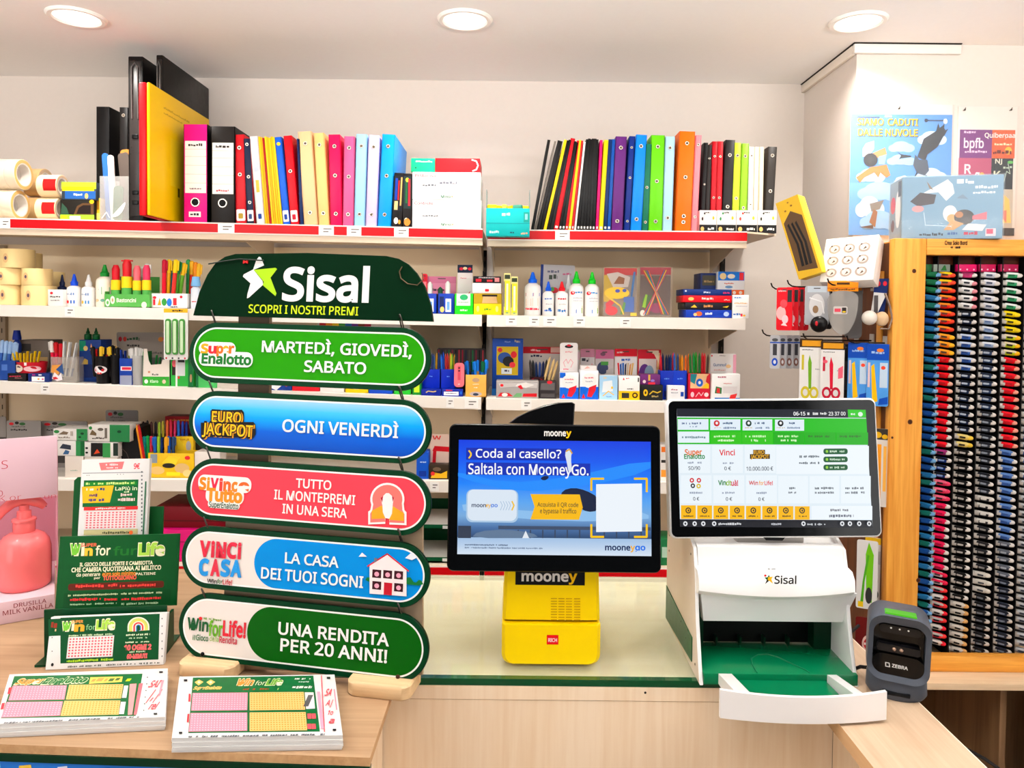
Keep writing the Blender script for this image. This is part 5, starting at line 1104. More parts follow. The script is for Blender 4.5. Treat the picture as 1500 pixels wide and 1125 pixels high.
mb = MB().lathe([(r * s, z * s) for r, z in ((.001, 0), (.041, 0), (.0445, .004), (.045, .012), (.0455, .05), (.045, .075), (.042, .088), (.034, .099), (.024, .1045), (.018, .106), (.001, .106))], CO, 40); mb.build('body', pb)
MB().lathe([(r * s, z * s) for r, z in ((.001, .106), (.0185, .1062), (.019, .108), (.019, .124), (.0185, .127), (.021, .1275), (.0208, .131), (.0125, .132), (.012, .146), (.0085, .147), (.0085, .158), (.001, .158))], CO, 28).build('collar', pb)
sp = [(.034, 0, .150), (.026, 0, .158), (.012, 0, .166), (-.004, 0, .168), (-.02, 0, .163), (-.034, 0, .151), (-.046, -.002, .136), (-.056, -.004, .122)]
MB().tube([(a * s, b * s, c * s) for a, b, c in sp], [.0062 * s, .009 * s, .011 * s, .011 * s, .010 * s, .009 * s, .008 * s, .007 * s], CO, 14).ball((.036 * s, -.004 * s, .151 * s), .0012, .001, .0012, mat((90, 40, 40), .5), 8).build('pump_head', pb)
# ---------------------------------------------------------------- goods on the white shelves
W_ = (246, 243, 240)
def bottle(label, b, on, body, cap, cmds=(), Y=2.49, capf=.36, name='glue_bottle', neck=True, group=None, bodyrough=.35):
    p, w, h = bx(b, Y, on); r = w / 2; hb = h * (1 - capf)
    o = tag(MB().lathe([(.001, 0), (r * .94, 0), (r, r * .1), (r, hb * .8), (r * .92, hb * .9), (r * .55, hb * .985), (r * .4, hb), (.001, hb)], mat(body, bodyrough), 24).build(name, T=MX.Translation((p.x, Y + r, p.z))), label, 'bottle', group)
    k = MB(); hc = h - hb
    if neck: k.lathe([(r * .5, hb), (r * .52, hb + hc * .3), (r * .36, hb + hc * .42), (r * .3, hb + hc * .6), (r * .14, h), (.0005, h)], mat(cap, .35), 18)
    else: k.lathe([(r * .96, hb), (r * .98, hb + hc * .2), (r * .7, h), (.0005, h)], mat(cap, .35), 18)
    k.build('cap', o)
    if cmds:
        l = MB(); deco(l, w, hb * .8, cmds); vs = []
        for x, y, z in l.v:
            a = max(-1.2, min(1.2, x / r * 1.15)); rr = r + .0003 - y * 3; vs.append((rr * math.sin(a), -rr * math.cos(a), z + hb * .05))
        l.v = vs; l.build('label', o)
    return o
def pot(name, label, b, on, c, Y=2.49, d=None, cmds=(), rnd_=False, flare=1., floor=True, group=None, cat='pen pot'):
    p, w, h = bx(b, Y, on); d = d or w * .8; mb = MB(); m = mat(c, .4)
    if rnd_:
        r = w / 2; mb.M = MX.Diagonal((1, d / w, 1, 1)); mb.lathe([(.001, 0), (r * flare, 0), (r, h), (r - .0015, h), (r * flare - .0015, .002), (.001, .002)], m, 28, cap=False)
        T = frame(p + V((0, d / 2, 0)))
    else:
        t = .002; T = frame(p)
        mb.box(-w / 2, w / 2, 0, t, 0, h, m, bev=.0006).box(-w / 2, w / 2, d - t, d, 0, h * flare, m).box(-w / 2, -w / 2 + t, t, d - t, 0, h, m).box(w / 2 - t, w / 2, t, d - t, 0, h, m).box(-w / 2, w / 2, 0, d, 0, t, m)
    o = tag(mb.build(name, T=T), label, cat, group)
    if cmds:
        s = MB()
        if rnd_:
            deco(s, w, h, cmds); r = w / 2; s.v = [((r + .0004) * math.sin(max(-1.3, min(1.3, x / r * 1.2))), -(r + .0004 - y * 3) * math.cos(max(-1.3, min(1.3, x / r * 1.2))) * d / w, z) for x, y, z in s.v]
        else: deco(s, w, h, cmds); s.v = [(x, y - .0003, z) for x, y, z in s.v]
        s.build('print', o)
    return o
def stick(name, label, cat, top, bot, Y, r, c, tip=None, group=None, Yt=None, kind='pencil'):
    a = at(bot[0], bot[1], Y); b = at(top[0], top[1], Y if Yt is None else Yt); d = (b - a); L = d.length
    T = MX.Translation(a) @ d.to_track_quat('Z', 'Y').to_matrix().to_4x4()
    mb = MB()
    if kind == 'pencil': mb.lathe([(.0005, 0), (r, 0), (r, L * .9), (r * .3, L * .985)], mat(c, .4), 8, smooth=False).lathe([(r * .34, L * .975), (.0004, L)], mat(tip or c, .4), 8)
    elif kind == 'pen':
        mb.lathe([(r * .5, 0), (r, L * .04), (r, L * .7)], mat(c, .3), 10).lathe([(r * 1.12, L * .68), (r * 1.15, L * .97), (r * .5, L)], mat(tip or c, .3), 10)
        mb.box(-r * .3, r * .3, -r * 1.7, -r * 1.2, L * .74, L * .97, mat(tip or c, .3))
    elif kind == 'flat': mb.box(-r, r, -r * .25, r * .25, 0, L, mat(c, .35), bev=r * .2); mb.box(-r * .6, r * .6, -r * .3, r * .3, L * .02, L * .25, mat(tip or c, .35))
    return tag(mb.build(name, T=T), label, cat, group)
def hangcard(name, label, cat, b, Y, c, cmds=(), on=None, group=None, d=.003, r=.006, yaw=0., lean=0., roll=0., hole=True, zb=None, cname=None):
    p, w, h = bx(b, Y, on)
    if zb is not None: p.z = zb
    mb = MB().prism([(x, z) for x, z in rrect(-w / 2, w / 2, 0, h, r)], 0, d, mat(c, .4))
    o = tag(mb.build(name, T=frame(p, yaw, lean, roll)), label, cat, group)
    s = MB()
    if cmds: deco(s, w, h, cmds)
    if hole: s.flat(rrect(-w * .14, w * .14, h * .93, h * .955, h * .012), mat((90, 84, 80), .6))
    s.build('print', o)
    return o
def fanpens(pot_desc, cat, name, cols, x0, x1, ytop, ybot, Y, r, group, spread=1.25, jitter=5, kind='pencil', tips=None, Yj=.02, cn=None):
    n = len(cols); xm = (x0 + x1) / 2
    for i, c in enumerate(cols):
        xb = x0 + (x1 - x0) * (i + .5) / n; xt = xm + (xb - xm) * spread + rnd.uniform(-1, 1)
        stick(name, '%s %s standing in %s, %s along' % (cn[i % len(cn)] if cn else cname(c), name.replace('_', ' '), pot_desc, ordw(i)), cat, (xt, ytop + rnd.uniform(0, jitter)), (xb, ybot), Y + (i % 3) * Yj / 3, r, c, tips[i % len(tips)] if tips else None, group, kind=kind)
def cname(c):
    if isinstance(c, str): c = tuple(int(x * 1) for x in (0, 0, 0))
    r, g, b = c; mx, mn = max(c), min(c)
    if mx < 60: return 'black'
    if mx - mn < 28: return 'white' if mx > 215 else 'grey'
    import colorsys
    h, l, s = colorsys.rgb_to_hls(r / 255, g / 255, b / 255); h *= 360
    n = 'red' if h < 14 or h > 346 else 'orange' if h < 38 else 'yellow' if h < 66 else 'green' if h < 160 else 'teal' if h < 190 else 'blue' if h < 250 else 'purple' if h < 290 else 'pink'
    if n == 'red' and l > .62: n = 'pink'
    if n == 'orange' and l < .36: n = 'brown'
    return ('dark ' if l < .3 else 'pale ' if l > .72 else '') + n
L2, R2, L3, R3, L4, R4, L5, R5 = ('L', 2), ('R', 2), ('L', 3), ('R', 3), ('L', 4), ('R', 4), ('L', 5), ('R', 5)
# ---- second shelf, bay behind the sign: masking tapes lying flat
def coin(label, b, Y, zb=None, on=L2):
    p, w, h = bx(b, Y, on if zb is None else None); r = w / 2; z = p.z if zb is None else zb
    mb = MB().lathe([(r * .72, 0), (r - .001, 0), (r, .001), (r, h - .0012), (r - .001, h), (r * .72, h), (r * .72, 0)], mat((240, 214, 158), .35), 32, cap=False)
    o = tag(mb.build('masking_tape', T=MX.Translation((p.x, Y + r, z))), label, 'tape roll', 'masking tape rolls lying flat')
    s = MB(); s.M = MX.Translation((rnd.uniform(-.3, .3) * r, -r - .0003, h * .5)); s.flat(ell(0, 0, r * .16, h * .25), mat((226, 190, 140), .4)); s.flat(ell(0, 0, r * .08, h * .1), mat((120, 96, 110), .4)); s.build('print', o)
    return z + h
z1 = coin('flat masking tape roll, bottom one of the front stack', (20, 66, 418, 444), 2.47); z2 = coin('flat masking tape roll, middle of the front stack', (22, 62, 393, 418), 2.47, z1 + .0003)
z1 = coin('flat masking tape roll, bottom one of the tallest stack', (-22, 19, 417, 443), 2.47); z2 = coin('flat masking tape roll, second in the tallest stack', (-20, 24, 391, 416), 2.47, z1 + .0003); coin('flat masking tape roll crowning the tallest stack', (-14, 33, 363, 391), 2.47, z2 + .0003)
z1 = coin('flat masking tape roll, bottom of the rear stack beside the white bottle', (58, 91, 421, 444), 2.60); z2 = coin('flat masking tape roll on top of the short rear stack', (54, 84, 397, 420), 2.60, z1 + .0003)
z1 = coin('flat masking tape roll, bottom of the hidden rear stack', (14, 52, 421, 444), 2.6); z2 = coin('flat masking tape roll, middle of the hidden rear stack', (14, 51, 397, 420), 2.6, z1 + .0003); coin('flat masking tape roll on top of the hidden rear stack', (12, 48, 369, 397), 2.6, z2 + .0003)
carton('staple_box', 'small white box with a red dot between masking tape and glue', 'box', (70, 92, 424, 445), 2.475, .06, (236, 232, 228), [('s', .15, .85, .5, .12, (90, 90, 90)), ('s', .2, .8, .3, .08, (140, 140, 140)), ('e', .25, .78, .1, .08, (220, 40, 60))], on=L2)
bottle('dark blue ink bottle behind the small white box', (80, 94, 402, 444), L2, (36, 52, 92), (30, 44, 84), Y=2.57, name='ink_bottle')
GL = lambda a, b: [('s', .2, .55, .62, .1, (170, 180, 200)), ('r', .52, .6, .72, .76, (120, 150, 190)), ('e', .3, .2, .1, .1, a), ('r', .5, .1, .75, .3, b)]
bottle('white glue bottle with a blue cap beside its white-capped twin', (93, 113, 401, 446), L2, W_, (24, 90, 220), GL((220, 40, 50), (30, 110, 200)), capf=.36)
bottle('white glue bottle with a white cap', (115, 134, 402, 446), L2, W_, (240, 240, 240), GL((236, 170, 60), (60, 140, 200)), capf=.36)
bottle('white and yellow glue bottle with a green cap', (135, 159, 387, 446), L2, (248, 240, 226), (30, 150, 60), [('r', .0, .45, .95, .95, (246, 212, 50)), ('r', .05, .62, .4, .68, (40, 40, 30)), ('r', .55, .45, .95, .75, (90, 180, 120)), ('e', .3, .2, .12, .06, (220, 190, 150)), ('e', .6, .2, .1, .06, (120, 170, 150))], capf=.28)
p, w, h = bx((153, 219, 431, 447), 2.475, L2)
t = empty('display_tray', frame(p), 'green cardboard tray holding yellow glue sticks', 'tray')
mb = MB(); g = mat((98, 174, 88), .45); mb.box(-w / 2, w / 2, 0, .002, 0, h, g).box(-w / 2, w / 2, .07, .072, 0, h * 2.4, g).box(-w / 2, -w / 2 + .002, .002, .07, 0, h * 1.2, g).box(w / 2 - .002, w / 2, .002, .07, 0, h * 1.2, g).box(-w / 2, w / 2, 0, .07, 0, .002, g); mb.build('shell', t)
printed(t, w, h, [('e', .07, .35, .05, .28, (230, 235, 225)), ('e', .07, .35, .025, .14, (98, 174, 88)), ('e', .18, .55, .05, .3, (240, 240, 220)), ('e', .18, .55, .02, .14, (190, 160, 120)), ('t', .27, .7, .4, .28, 'Bastoncini', (246, 244, 236)), ('e', .88, .2, .06, .24, (240, 236, 214))])
for i, (a, b_, top, cc) in enumerate(((161, 174, 388, (214, 30, 50)), (176, 191, 380, (220, 40, 50)), (193, 205, 389, (246, 120, 130)), (207, 219, 388, (236, 70, 110)))):
    q, w2, h2 = bx((a, b_, top, 441), 2.488, None); z0 = p.z + .0025; h2 += q.z - z0; r = w2 / 2
    o = tag(MB().lathe([(.001, 0), (r, 0), (r, h2 * .64), (.001, h2 * .64)], mat((96, 178, 90), .4), 18).build('glue_stick', T=MX.Translation((q.x, 2.48 + r + .003, z0))), 'yellow-banded glue stick in the green tray, %s from the green-capped bottle' % ORD[i], 'glue stick', 'glue sticks in the green tray')
    MB().lathe([(r + .0004, h2 * .4), (r + .0004, h2 * .635)], mat((250, 214, 40), .4), 18, cap=False).build('band', o)
    k = MB().lathe([(r * .8, h2 * .64), (r * .85, h2 * .9), (r * .5, h2), (.0005, h2)], mat(cc, .3), 16)
    if i == 1: k.box(-r, r, -r * .3, r * .3, h2 * .96, h2 * .99, mat(cc, .3))
    k.build('cap', o)
for i, (a, top, c) in enumerate(((168, 394, (236, 224, 214)), (199, 394, (250, 210, 210)), (211, 390, (220, 210, 200)), (216, 386, (230, 222, 210)))):
    stick('glue_stick', 'thin pale glue stick behind the yellow ones, %s from the green-capped bottle' % ORD[i], 'glue stick', (a, top), (a, 441), 2.535, .008, c, (246, 240, 234), 'slim pale glue sticks', kind='pen')
o = pot('marker_box', 'white box with rainbow letters holding felt markers', (220, 274, 430, 449), L2, W_, d=.07, cmds=[('e', .12, .72, .05, .1, (214, 30, 60)), ('r', .08, .2, .14, .6, (222, 30, 60)), ('p', [(.2, .2), (.3, .2), (.26, .75)], (240, 150, 30)), ('e', .38, .42, .07, .26, (60, 150, 70)), ('e', .52, .4, .07, .28, (40, 120, 200)), ('r', .62, .2, .72, .7, (220, 50, 60)), ('e', .84, .78, .04, .1, (222, 30, 50)), ('s', .55, .75, .05, .1, (40, 50, 90))], cat='box')
for i, (xt, yt, xb, c, tip) in enumerate(((241, 380, 240, (226, 30, 60), (200, 20, 60)), (248, 380, 246, (240, 180, 30), (250, 210, 30)), (252, 382, 250, (20, 150, 170), (20, 150, 170)), (258, 380, 253, (226, 70, 60), (250, 214, 30)), (262, 382, 257, (90, 160, 60), (30, 140, 80)), (270, 385, 262, (120, 180, 60), (250, 200, 40)))):
    stick('felt_marker', 'felt marker with %s cap in the rainbow-lettered box, %s from the glue sticks' % (cname(tip), ORD[i]), 'marker', (xt, yt), (xb, 442), 2.5 + .012 * (i % 3), .0068, c, tip, 'felt markers in the rainbow box', kind='pen')
for i, (xt, xb, c) in enumerate(((276, 275, (60, 160, 90)), (281, 279, (210, 60, 40)), (287, 283, (236, 150, 40)), (292, 287, (190, 60, 50)))):
    stick('felt_marker', '%s felt marker leaning behind the pale blue spray bottle, %s along' % (cname(c), ORD[i]), 'marker', (xt, 380 + 2 * i), (xb, 446), 2.56, .0068, c, (240, 190, 50) if i % 2 else c, 'felt markers behind the spray bottle', kind='pen')
bottle('pale blue spray bottle beside the rainbow-lettered box', (277, 291, 405, 450), L2, (230, 236, 244), (140, 196, 240), [('r', .1, .75, .9, 1, (150, 200, 240)), ('r', .2, .1, .8, .6, (244, 240, 240)), ('s', .3, .7, .3, .08, (220, 60, 60))], capf=.3, neck=False, name='spray_bottle')
o = hangcard('pen_blister', 'hanging blister card of three green pens below the second shelf', 'blister card', (240, 275, 452, 527), 2.44, W_, [('r', 0, .92, 1, 1, (244, 190, 40)), ('s', .35, .8, .94, .04, (60, 50, 30))] + [('e', .1 + .26 * i, .03, .04, .02, [(200, 40, 50), (90, 90, 90), (90, 90, 90), (210, 60, 80)][i]) for i in range(4)], hole=False)
p, w, h = bx((240, 275, 452, 527), 2.44)
for i in range(3):
    k = MB(); x = -w * .3 + i * w * .29; k.prism(rrect(x - w * .11, x + w * .11, h * .1, h * .8, w * .1), -.006, 0, mat((74, 150, 60), .3)); k.prism(rrect(x - w * .06, x + w * .06, h * .14, h * .76, w * .05), -.0075, -.006, mat((206, 226, 190), .2)); k.build('pen', o)
# ---- second shelf, both sides of the black upright
hangcard('felt_card', 'pink felt sheet pack behind the blue marker boxes', 'card pack', (626, 668, 405, 459), 2.58, (226, 150, 176), [('r', 0, .82, 1, 1, (214, 130, 160)), ('s', .15, .6, .6, .08, (90, 60, 80))], on=L2)
hangcard('felt_card', 'narrow red card beside the pink felt pack', 'card pack', (618, 626, 401, 459), 2.57, (214, 30, 60), [('r', .2, .5, .8, .8, (240, 140, 150))], on=L2)
for i, (a, b_) in enumerate(((618, 639), (642, 665))):
    pot('marker_box', 'royal blue open box of markers, %s the green box' % ('second from', 'beside')[i], (a, b_, 430, 459), L2, (16, 70, 176), d=.06, cmds=[('r', .08, .2, .36, .85, (30, 50, 110)), ('e', .25, .22, .14, .14, (240, 200, 120)), ('r', .46, .1, .82, .75, (230, 234, 240)), ('r', .55, .2, .72, .6, (120, 170, 230))], cat='box', group='blue marker boxes')
for i, (x, yt, c, tip) in enumerate(((630, 412, W_, (206, 20, 80)), (645, 420, (40, 90, 60), (30, 80, 50)), (656, 411, W_, (60, 66, 80)))):
    stick('board_marker', 'board marker with %s tip in the blue boxes' % cname(tip), 'marker', (x, yt), (x, 455), 2.51, .0085, c, tip, 'board markers in the blue boxes', kind='pencil')
carton('pin_box', 'bright green box with a white label before the tall white card', 'box', (666, 693, 430, 460), 2.475, .05, (40, 206, 40), [('r', .1, .42, .85, 1, (226, 240, 226)), ('e', .5, .82, .22, .14, (60, 180, 120)), ('s', .3, .7, .15, .1, (220, 250, 220)), ('s', .2, .75, .55, .06, (150, 170, 160))], on=L2)
hangcard('hook_card', 'tall white card with a dark blue top behind the green box', 'card pack', (670, 692, 388, 459), 2.54, (238, 226, 226), [('r', 0, .84, 1, 1, (24, 34, 66)), ('e', .25, .92, .13, .03, (214, 40, 70)), ('e', .5, .93, .14, .03, (240, 210, 170)), ('e', .8, .92, .12, .03, (214, 30, 60)), ('s', .2, .6, .72, .03, (226, 120, 140)), ('l', [(.6, .36), (.85, .46)], .05, (220, 80, 110))], on=L2, hole=False)
carton('pen_box', 'yellow box of pens under the black and white boxes', 'box', (694, 734.5, 430, 461), 2.475, .06, (246, 222, 20), [('r', 0, .52, 1, 1, (190, 160, 30)), ('p', [(.3, .55), (.34, .9), (.8, .9), (.86, .55)], (214, 178, 130)), ('r', .3, .86, .85, .95, (50, 40, 30)), ('s', .38, .64, .2, .1, (110, 170, 50)), ('e', .15, .28, .05, .14, (250, 240, 140)), ('e', .84, .28, .05, .14, (250, 240, 140))], on=L2)
p, w, h = bx((694, 734.5, 430, 461), 2.475, L2); zq = p.z + h + .0006
on_top('pen_box', 'white box with red hearts lying between yellow and black boxes', 'box', (692, 734, 415, 430), 2.475, .06, (246, 240, 236), [('e', .48, .3, .04, .14, (222, 40, 60)), ('e', .54, .3, .04, .14, (222, 40, 60))], zq)
on_top('pen_box', 'black box with red marks on top of the white one', 'box', (693, 733.5, 405, 415), 2.48, .055, (30, 24, 28), [('r', .1, .2, .3, .6, (220, 40, 60)), ('r', .5, .2, .7, .5, (200, 60, 70)), ('s', .2, .8, .7, .2, (190, 180, 180)), ('r', .78, .2, .95, .8, (230, 150, 150))], zq + .0345)
p, w, h = bx((738, 758, 406, 461), 2.475, R2)
for i in (0, 1):
    o = carton('pencil_lead_pack', 'clear and yellow pack of glue refills, %s the black upright' % ('next to', 'second from')[i], 'pack', (738 + 10.5 * i, 748 + 10.5 * i, 400 + 5 * i, 461), 2.475, .02, (240, 232, 160), [('r', .1, .05, .9, .82, (250, 232, 60)), ('r', .35, .12, .65, .75, (246, 246, 226)), ('r', .1, .86, .9, .96, (70, 80, 60)), ('e', .5, .06, .2, .02, (150, 190, 140)), ('r', .02, .2, .12, .8, (70, 110, 140))], on=R2, group='yellow refill packs')
BG = lambda c: [('r', .1, .68, .55, .8, (200, 40, 60)), ('r', .5, .68, .9, .8, (40, 90, 200)), ('r', .12, .3, .42, .58, (244, 214, 196)), ('r', .48, .3, .8, .6, (250, 226, 206)), ('s', .1, .85, .14, .1, (230, 70, 90))]
bottle('largest white glue bottle with a blue cap', (768, 793, 398, 462), R2, W_, (20, 110, 226), BG(0), capf=.25)
GB = [('e', .25, .82, .14, .07, (220, 40, 60)), ('s', .4, .85, .8, .08, (50, 150, 210)), ('s', .3, .85, .6, .05, (190, 190, 200)), ('s', .3, .85, .5, .04, (200, 200, 206)), ('p', [(.12, .05), (.88, .05), (.88, .34)], (246, 220, 70)), ('p', [(.12, .05), (.5, .05), (.5, .2)], (50, 130, 210)), ('p', [(.3, .05), (.85, .05), (.85, .26)], (60, 170, 90))]
bottle('small white glue bottle with a blue cap before the card pack', (795, 812, 412, 462.5), R2, W_, (20, 100, 220), [('s', .2, .8, .75, .08, (90, 140, 210)), ('s', .3, .8, .5, .06, (190, 180, 190)), ('s', .2, .8, .15, .1, (40, 120, 210)), ('e', .6, .28, .12, .06, (60, 110, 160))], capf=.28)
bottle('small white glue bottle with a red cap', (814, 833, 412, 463), R2, W_, (226, 30, 46), [('s', .2, .8, .75, .1, (220, 60, 80)), ('s', .3, .8, .5, .06, (200, 190, 190)), ('s', .2, .8, .12, .14, (50, 130, 190)), ('p', [(.3, .1), (.7, .3), (.8, .1)], (230, 90, 100))], capf=.28)
bottle('white glue bottle with a bright green cap beside the red-capped one', (834, 856, 397, 463), R2, W_, (30, 200, 50), GB, capf=.27)
bottle('white glue bottle with a bright green cap beside the craft bags', (857.5, 879, 398, 463.5), R2, W_, (30, 200, 50), GB, capf=.27)
hangcard('craft_card', 'dark blue and grey craft card behind the small glue bottles', 'card pack', (790, 840, 388, 462), 2.6, (186, 182, 184), [('r', 0, 0, .08, 1, (24, 56, 130)), ('s', .2, .55, .84, .06, (110, 110, 130)), ('s', .25, .5, .7, .1, (70, 80, 70)), ('e', .4, .5, .14, .06, (210, 60, 70)), ('e', .36, .52, .06, .04, (90, 160, 90)), ('s', .65, .9, .8, .05, (190, 100, 130))], on=R2, roll=R(1.5), hole=False)
bottle('plain white bottle behind the red-capped glue', (826, 840, 402, 462), R2, (226, 222, 220), (236, 236, 236), Y=2.56, capf=.35)
def clearbag(label, b, Y, on, header, cmds, name='craft_bag', d=.035):
    p, w, h = bx(b, Y, on); mb = MB(); m = mat((206, 190, 176), .18, alpha=.14)
    mb.prism(rrect(-w / 2, w / 2, 0, h, .006), 0, d, m)
    o = tag(mb.build(name, T=frame(p)), label, 'craft bag'); i = MB(); i.M = MX.Translation((0, .012, 0)); i.box(-w * .47, w * .47, .002, .004, h * .02, h * .97, mat((150, 140, 136), .6)); deco(i, w, h, [('r', .03, .84, .97, .98, header)] + cmds); i.build('contents_card', o); return o
o = clearbag('clear bag of yellow and red foam craft pieces', (884, 935, 391, 463), 2.485, R2, (190, 30, 50), [('r', .02, .3, .3, .84, (200, 170, 60)), ('p', [(.1, .86), (.42, .9), (.78, .8), (.72, .6), (.3, .58)], (206, 196, 190)), ('p', [(.3, .66), (.45, .82), (.62, .78), (.6, .66)], (150, 90, 50)), ('e', .4, .48, .36, .12, (246, 204, 30)), ('e', .42, .52, .07, .035, (30, 70, 180)), ('e', .62, .53, .06, .035, (40, 80, 170)), ('p', [(.1, .1), (.35, .3), (.2, .34), (.08, .26)], (206, 60, 80)), ('e', .25, .12, .18, .09, (226, 60, 80)), ('r', .6, .1, .9, .4, (60, 110, 180)), ('p', [(.5, .05), (.6, .3), (.66, .28), (.6, .05)], (90, 150, 70)), ('l', [(.1, .42), (.5, .22), (.6, .05)], .04, (240, 200, 80)), ('l', [(.9, .9), (.82, .4)], .06, (40, 120, 180)), ('r', .8, .02, .98, .08, (240, 210, 70))])
o = clearbag('clear bag of crossed rainbow pipe cleaners', (937, 985, 390, 463.5), 2.485, R2, (170, 30, 70), [('r', .04, .05, .96, .82, (96, 84, 84)), ('e', .3, .3, .2, .14, (60, 110, 70)), ('e', .55, .18, .22, .1, (150, 60, 110)), ('p', [(.1, .2), (.2, .45), (.26, .44), (.2, .18)], (150, 200, 50)), ('e', .12, .08, .08, .06, (236, 240, 230))])
p, w, h = bx((937, 985, 390, 463.5), 2.485, R2)
k = MB()
for j, c in enumerate(((226, 40, 70), (250, 200, 40), (60, 160, 90), (40, 90, 190), (240, 130, 40))):
    u = -w * .42 + j * w * .05; k.tube([(u, .008, h * .92), (-w * .02 + j * .0012, .005, h * .5), (w * .2 + j * w * .05, .008, h * .06)], .0013, mat(c, .7), 6)
for j, c in enumerate(((226, 40, 60), (40, 100, 180), (250, 210, 40), (200, 40, 110))):
    u = w * .2 + j * w * .06; k.tube([(u, .009, h * .93), (-w * .02 + j * .0012, .007, h * .48), (-w * .36 + j * w * .05, .009, h * .05)], .0013, mat(c, .7), 6)
k.build('pipe_cleaner_bundle', o)
zq = sz('R', 2, at(1040, 450, 2.47).x) + .0005
for i, (y0, y1, c, cmds, nm) in enumerate(((453, 464.5, (24, 70, 176), [('e', .28, .5, .07, .3, (226, 110, 60)), ('e', .2, .4, .04, .2, (240, 200, 140)), ('s', .42, .58, .35, .35, (220, 230, 250)), ('e', .88, .5, .06, .3, (180, 200, 230))], 'royal blue'), (442, 452.5, (36, 34, 46), [('p', [(.12, .3), (.2, .7), (.26, .3)], (240, 190, 60)), ('s', .4, .6, .3, .4, (210, 150, 90)), ('p', [(.8, .4), (.9, .3), (.94, .6)], (246, 210, 60))], 'charcoal'), (431.5, 441.5, (228, 24, 44), [('e', .16, .5, .06, .25, (250, 200, 120)), ('s', .38, .62, .35, .35, (250, 220, 214)), ('s', .84, .96, .3, .2, (250, 220, 210))], 'red'), (422, 431, (22, 60, 130), [('e', .05, .7, .02, .15, (230, 230, 240)), ('s', .42, .56, .35, .35, (210, 220, 240)), ('s', .82, .96, .3, .3, (220, 60, 110))], 'dark blue'))):
    x0 = (1005, 1003.5, 1001, 1001)[i]
    on_top('colour_box', '%s flat box of paints, %s of four stacked' % (nm, ('bottom', 'second from the bottom', 'third from the bottom', 'topmost')[i]), 'box', (x0, 1072, y0, y1), 2.475 + (.0, .002, .001, .004)[i], .11, c, cmds, zq, group='stack of flat paint boxes'); zq += bx((1000, 1072, y0, y1), 2.475)[2] + .0006
carton('chalk_box', 'plain white box with small coloured print at the shelf end', 'box', (1073, 1097, 432, 466), 2.475, .12, (246, 244, 242), [('s', .1, .55, .85, .06, (90, 150, 210)), ('s', .1, .9, .62, .05, (236, 190, 120)), ('s', .2, .9, .5, .04, (200, 200, 210)), ('s', .05, .6, .12, .12, (80, 130, 190)), ('r', .5, .08, .62, .2, (220, 60, 80)), ('e', .72, .12, .08, .04, (246, 190, 60))], on=R2)
zq = sz('R', 2, at(1060, 450, 2.6).x)
carton('colour_box', 'navy open box behind the stack of paint boxes', 'box', (1026, 1050, 400, 462), 2.62, .1, (36, 60, 120), [('r', .1, .72, .9, .95, (90, 84, 70)), ('s', .2, .8, .78, .06, (190, 160, 110)), ('s', .3, .8, .5, .05, (180, 160, 130))], on=R2)
carton('colour_box', 'white and blue box of crayons topping the rear pile', 'box', (1051, 1091, 398, 432), 2.6, .1, (244, 244, 246), [('r', .02, .62, .98, 1, (40, 130, 214)), ('e', .2, .8, .12, .14, (240, 214, 160)), ('e', .5, .8, .14, .1, (246, 236, 220)), ('r', .8, .64, .95, .96, (226, 60, 70)), ('s', .25, .6, .46, .06, (220, 120, 100)), ('e', .42, .34, .14, .06, (120, 160, 200)), ('r', .1, .0, .98, .22, (236, 120, 60)), ('e', .62, .1, .06, .07, (250, 240, 230)), ('e', .85, .1, .06, .07, (250, 240, 230))])
carton('colour_box', 'plain white box holding up the crayon box', 'box', (1050, 1091, 432.5, 466), 2.6, .1, (232, 228, 224), [('s', .2, .8, .5, .08, (180, 180, 190))], on=R2)
# ---- third shelf, beside the blue pouch
o = pot('pen_pot', 'royal blue pouch of pens at the end of the third shelf', (-6, 22, 528, 559), L3, (40, 84, 160), d=.06, cmds=[('r', .3, .5, .6, .8, (90, 130, 200)), ('e', .8, .12, .14, .1, (230, 190, 60))], cat='pouch')
for i, x in enumerate((0, 6, 12, 19)):
    stick('paint_brush', 'pale blue brush in the royal blue pouch, %s from the shelf end' % ORD[i], 'brush', (x + 4, 498 + i), (x - 2, 556), 2.51, .006, (130, 176, 226) if i % 2 else (66, 110, 186), (170, 200, 236), 'pale blue brushes in the pouch', kind='pen')
bottle('blue bottle cap above the royal blue pouch', (15, 27, 484, 558), L3, (40, 70, 150), (30, 60, 160), Y=2.57, capf=.2, neck=False, name='ink_bottle')
carton('clear_box', 'grey smoky clear box behind the red pot', 'box', (28, 72, 498, 559), 2.6, .08, (128, 116, 106), [('r', .02, .7, .4, .9, (70, 66, 64)), ('r', .5, .3, .95, .55, (190, 160, 110)), ('e', .5, .6, .06, .05, (40, 36, 36))], on=L3)
carton('eraser_box', 'black box with red print under the red pencil pot', 'box', (11, 38, 547, 559), 2.475, .08, (26, 22, 24), [('s', .1, .75, .55, .2, (200, 60, 90)), ('s', .4, .8, .35, .12, (160, 120, 110))], on=L3)
carton('eraser_box', 'navy box with a white label beside the black box', 'box', (41, 72, 547, 560), 2.475, .08, (20, 52, 120), [('r', .18, .08, .78, .62, (246, 240, 238)), ('e', .5, .34, .05, .1, (240, 150, 60)), ('e', .7, .34, .05, .1, (220, 90, 140)), ('r', .2, .74, .35, .9, (170, 60, 140)), ('r', .5, .76, .65, .9, (230, 230, 240))], on=L3)
p, w, h = bx((11, 38, 547, 559), 2.475, L3)
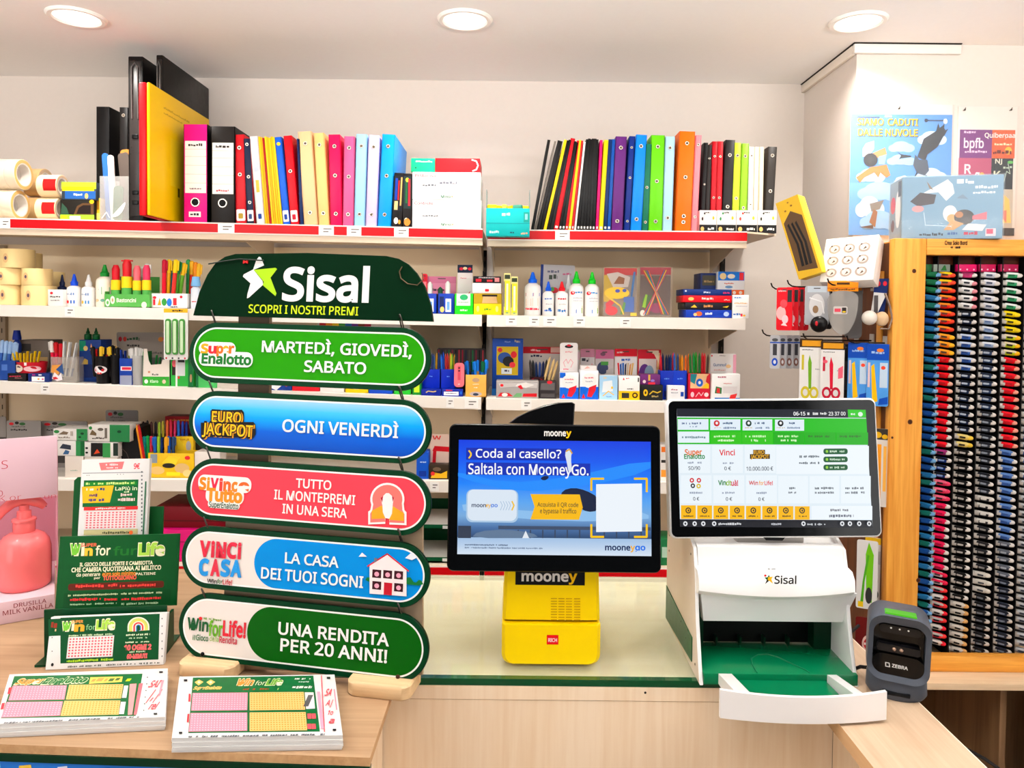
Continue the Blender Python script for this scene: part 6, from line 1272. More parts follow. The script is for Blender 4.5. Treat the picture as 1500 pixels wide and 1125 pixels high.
o = pot('pencil_pot', 'round red pot of yellow pencils on the black box', (15, 58, 530, 546), None, (206, 36, 54), Y=2.478, d=.075, rnd_=True, flare=.9, cmds=[('e', .24, .42, .2, .36, (246, 232, 214)), ('r', .12, .5, .36, .6, (60, 56, 66)), ('e', .7, .4, .24, .26, (240, 196, 200)), ('r', .48, .7, .55, .98, (250, 240, 236))])
o.location.z = p.z + h + .0006
fanpens('the round red pot', 'pencil', 'yellow_pencil', [(246, 212, 20), (240, 200, 20), (250, 216, 40), (246, 208, 20), (236, 196, 20), (250, 220, 50), (244, 206, 16), (250, 214, 30)], 22, 55, 514, 545, 2.505, .0055, 'yellow pencils in the red pot', 1.35, 4, kind='flat', cn=['yellow', 'golden', 'deep yellow', 'bright yellow'])
o = pot('pen_cup', 'clear plastic cup with scissors and red pens', (74, 113, 523, 560), L3, clear((220, 214, 206), .3), d=.06, cmds=[('p', [(.02, .4), (.3, .3), (.4, .7), (.05, .68)], (226, 160, 80)), ('p', [(.2, .5), (.5, .3), (.45, .75)], (60, 96, 150)), ('p', [(.05, .15), (.15, .4), (.3, .25), (.4, .38), (.45, .1), (.25, .05)], (240, 232, 236)), ('p', [(.08, .2), (.2, .22), (.3, .14), (.12, .1)], (214, 50, 60))], cat='cup')
for i, (xt, xb, c, tip) in enumerate(((75, 80, (214, 20, 70), (240, 236, 230)), (82, 84, (226, 20, 80), (200, 30, 40)), (89, 88, (196, 30, 40), (206, 30, 50)))):
    stick('gel_pen', 'crimson gel pen in the clear scissors cup, %s from the red pot' % ORD[i], 'pen', (xt, 499 + 2 * i), (xb, 552), 2.505, .006, c, tip, 'crimson gel pens', kind='pen')
for i, (xt, xb, c) in enumerate(((95, 93, (236, 234, 232)), (103, 97, (240, 238, 236)), (113, 104, (226, 224, 222)))):
    stick('scissors', 'white handled scissors upright in the clear cup, %s along' % ORD[i], 'scissors', (xt, 500 + i), (xb, 552), 2.51, .0085, c, (80, 110, 170), 'white scissors in the clear cup', kind='flat')
carton('bottle_box', 'dark blue box with two green bottles on top', 'box', (116, 148, 498, 560), 2.53, .07, (20, 62, 130), [('r', .02, .74, .3, .98, (20, 140, 110)), ('e', .3, .8, .1, .06, (200, 170, 110)), ('p', [(.5, .75), (.55, .92), (.64, .76)], (220, 160, 90)), ('p', [(.1, .42), (.25, .56), (.4, .52), (.4, .42)], (190, 160, 80)), ('r', .02, .1, .6, .42, (18, 44, 100)), ('l', [(.6, .42), (.62, .6), (.56, .78)], .02, (60, 170, 200))], on=L3)
p, w, h = bx((116, 148, 498, 560), 2.53, L3)
for i, x in enumerate((121, 133)):
    o = bottle('small dark green bottle on the dark blue box, %s the black pot' % ('away from', 'nearer')[i], (x, x + 10, 481, 498), None, (10, 96, 50), (8, 84, 44), Y=2.55, capf=.5, name='ink_bottle', group='green bottles on the blue box'); o.location.z = p.z + h + .0005
pot('pen_pot', 'flared black pot with a red and white emblem', (133, 158, 522, 560), L3, (18, 16, 18), Y=2.475, d=.06, rnd_=True, flare=.8, cmds=[('e', .5, .52, .34, .14, (236, 226, 226)), ('r', .24, .46, .7, .54, (214, 40, 50)), ('r', .4, .36, .6, .42, (220, 40, 40))])
pot('pen_pot', 'flared black pot beside the emblem pot', (157, 175, 520, 560), L3, (24, 22, 24), Y=2.48, d=.05, rnd_=True, flare=.85)
fanpens('the black emblem pot', 'pen', 'fine_pen', [(26, 24, 26)] * 6, 137, 156, 507, 552, 2.50, .0055, 'black fine pens in the emblem pot', 1.3, 6, 'pen', tips=[(26, 24, 26), (200, 40, 40), (30, 28, 28), (240, 200, 60)], cn=['black'])
fanpens('the plain black pot', 'pen', 'fine_pen', [(30, 28, 28), (28, 26, 26), (206, 150, 60), (26, 24, 26)], 160, 173, 505, 552, 2.50, .0055, 'fine pens in the plain black pot', 1.3, 5, 'pen', tips=[(240, 200, 60), (30, 28, 28), (220, 180, 110), (30, 28, 28)])
pot('pen_pot', 'square blue pot with a red and white strip', (175, 193, 525, 560.5), L3, (22, 74, 168), Y=2.475, d=.045, cmds=[('r', .1, .54, 1, .7, (240, 238, 240)), ('r', .2, .57, .95, .67, (220, 50, 80)), ('r', .05, .0, 1, .36, (150, 156, 176))])
fanpens('the square blue pot', 'marker', 'highlighter', [(20, 66, 160), (16, 54, 140), (150, 160, 30)], 176, 192, 511, 552, 2.49, .007, 'highlighters in the blue pot', 1.1, 3, 'flat')
pot('pen_cup', 'clear cup with white handled brushes', (189, 208, 521, 560.5), L3, clear((224, 222, 220), .35), Y=2.472, d=.042, rnd_=True, flare=.9, cat='cup')
fanpens('the clear brush cup', 'brush', 'white_brush', [(236, 234, 230), (228, 226, 222), (244, 242, 238)], 192, 206, 507, 552, 2.488, .006, 'white brushes in the clear cup', 1.3, 3, 'pen')
hangcard('poster_card', 'wide grey display card behind the green boxes', 'card', (171, 246, 487, 561), 2.62, (164, 152, 142), [('e', .07, .86, .035, .05, (190, 30, 50)), ('e', .16, .86, .035, .05, (200, 60, 40)), ('s', .2, .45, .83, .07, (40, 90, 50)), ('s', .2, .45, .7, .05, (70, 66, 62)), ('s', .25, .45, .62, .05, (60, 56, 54)), ('e', .86, .86, .05, .05, (226, 150, 60)), ('s', .9, 1, .85, .06, (220, 60, 110)), ('s', .55, .9, .55, .06, (120, 112, 106))], on=L3, hole=False)
p, w, h = bx((209, 248, 510, 562), 2.475, L3)
o = empty('counter_box', frame(p), 'white and green open display box with a cut-out front', 'box')
mb = MB(); mb.prism([(-w / 2, 0), (w / 2, 0), (w / 2, h * .7), (w * .24, h * .7), (w * .2, h * .58), (-w * .2, h * .56), (-w * .28, h * .68), (-w * .34, h * .98), (-w * .46, h * .98)], 0, .002, mat((234, 224, 214), .5)); mb.box(w / 2 - .002, w / 2, .002, .06, 0, h * .6, mat((30, 130, 70), .45)).box(-w / 2, -w / 2 + .002, .002, .06, 0, h * .9, mat((30, 130, 70), .45)).box(-w / 2, w / 2, .06, .062, 0, h * .72, mat((120, 116, 112), .5)).box(-w / 2, w / 2, 0, .06, 0, .002, mat((234, 224, 214), .5)); mb.build('shell', o)
printed(o, w, h, [('r', 0, 0, 1, .25, (64, 168, 60)), ('e', .13, .12, .07, .055, (236, 240, 230)), ('t', .28, .58, .09, .07, 'Klaro', (226, 240, 220)), ('e', .8, .12, .07, .055, (214, 196, 170)), ('s', .2, .3, .34, .08, (214, 150, 120)), ('s', .35, .6, .28, .05, (120, 116, 110))])
for i in (0, 1): stick('green_pencil', 'short green pencil in the cut-out display box, %s of two' % ORD[i], 'pencil', (230 + 5 * i, 520 + 3 * i), (226 + 5 * i, 556), 2.50, .006, (40, 140, 70), None, 'short green pencils', kind='flat')
carton('counter_box', 'green box with a white and red sharpener window', 'box', (250, 283, 524, 562), 2.475, .06, (60, 180, 80), [('r', .02, .0, .75, .02, (240, 240, 240)), ('r', .06, .4, .28, .9, (60, 40, 40)), ('e', .16, .8, .1, .12, (230, 110, 120)), ('r', .3, .38, .64, .92, (226, 226, 228)), ('r', .32, .84, .62, .98, (36, 36, 38)), ('r', .22, .0, .3, .95, (240, 236, 236)), ('r', .32, .28, .4, .36, (220, 40, 50)), ('r', .78, 0, 1, 1, (26, 120, 66)), ('e', .9, .3, .05, .14, (180, 150, 110))], on=L3)
carton('counter_box', 'green box half hidden by the game sign', 'box', (287, 318, 530, 563), 2.475, .06, (90, 190, 110), [('r', .0, .0, .12, 1, (30, 120, 70))], on=L3)
# ---- third shelf behind the sign
for a, b_, c, cm, nm in ((318, 352, (214, 206, 196), [('s', .2, .8, .4, .1, (120, 110, 100))], 'pale grey'), (354, 388, (150, 130, 110), [('r', .2, .2, .8, .8, (180, 160, 130))], 'tan'), (390, 427, (30, 70, 150), [('p', [(0, .2), (.4, .0), (1, .6), (1, .9), (.5, .4)], (240, 240, 244)), ('e', .8, .3, .08, .12, (220, 60, 60))], 'blue and white striped'), (428, 468, (206, 30, 50), [('s', .2, .8, .3, .15, (240, 210, 206))], 'red'), (469, 504, (240, 236, 234), [('s', .2, .7, .25, .12, (226, 90, 90)), ('e', .6, .6, .1, .1, (220, 60, 70))], 'white'), (506, 539, (240, 206, 20), [('e', .5, .3, .3, .16, (246, 236, 160)), ('s', .3, .7, .28, .1, (110, 90, 40))], 'yellow'), (540, 575, (24, 84, 190), [('s', .3, .7, .3, .12, (220, 230, 250)), ('e', .84, .35, .07, .1, (230, 230, 240))], 'blue'), (577, 602, (50, 190, 60), [('s', .2, .8, .3, .12, (190, 250, 180))], 'light green'), (604, 617, (30, 150, 60), [('r', .2, .1, .8, .4, (200, 230, 60))], 'dark green')):
    carton('marker_carton', nm + ' small carton on the third shelf behind the sign', 'box', (a, b_, 540, 571 + (a - 318) * .034), 2.475, .06, c, cm, on=L3, group='small cartons behind the sign')
hangcard('paper_pack', 'tall white paper pack with rainbow edge behind the sign', 'card pack', (465, 600, 468, 574), 2.6, (236, 232, 228), [('r', .02 + .07 * i, .9, .09 + .07 * i, .99, [(226, 60, 60), (246, 160, 40), (246, 220, 40), (80, 180, 80), (40, 120, 200), (120, 60, 160), (150, 80, 60), (190, 60, 90)][i]) for i in range(8)], on=L3, hole=False)
# ---- third shelf by the black upright
carton('eraser_box', 'long navy box with a gold mark under the blue pencil pots', 'box', (617, 646, 570, 583), 2.468, .03, (14, 44, 150), [('l', [(.25, .5), (.35, .7), (.6, .6), (.75, .7)], .05, (214, 190, 130))], on=L3)
carton('eraser_box', 'long navy box with a white label under the blue pencil pots', 'box', (647, 678, 570, 583.3), 2.468, .03, (16, 50, 160), [('r', .1, .15, .8, .65, (240, 240, 246)), ('s', .2, .7, .35, .15, (120, 120, 140)), ('r', .2, .76, .5, .9, (220, 60, 80)), ('r', .86, .3, .96, .7, (40, 110, 210))], on=L3)
for i, (a, b_) in enumerate(((619, 644), (646, 667))): pot('pencil_pot', 'bright blue pot of colour pencils, %s the pink case' % ('farther from', 'beside')[i], (a, b_, 541, 583), L3, (10, 56, 200), Y=2.50, d=.05, cmds=[('s', .4, .6, .7, .06, (120, 170, 240))], group='bright blue pencil pots')
PC1 = [(40, 90, 160), (30, 120, 180), (24, 80, 150), (50, 60, 120), (60, 100, 150), (220, 170, 50), (20, 60, 120)]
fanpens('the blue pot nearer the sign', 'pencil', 'colour_pencil', PC1, 622, 643, 514, 578, 2.515, .0036, 'colour pencils in the blue pot by the sign', 1.15, 4, cn=['blue', 'sky blue', 'navy', 'indigo', 'steel blue', 'ochre', 'deep blue'])
PC2 = [(40, 120, 220), (30, 90, 200), (240, 180, 150), (190, 50, 60), (206, 60, 70), (240, 130, 60), (190, 210, 60), (120, 170, 60), (240, 190, 40), (40, 60, 60)]
fanpens('the blue pot beside the pink case', 'pencil', 'colour_pencil', PC2, 648, 667, 515, 578, 2.515, .0034, 'colour pencils in the blue pot by the pink case', 1.25, 4, cn=['azure', 'blue', 'peach', 'dark red', 'red', 'orange', 'lime', 'green', 'yellow', 'dark green'])
p, w, h = bx((665, 680, 535, 570.5), 2.472); 
o = tag(MB().prism(rrect(-w / 2, w / 2, 0, h, .012), 0, .016, mat((238, 130, 140), .35), bev=.002).build('pencil_case', T=frame(V((p.x, 2.472, sz('L', 3, p.x) + .031)))), 'small pink rounded case standing on the navy box', 'case'); printed(o, w, h, [('p', [(.36, .3), (.64, .3), (.64, .88), (.36, .88)], (220, 90, 110)), ('e', .5, .8, .1, .03, (60, 50, 60)), ('e', .5, .68, .1, .03, (60, 50, 60)), ('s', .4, .6, .1, .08, (250, 220, 220))])
pot('pen_pot', 'kraft orange box of blue pens beside the black upright', (682, 712, 549, 583.5), L3, (240, 186, 96), Y=2.475, d=.06, cmds=[('e', .5, .76, .18, .1, (190, 160, 130)), ('s', .35, .65, .55, .05, (250, 236, 210)), ('s', .4, .6, .4, .06, (250, 236, 210)), ('e', .5, .14, .3, .1, (190, 176, 170)), ('e', .5, .12, .14, .06, (60, 70, 90))], cat='box')
fanpens('the kraft orange box', 'pen', 'blue_pen', [(40, 130, 220), (30, 40, 60), (30, 110, 210), (40, 140, 230), (200, 150, 80), (30, 120, 220), (40, 130, 226), (50, 120, 200)], 685, 711, 524, 578, 2.50, .005, 'pens in the kraft orange box', 1.2, 6, 'pen', tips=[(40, 130, 220), (60, 60, 70), (20, 120, 80), (40, 140, 230)])
hangcard('pen_pack', 'dark pack of pens standing behind the kraft box', 'card pack', (640, 711, 510, 583), 2.6, (70, 62, 60), [('r', .02 + .07 * i, .3, .05 + .07 * i, .96, [(150, 40, 60), (40, 50, 70), (90, 80, 70), (40, 110, 70), (120, 40, 60), (30, 30, 34), (170, 60, 70)][i % 7]) for i in range(14)], on=L3, hole=False)
# ---- third shelf, bay of the pen cabinet
carton('paint_book', 'tall royal blue pack of paints with a yellow window', 'box', (721, 766, 496, 572), 2.54, .03, (22, 76, 160), [('r', .14, .36, .84, .86, (196, 170, 40)), ('e', .4, .66, .22, .1, (60, 90, 150)), ('e', .52, .6, .18, .09, (50, 50, 50)), ('e', .7, .72, .1, .06, (206, 50, 60)), ('e', .25, .8, .08, .04, (200, 60, 60)), ('e', .66, .54, .1, .05, (226, 70, 80)), ('r', .3, .38, .64, .48, (226, 232, 236)), ('s', .4, .56, .41, .04, (90, 90, 110)), ('e', .4, .26, .28, .03, (14, 44, 100)), ('s', .4, .6, .93, .03, (120, 140, 190)), ('s', .72, .9, .93, .05, (170, 160, 150)), ('r', 0, 0, .14, .12, (40, 130, 210))], on=R3)
hangcard('brush_card', 'red-topped blister card behind the dark brushes', 'blister card', (766, 822, 508, 583), 2.60, (206, 196, 190), [('r', 0, .86, 1, 1, (196, 26, 46)), ('r', .72, .88, 1, .99, (230, 190, 180)), ('s', .2, .45, .9, .05, (236, 190, 190)), ('s', .2, .5, .78, .06, (40, 50, 80))], on=R3)
pot('brush_pot', 'dark pot of brushes beside the blue paint pack', (776, 802, 552, 584), R3, (60, 30, 34), Y=2.52, d=.05, rnd_=True, cmds=[('e', .4, .8, .3, .14, (190, 30, 50))])
fanpens('the dark brush pot', 'brush', 'paint_brush', [(60, 52, 50), (40, 40, 44), (30, 60, 110), (40, 70, 130), (36, 50, 100), (34, 34, 38)], 779, 798, 525, 575, 2.545, .0045, 'paint brushes in the dark pot', 1.5, 5, 'pencil', tips=[(60, 50, 40)])
for i, x in enumerate((802, 808, 813)): stick('paint_brush', 'wooden brush with a red tip leaning beside the dark pot, %s along' % ORD[i], 'brush', (x + 4, 522 + 3 * i), (x - 10, 578), 2.53, .0045, (226, 196, 140), (200, 50, 40), 'wooden brushes with red tips', kind='pencil')
o = carton('tool_blister', 'flat grey blister pack of red tools lying at the shelf edge', 'blister card', (727, 789, 558, 583.5), 2.463, .06, (172, 166, 164), [('p', [(.05, .85), (.1, .6), (.4, .66), (.96, .6), (.97, .9)], (206, 200, 198)), ('e', .13, .74, .04, .08, (220, 40, 50)), ('p', [(.45, .7), (.7, .6), (.9, .78), (.7, .92), (.5, .84)], (240, 236, 232)), ('p', [(.5, .68), (.58, .52), (.64, .56), (.58, .78)], (206, 30, 50)), ('p', [(.03, .1), (.1, .32), (.3, .3), (.4, .12)], (206, 40, 50)), ('p', [(.38, .06), (.48, .3), (.6, .3), (.6, .08)], (120, 170, 120)), ('p', [(.62, .1), (.64, .28), (.96, .3), (.96, .1)], (200, 30, 44)), ('e', .2, .2, .07, .1, (246, 236, 230))], on=R3)
carton('tool_blister', 'dark grey blister pack beside the red tools', 'blister card', (790, 815, 559, 583), 2.468, .06, (60, 56, 58), [('p', [(.05, .5), (.1, .9), (.9, .94), (.9, .5)], (110, 106, 106)), ('e', .6, .96, .16, .1, (206, 40, 60)), ('r', .1, .1, .9, .3, (90, 86, 86))], on=R3)
def gluecard(label, b, d, cm): return carton('glue_box', label, 'box', b, 2.47, d, (246, 246, 248), cm, on=R3)
hangcard('glue_card', 'tall white blister card with a pink heart behind the first glue box', 'blister card', (820, 846, 502, 583), 2.515, (248, 242, 240), [('e', .5, .93, .24, .03, (60, 50, 56)), ('e', .5, .95, .12, .02, (210, 40, 60)), ('s', .3, .7, .82, .025, (236, 140, 150)), ('l', [(.3, .56), (.2, .64), (.36, .7), (.46, .62), (.6, .7), (.74, .64), (.62, .55)], .04, (246, 190, 196)), ('s', .2, .5, .5, .03, (236, 130, 150))], on=R3, r=.008, hole=False)
UH = [('r', 0, 0, 1, .44, (20, 110, 214)), ('r', 0, .8, .3, 1, (20, 110, 214)), ('e', .5, .66, .4, .26, (248, 246, 244)), ('p', [(.4, .1), (.5, .42), (.9, .52), (.84, .3), (.64, .08)], (216, 40, 60)), ('s', .25, .75, .72, .06, (226, 130, 140)), ('s', .3, .7, .6, .05, (190, 190, 200)), ('p', [(.1, .04), (.2, .2), (.3, .04)], (220, 40, 60))]
gluecard('white and blue glue box with a red swoosh before the heart card', (820, 847.5, 546, 584.5), .05, UH)
gluecard('white and blue glue box with a red swoosh, between two boxes', (849.5, 876.5, 543, 585), .05, UH[:1] + UH[2:])
p, w, h = bx((849.5, 876.5, 543, 585), 2.47, R3)
on_top('glue_box', 'small white carton with a pale print on the second glue box', 'box', (851, 874, 536, 543), 2.475, .04, (244, 240, 238), [('p', [(.2, .3), (.4, .9), (.6, .5)], (240, 190, 180))], p.z + h + .0005)
gluecard('pale blue box with a drawing of tools', (878, 904.5, 550, 585.5), .05, [('r', 0, 0, 1, 1, (176, 214, 240)), ('p', [(.15, .3), (.2, .75), (.7, .8), (.75, .35)], (236, 242, 246)), ('l', [(.2, .15), (.5, .35), (.8, .2)], .05, (240, 190, 60)), ('e', .7, .5, .06, .05, (246, 200, 60)), ('e', .3, .9, .1, .04, (226, 214, 190)), ('s', .4, .7, .1, .05, (100, 150, 210))])
carton('tack_box', 'white and yellow box with red letters', 'box', (906.5, 937, 551, 586), 2.47, .05, (246, 244, 242), [('r', 0, 0, 1, .38, (244, 196, 20)), ('e', .78, .2, .14, .12, (60, 50, 30)), ('e', .78, .2, .07, .06, (244, 196, 20)), ('r', .14, .08, .5, .3, (60, 56, 50)), ('p', [(.18, .84), (.22, .94), (.28, .84)], (220, 60, 70)), ('s', .34, .5, .88, .06, (220, 60, 70)), ('r', .9, .76, .96, .94, (50, 50, 50)), ('s', .4, .7, .44, .05, (60, 60, 60))], on=R3)
carton('tack_box', 'black box with yellow rings beside the white and yellow box', 'box', (938.5, 971, 564, 586.5), 2.47, .05, (34, 34, 36), [('e', .22, .5, .1, .22, (240, 196, 30)), ('e', .22, .5, .04, .1, (34, 34, 36)), ('l', [(.4, .4), (.55, .6), (.75, .5), (.9, .6)], .05, (220, 190, 60)), ('s', .5, .8, .2, .14, (190, 170, 110))], on=R3)
p, w, h = bx((938.5, 971, 564, 586.5), 2.47, R3)
on_top('tack_box', 'purple box with a white blot on the black ring box', 'box', (938, 967, 549, 564), 2.475, .045, (120, 50, 120), [('e', .2, .3, .08, .16, (240, 220, 220)), ('r', .4, .4, .5, .98, (220, 180, 90)), ('e', .62, .4, .1, .12, (150, 130, 200)), ('r', .4, .02, .75, .24, (220, 60, 80))], p.z + h + .0005)
for i, (a, b_, h0, cm, c) in enumerate(((823, 849, 512, [('r', 0, .78, 1, .95, (226, 190, 200)), ('s', .2, .7, .7, .06, (90, 90, 90))], (214, 206, 204)), (850, 871, 511, [('s', .1, .6, .72, .08, (70, 70, 80)), ('p', [(.7, .5), (.8, .7), (.95, .5)], (220, 50, 70)), ('r', 0, .82, 1, 1, (190, 130, 150))], (206, 200, 200)), (872, 899, 512, [('r', 0, .8, 1, 1, (196, 110, 146)), ('e', .4, .6, .3, .14, (70, 80, 110)), ('r', .3, .66, .7, .74, (90, 160, 80)), ('p', [(.5, .2), (.6, .55), (.95, .6), (.9, .2)], (196, 190, 186)), ('e', .4, .9, .14, .04, (120, 80, 100))], (206, 196, 196)), (900, 933, 511, [('r', 0, .84, 1, 1, (214, 24, 50)), ('s', .1, .4, .9, .05, (246, 220, 220)), ('r', .02, .1, .98, .82, (246, 240, 240)), ('s', .3, .7, .74, .06, (60, 110, 190))] + [('p', [(.12 + .11 * j, .7 - .04 * (j % 2)), (.2 + .08 * j, .3), (.26 + .08 * j, .3), (.2 + .11 * j, .7)], [(206, 40, 50), (40, 90, 160), (30, 110, 190), (50, 60, 90), (220, 200, 170), (226, 160, 90), (236, 190, 120)][j]) for j in range(7)], (230, 220, 216)), (934, 968, 512, [('r', 0, 0, 1, 1, (206, 30, 56)), ('r', .05, .1, .8, .8, (240, 226, 220)), ('e', .3, .45, .26, .24, (110, 60, 140)), ('e', .5, .5, .2, .16, (150, 170, 190)), ('l', [(.3, .2), (.7, .24), (.86, .6), (.9, .92)], .1, (240, 200, 150)), ('p', [(.4, .98), (.9, .98), (.9, .7), (.7, .9)], (246, 224, 200))], (206, 30, 56)))):
    hangcard('craft_card', ('pale blister card with a pink band', 'small grey card with a red triangle', 'pink-topped card of scissors', 'red and white card of fanned brushes', 'red card with a purple ring')[i] + ' behind the glue boxes', 'blister card', (a, b_, h0, 584), 2.585 + .004 * i, c, cm, on=R3, group='blister cards behind the glue boxes')
for i, (a, b_, c, lab) in enumerate(((967, 986, (12, 60, 190), 'ultramarine blue pouch of colour pencils by the purple box'), (986, 1006, (16, 70, 200), 'ultramarine blue pouch of colour pencils by the red box'))):
    pot('pencil_pot', lab, (a, b_, 543, 586), R3, c, Y=2.50, d=.045, cmds=[('s', .3, .7, .7, .06, (120, 170, 240)), ('r', .3, .1, .9, .3, (20, 40, 130)), ('e', .7, .4, .16, .08, (240, 120, 190) if i else (60, 150, 220))])
carton('label_box', 'small white box with a blue badge at the foot of the blue pouches', 'box', (978, 1003, 565, 586), 2.468, .025, (240, 240, 242), [('s', .2, .6, .7, .1, (190, 110, 130)), ('s', .2, .6, .5, .08, (150, 150, 160)), ('r', .76, .3, .94, .6, (30, 80, 170))], on=R3)
fanpens('the blue pouch by the purple box', 'pencil', 'colour_pencil', [(206, 40, 60), (20, 40, 90), (20, 50, 110), (16, 40, 90), (30, 70, 140), (226, 30, 80)], 968, 986, 515, 580, 2.52, .0038, 'colour pencils by the purple box', 1.2, 5, cn=['crimson', 'ink blue', 'navy', 'midnight', 'blue', 'cherry'])
fanpens('the blue pouch by the red box', 'pencil', 'colour_pencil', [(60, 110, 190), (50, 90, 150), (226, 150, 40), (246, 160, 30), (244, 120, 30), (240, 130, 60)], 988, 1008, 516, 580, 2.52, .0038, 'colour pencils by the red box', 1.2, 5, cn=['pale blue', 'steel blue', 'amber', 'golden', 'orange', 'tangerine'])
pot('pencil_pot', 'red box with a yellow and white fairground print', (1008, 1040, 547, 587), R3, (206, 26, 60), Y=2.49, d=.05, cmds=[('r', .1, .45, .95, .98, (236, 196, 150)), ('p', [(.1, .98), (.4, .98), (.3, .6), (.1, .7)], (40, 140, 150)), ('e', .52, .66, .16, .15, (40, 110, 200)), ('e', .52, .66, .06, .06, (240, 240, 240)), ('p', [(.6, .45), (.95, .45), (.95, .7), (.75, .6)], (246, 200, 40)), ('p', [(.85, .9), (.95, .98), (.95, .6), (.8, .7)], (200, 40, 50)), ('e', .2, .22, .08, .1, (240, 200, 210)), ('l', [(.35, .14), (.5, .3), (.6, .18), (.7, .3)], .03, (240, 200, 210)), ('e', .84, .22, .1, .08, (236, 220, 220))], cat='box')
fanpens('the red fairground box', 'pencil', 'colour_pencil', [(40, 130, 60), (30, 150, 70), (60, 160, 50), (30, 120, 60), (210, 40, 50), (226, 50, 60), (90, 70, 60)], 1012, 1036, 514, 580, 2.515, .0042, 'colour pencils in the red box', 1.25, 5, cn=['green', 'emerald', 'grass green', 'pine green', 'red', 'scarlet', 'brown'])
hangcard('cotton_card', 'tall white card with a pink edge standing at the shelf end', 'card pack', (1040, 1078, 518, 588), 2.56, (248, 244, 242), [('r', .88, .4, 1, .98, (246, 180, 200)), ('e', .06, .95, .03, .02, (220, 60, 60)), ('s', .35, .6, .94, .03, (190, 180, 180)), ('t', .12, .62, .72, .06, 'Gummoil', (70, 110, 160)), ('e', .7, .72, .1, .04, (246, 210, 160)), ('s', .15, .6, .62, .03, (240, 190, 180)), ('e', .5, .53, .08, .02, (230, 170, 170))], on=R3, hole=False)
carton('cotton_box', 'white box with a blue base in front of the tall pink-edged card', 'box', (1043, 1084, 548, 588.5), 2.475, .05, (248, 247, 246), [('s', .2, .5, .86, .06, (190, 90, 120)), ('s', .4, .7, .64, .04, (220, 120, 120)), ('p', [(.1, .3), (.14, .55), (.35, .5), (.34, .28)], (60, 130, 80)), ('p', [(.16, .32), (.18, .5), (.28, .47), (.28, .3)], (214, 60, 60)), ('r', .4, .3, .9, .55, (232, 226, 226)), ('r', .1, 0, 1, .14, (24, 120, 200)), ('p', [(.6, .0), (.66, .24), (.9, .3), (.8, .0)], (226, 60, 60))], on=R3)
# ---- fourth shelf, behind the pink display and slips
for i, (a, b_, y0, y1, Y) in enumerate(((-14, 9, 610, 703, 2.62), (10, 60, 616, 703, 2.60), (60, 128, 617, 703, 2.63), (155, 202, 601, 703, 2.64))):
    hangcard('hobby_card', 'grey display card with red and green emblem, %s from the shelf end' % ORD[i], 'card', (a, b_, y0, y1), Y, (150, 144, 140), [('e', .14, .93, .07, .03, (196, 40, 50)), ('e', .3, .95, .06, .03, (50, 46, 40)), ('e', .46, .93, .09, .03, (60, 110, 60)), ('s', .15, .55, .86, .03, (110, 104, 100)), ('s', .12, .6, .79, .035, (40, 38, 38)), ('r', .0, .1, 1, .6, (86, 80, 78))], on=L4, hole=False, group='grey display cards on the fourth shelf')
EB = [('r', .68, 0, 1, 1, (60, 150, 90)), ('e', .1, .75, .08, .14, (60, 150, 80)), ('p', [(.15, .5), (.3, .8), (.45, .7), (.4, .5)], (140, 120, 100)), ('r', .5, .4, .58, .8, (190, 180, 170)), ('s', .15, .5, .2, .12, (120, 100, 80)), ('e', .85, .6, .05, .1, (20, 70, 40)), ('e', .78, .3, .04, .08, (20, 70, 40))]
zq = sz('L', 4, at(100, 690, 2.5).x)
carton('eraser_box', 'pale box with worn corners at the bottom of the green and white pile', 'box', (95, 122, 668, 703), 2.475, .08, (226, 216, 206), [('s', .3, .7, .3, .05, (150, 180, 160))], on=L4); p, w, h = bx((95, 122, 668, 703), 2.475, L4)
on_top('eraser_box', 'white and green box, middle of the pile by the pink display', 'box', (84, 124, 646, 668), 2.475, .08, (240, 236, 232), EB[:1] + [('p', [(.08, .5), (.2, .8), (.5, .7), (.5, .4)], (60, 66, 80)), ('p', [(.2, .1), (.3, .4), (.45, .3), (.4, .1)], (70, 110, 150)), ('r', .85, .0, 1, 1, (30, 110, 60))], p.z + h + .0005)
on_top('eraser_box', 'white and green box on top of the pile by the pink display', 'box', (78, 128, 629, 646), 2.475, .08, (242, 238, 234), EB, p.z + h + .0525)
carton('eraser_box', 'tall pale carton supporting the second green and white pile', 'box', (124, 172, 670, 703.5), 2.475, .08, (214, 204, 194), [('s', .2, .7, .4, .06, (170, 160, 150))], on=L4); p, w, h = bx((124, 172, 670, 703.5), 2.475, L4)
on_top('eraser_box', 'white box with a dark window in the second pile', 'box', (122, 173, 648, 670), 2.475, .08, (240, 236, 232), [('e', .1, .6, .04, .07, (40, 40, 40)), ('e', .1, .3, .04, .07, (40, 40, 40)), ('r', .22, .05, .56, .95, (34, 28, 28)), ('p', [(.3, .2), (.4, .55), (.48, .3)], (226, 90, 50)), ('r', .56, 0, .78, .95, (70, 160, 90)), ('r', .86, .1, 1, .95, (40, 60, 50))], p.z + h + .0005)
on_top('eraser_box', 'white and green box topping the second pile', 'box', (129, 190, 623, 648), 2.475, .08, (240, 236, 230), [('r', .52, 0, 1, 1, (50, 140, 84)), ('e', .06, .8, .04, .1, (60, 150, 80)), ('p', [(.04, .4), (.1, .7), (.2, .5), (.2, .35)], (130, 110, 80)), ('e', .3, .72, .07, .09, (120, 110, 100)), ('s', .1, .4, .15, .12, (90, 80, 70)), ('r', .4, .2, .46, .8, (130, 120, 110)), ('e', .75, .6, .05, .08, (24, 80, 50))], p.z + h + .053)
p, w, h = bx((174, 214, 622, 703), 2.50, L4)
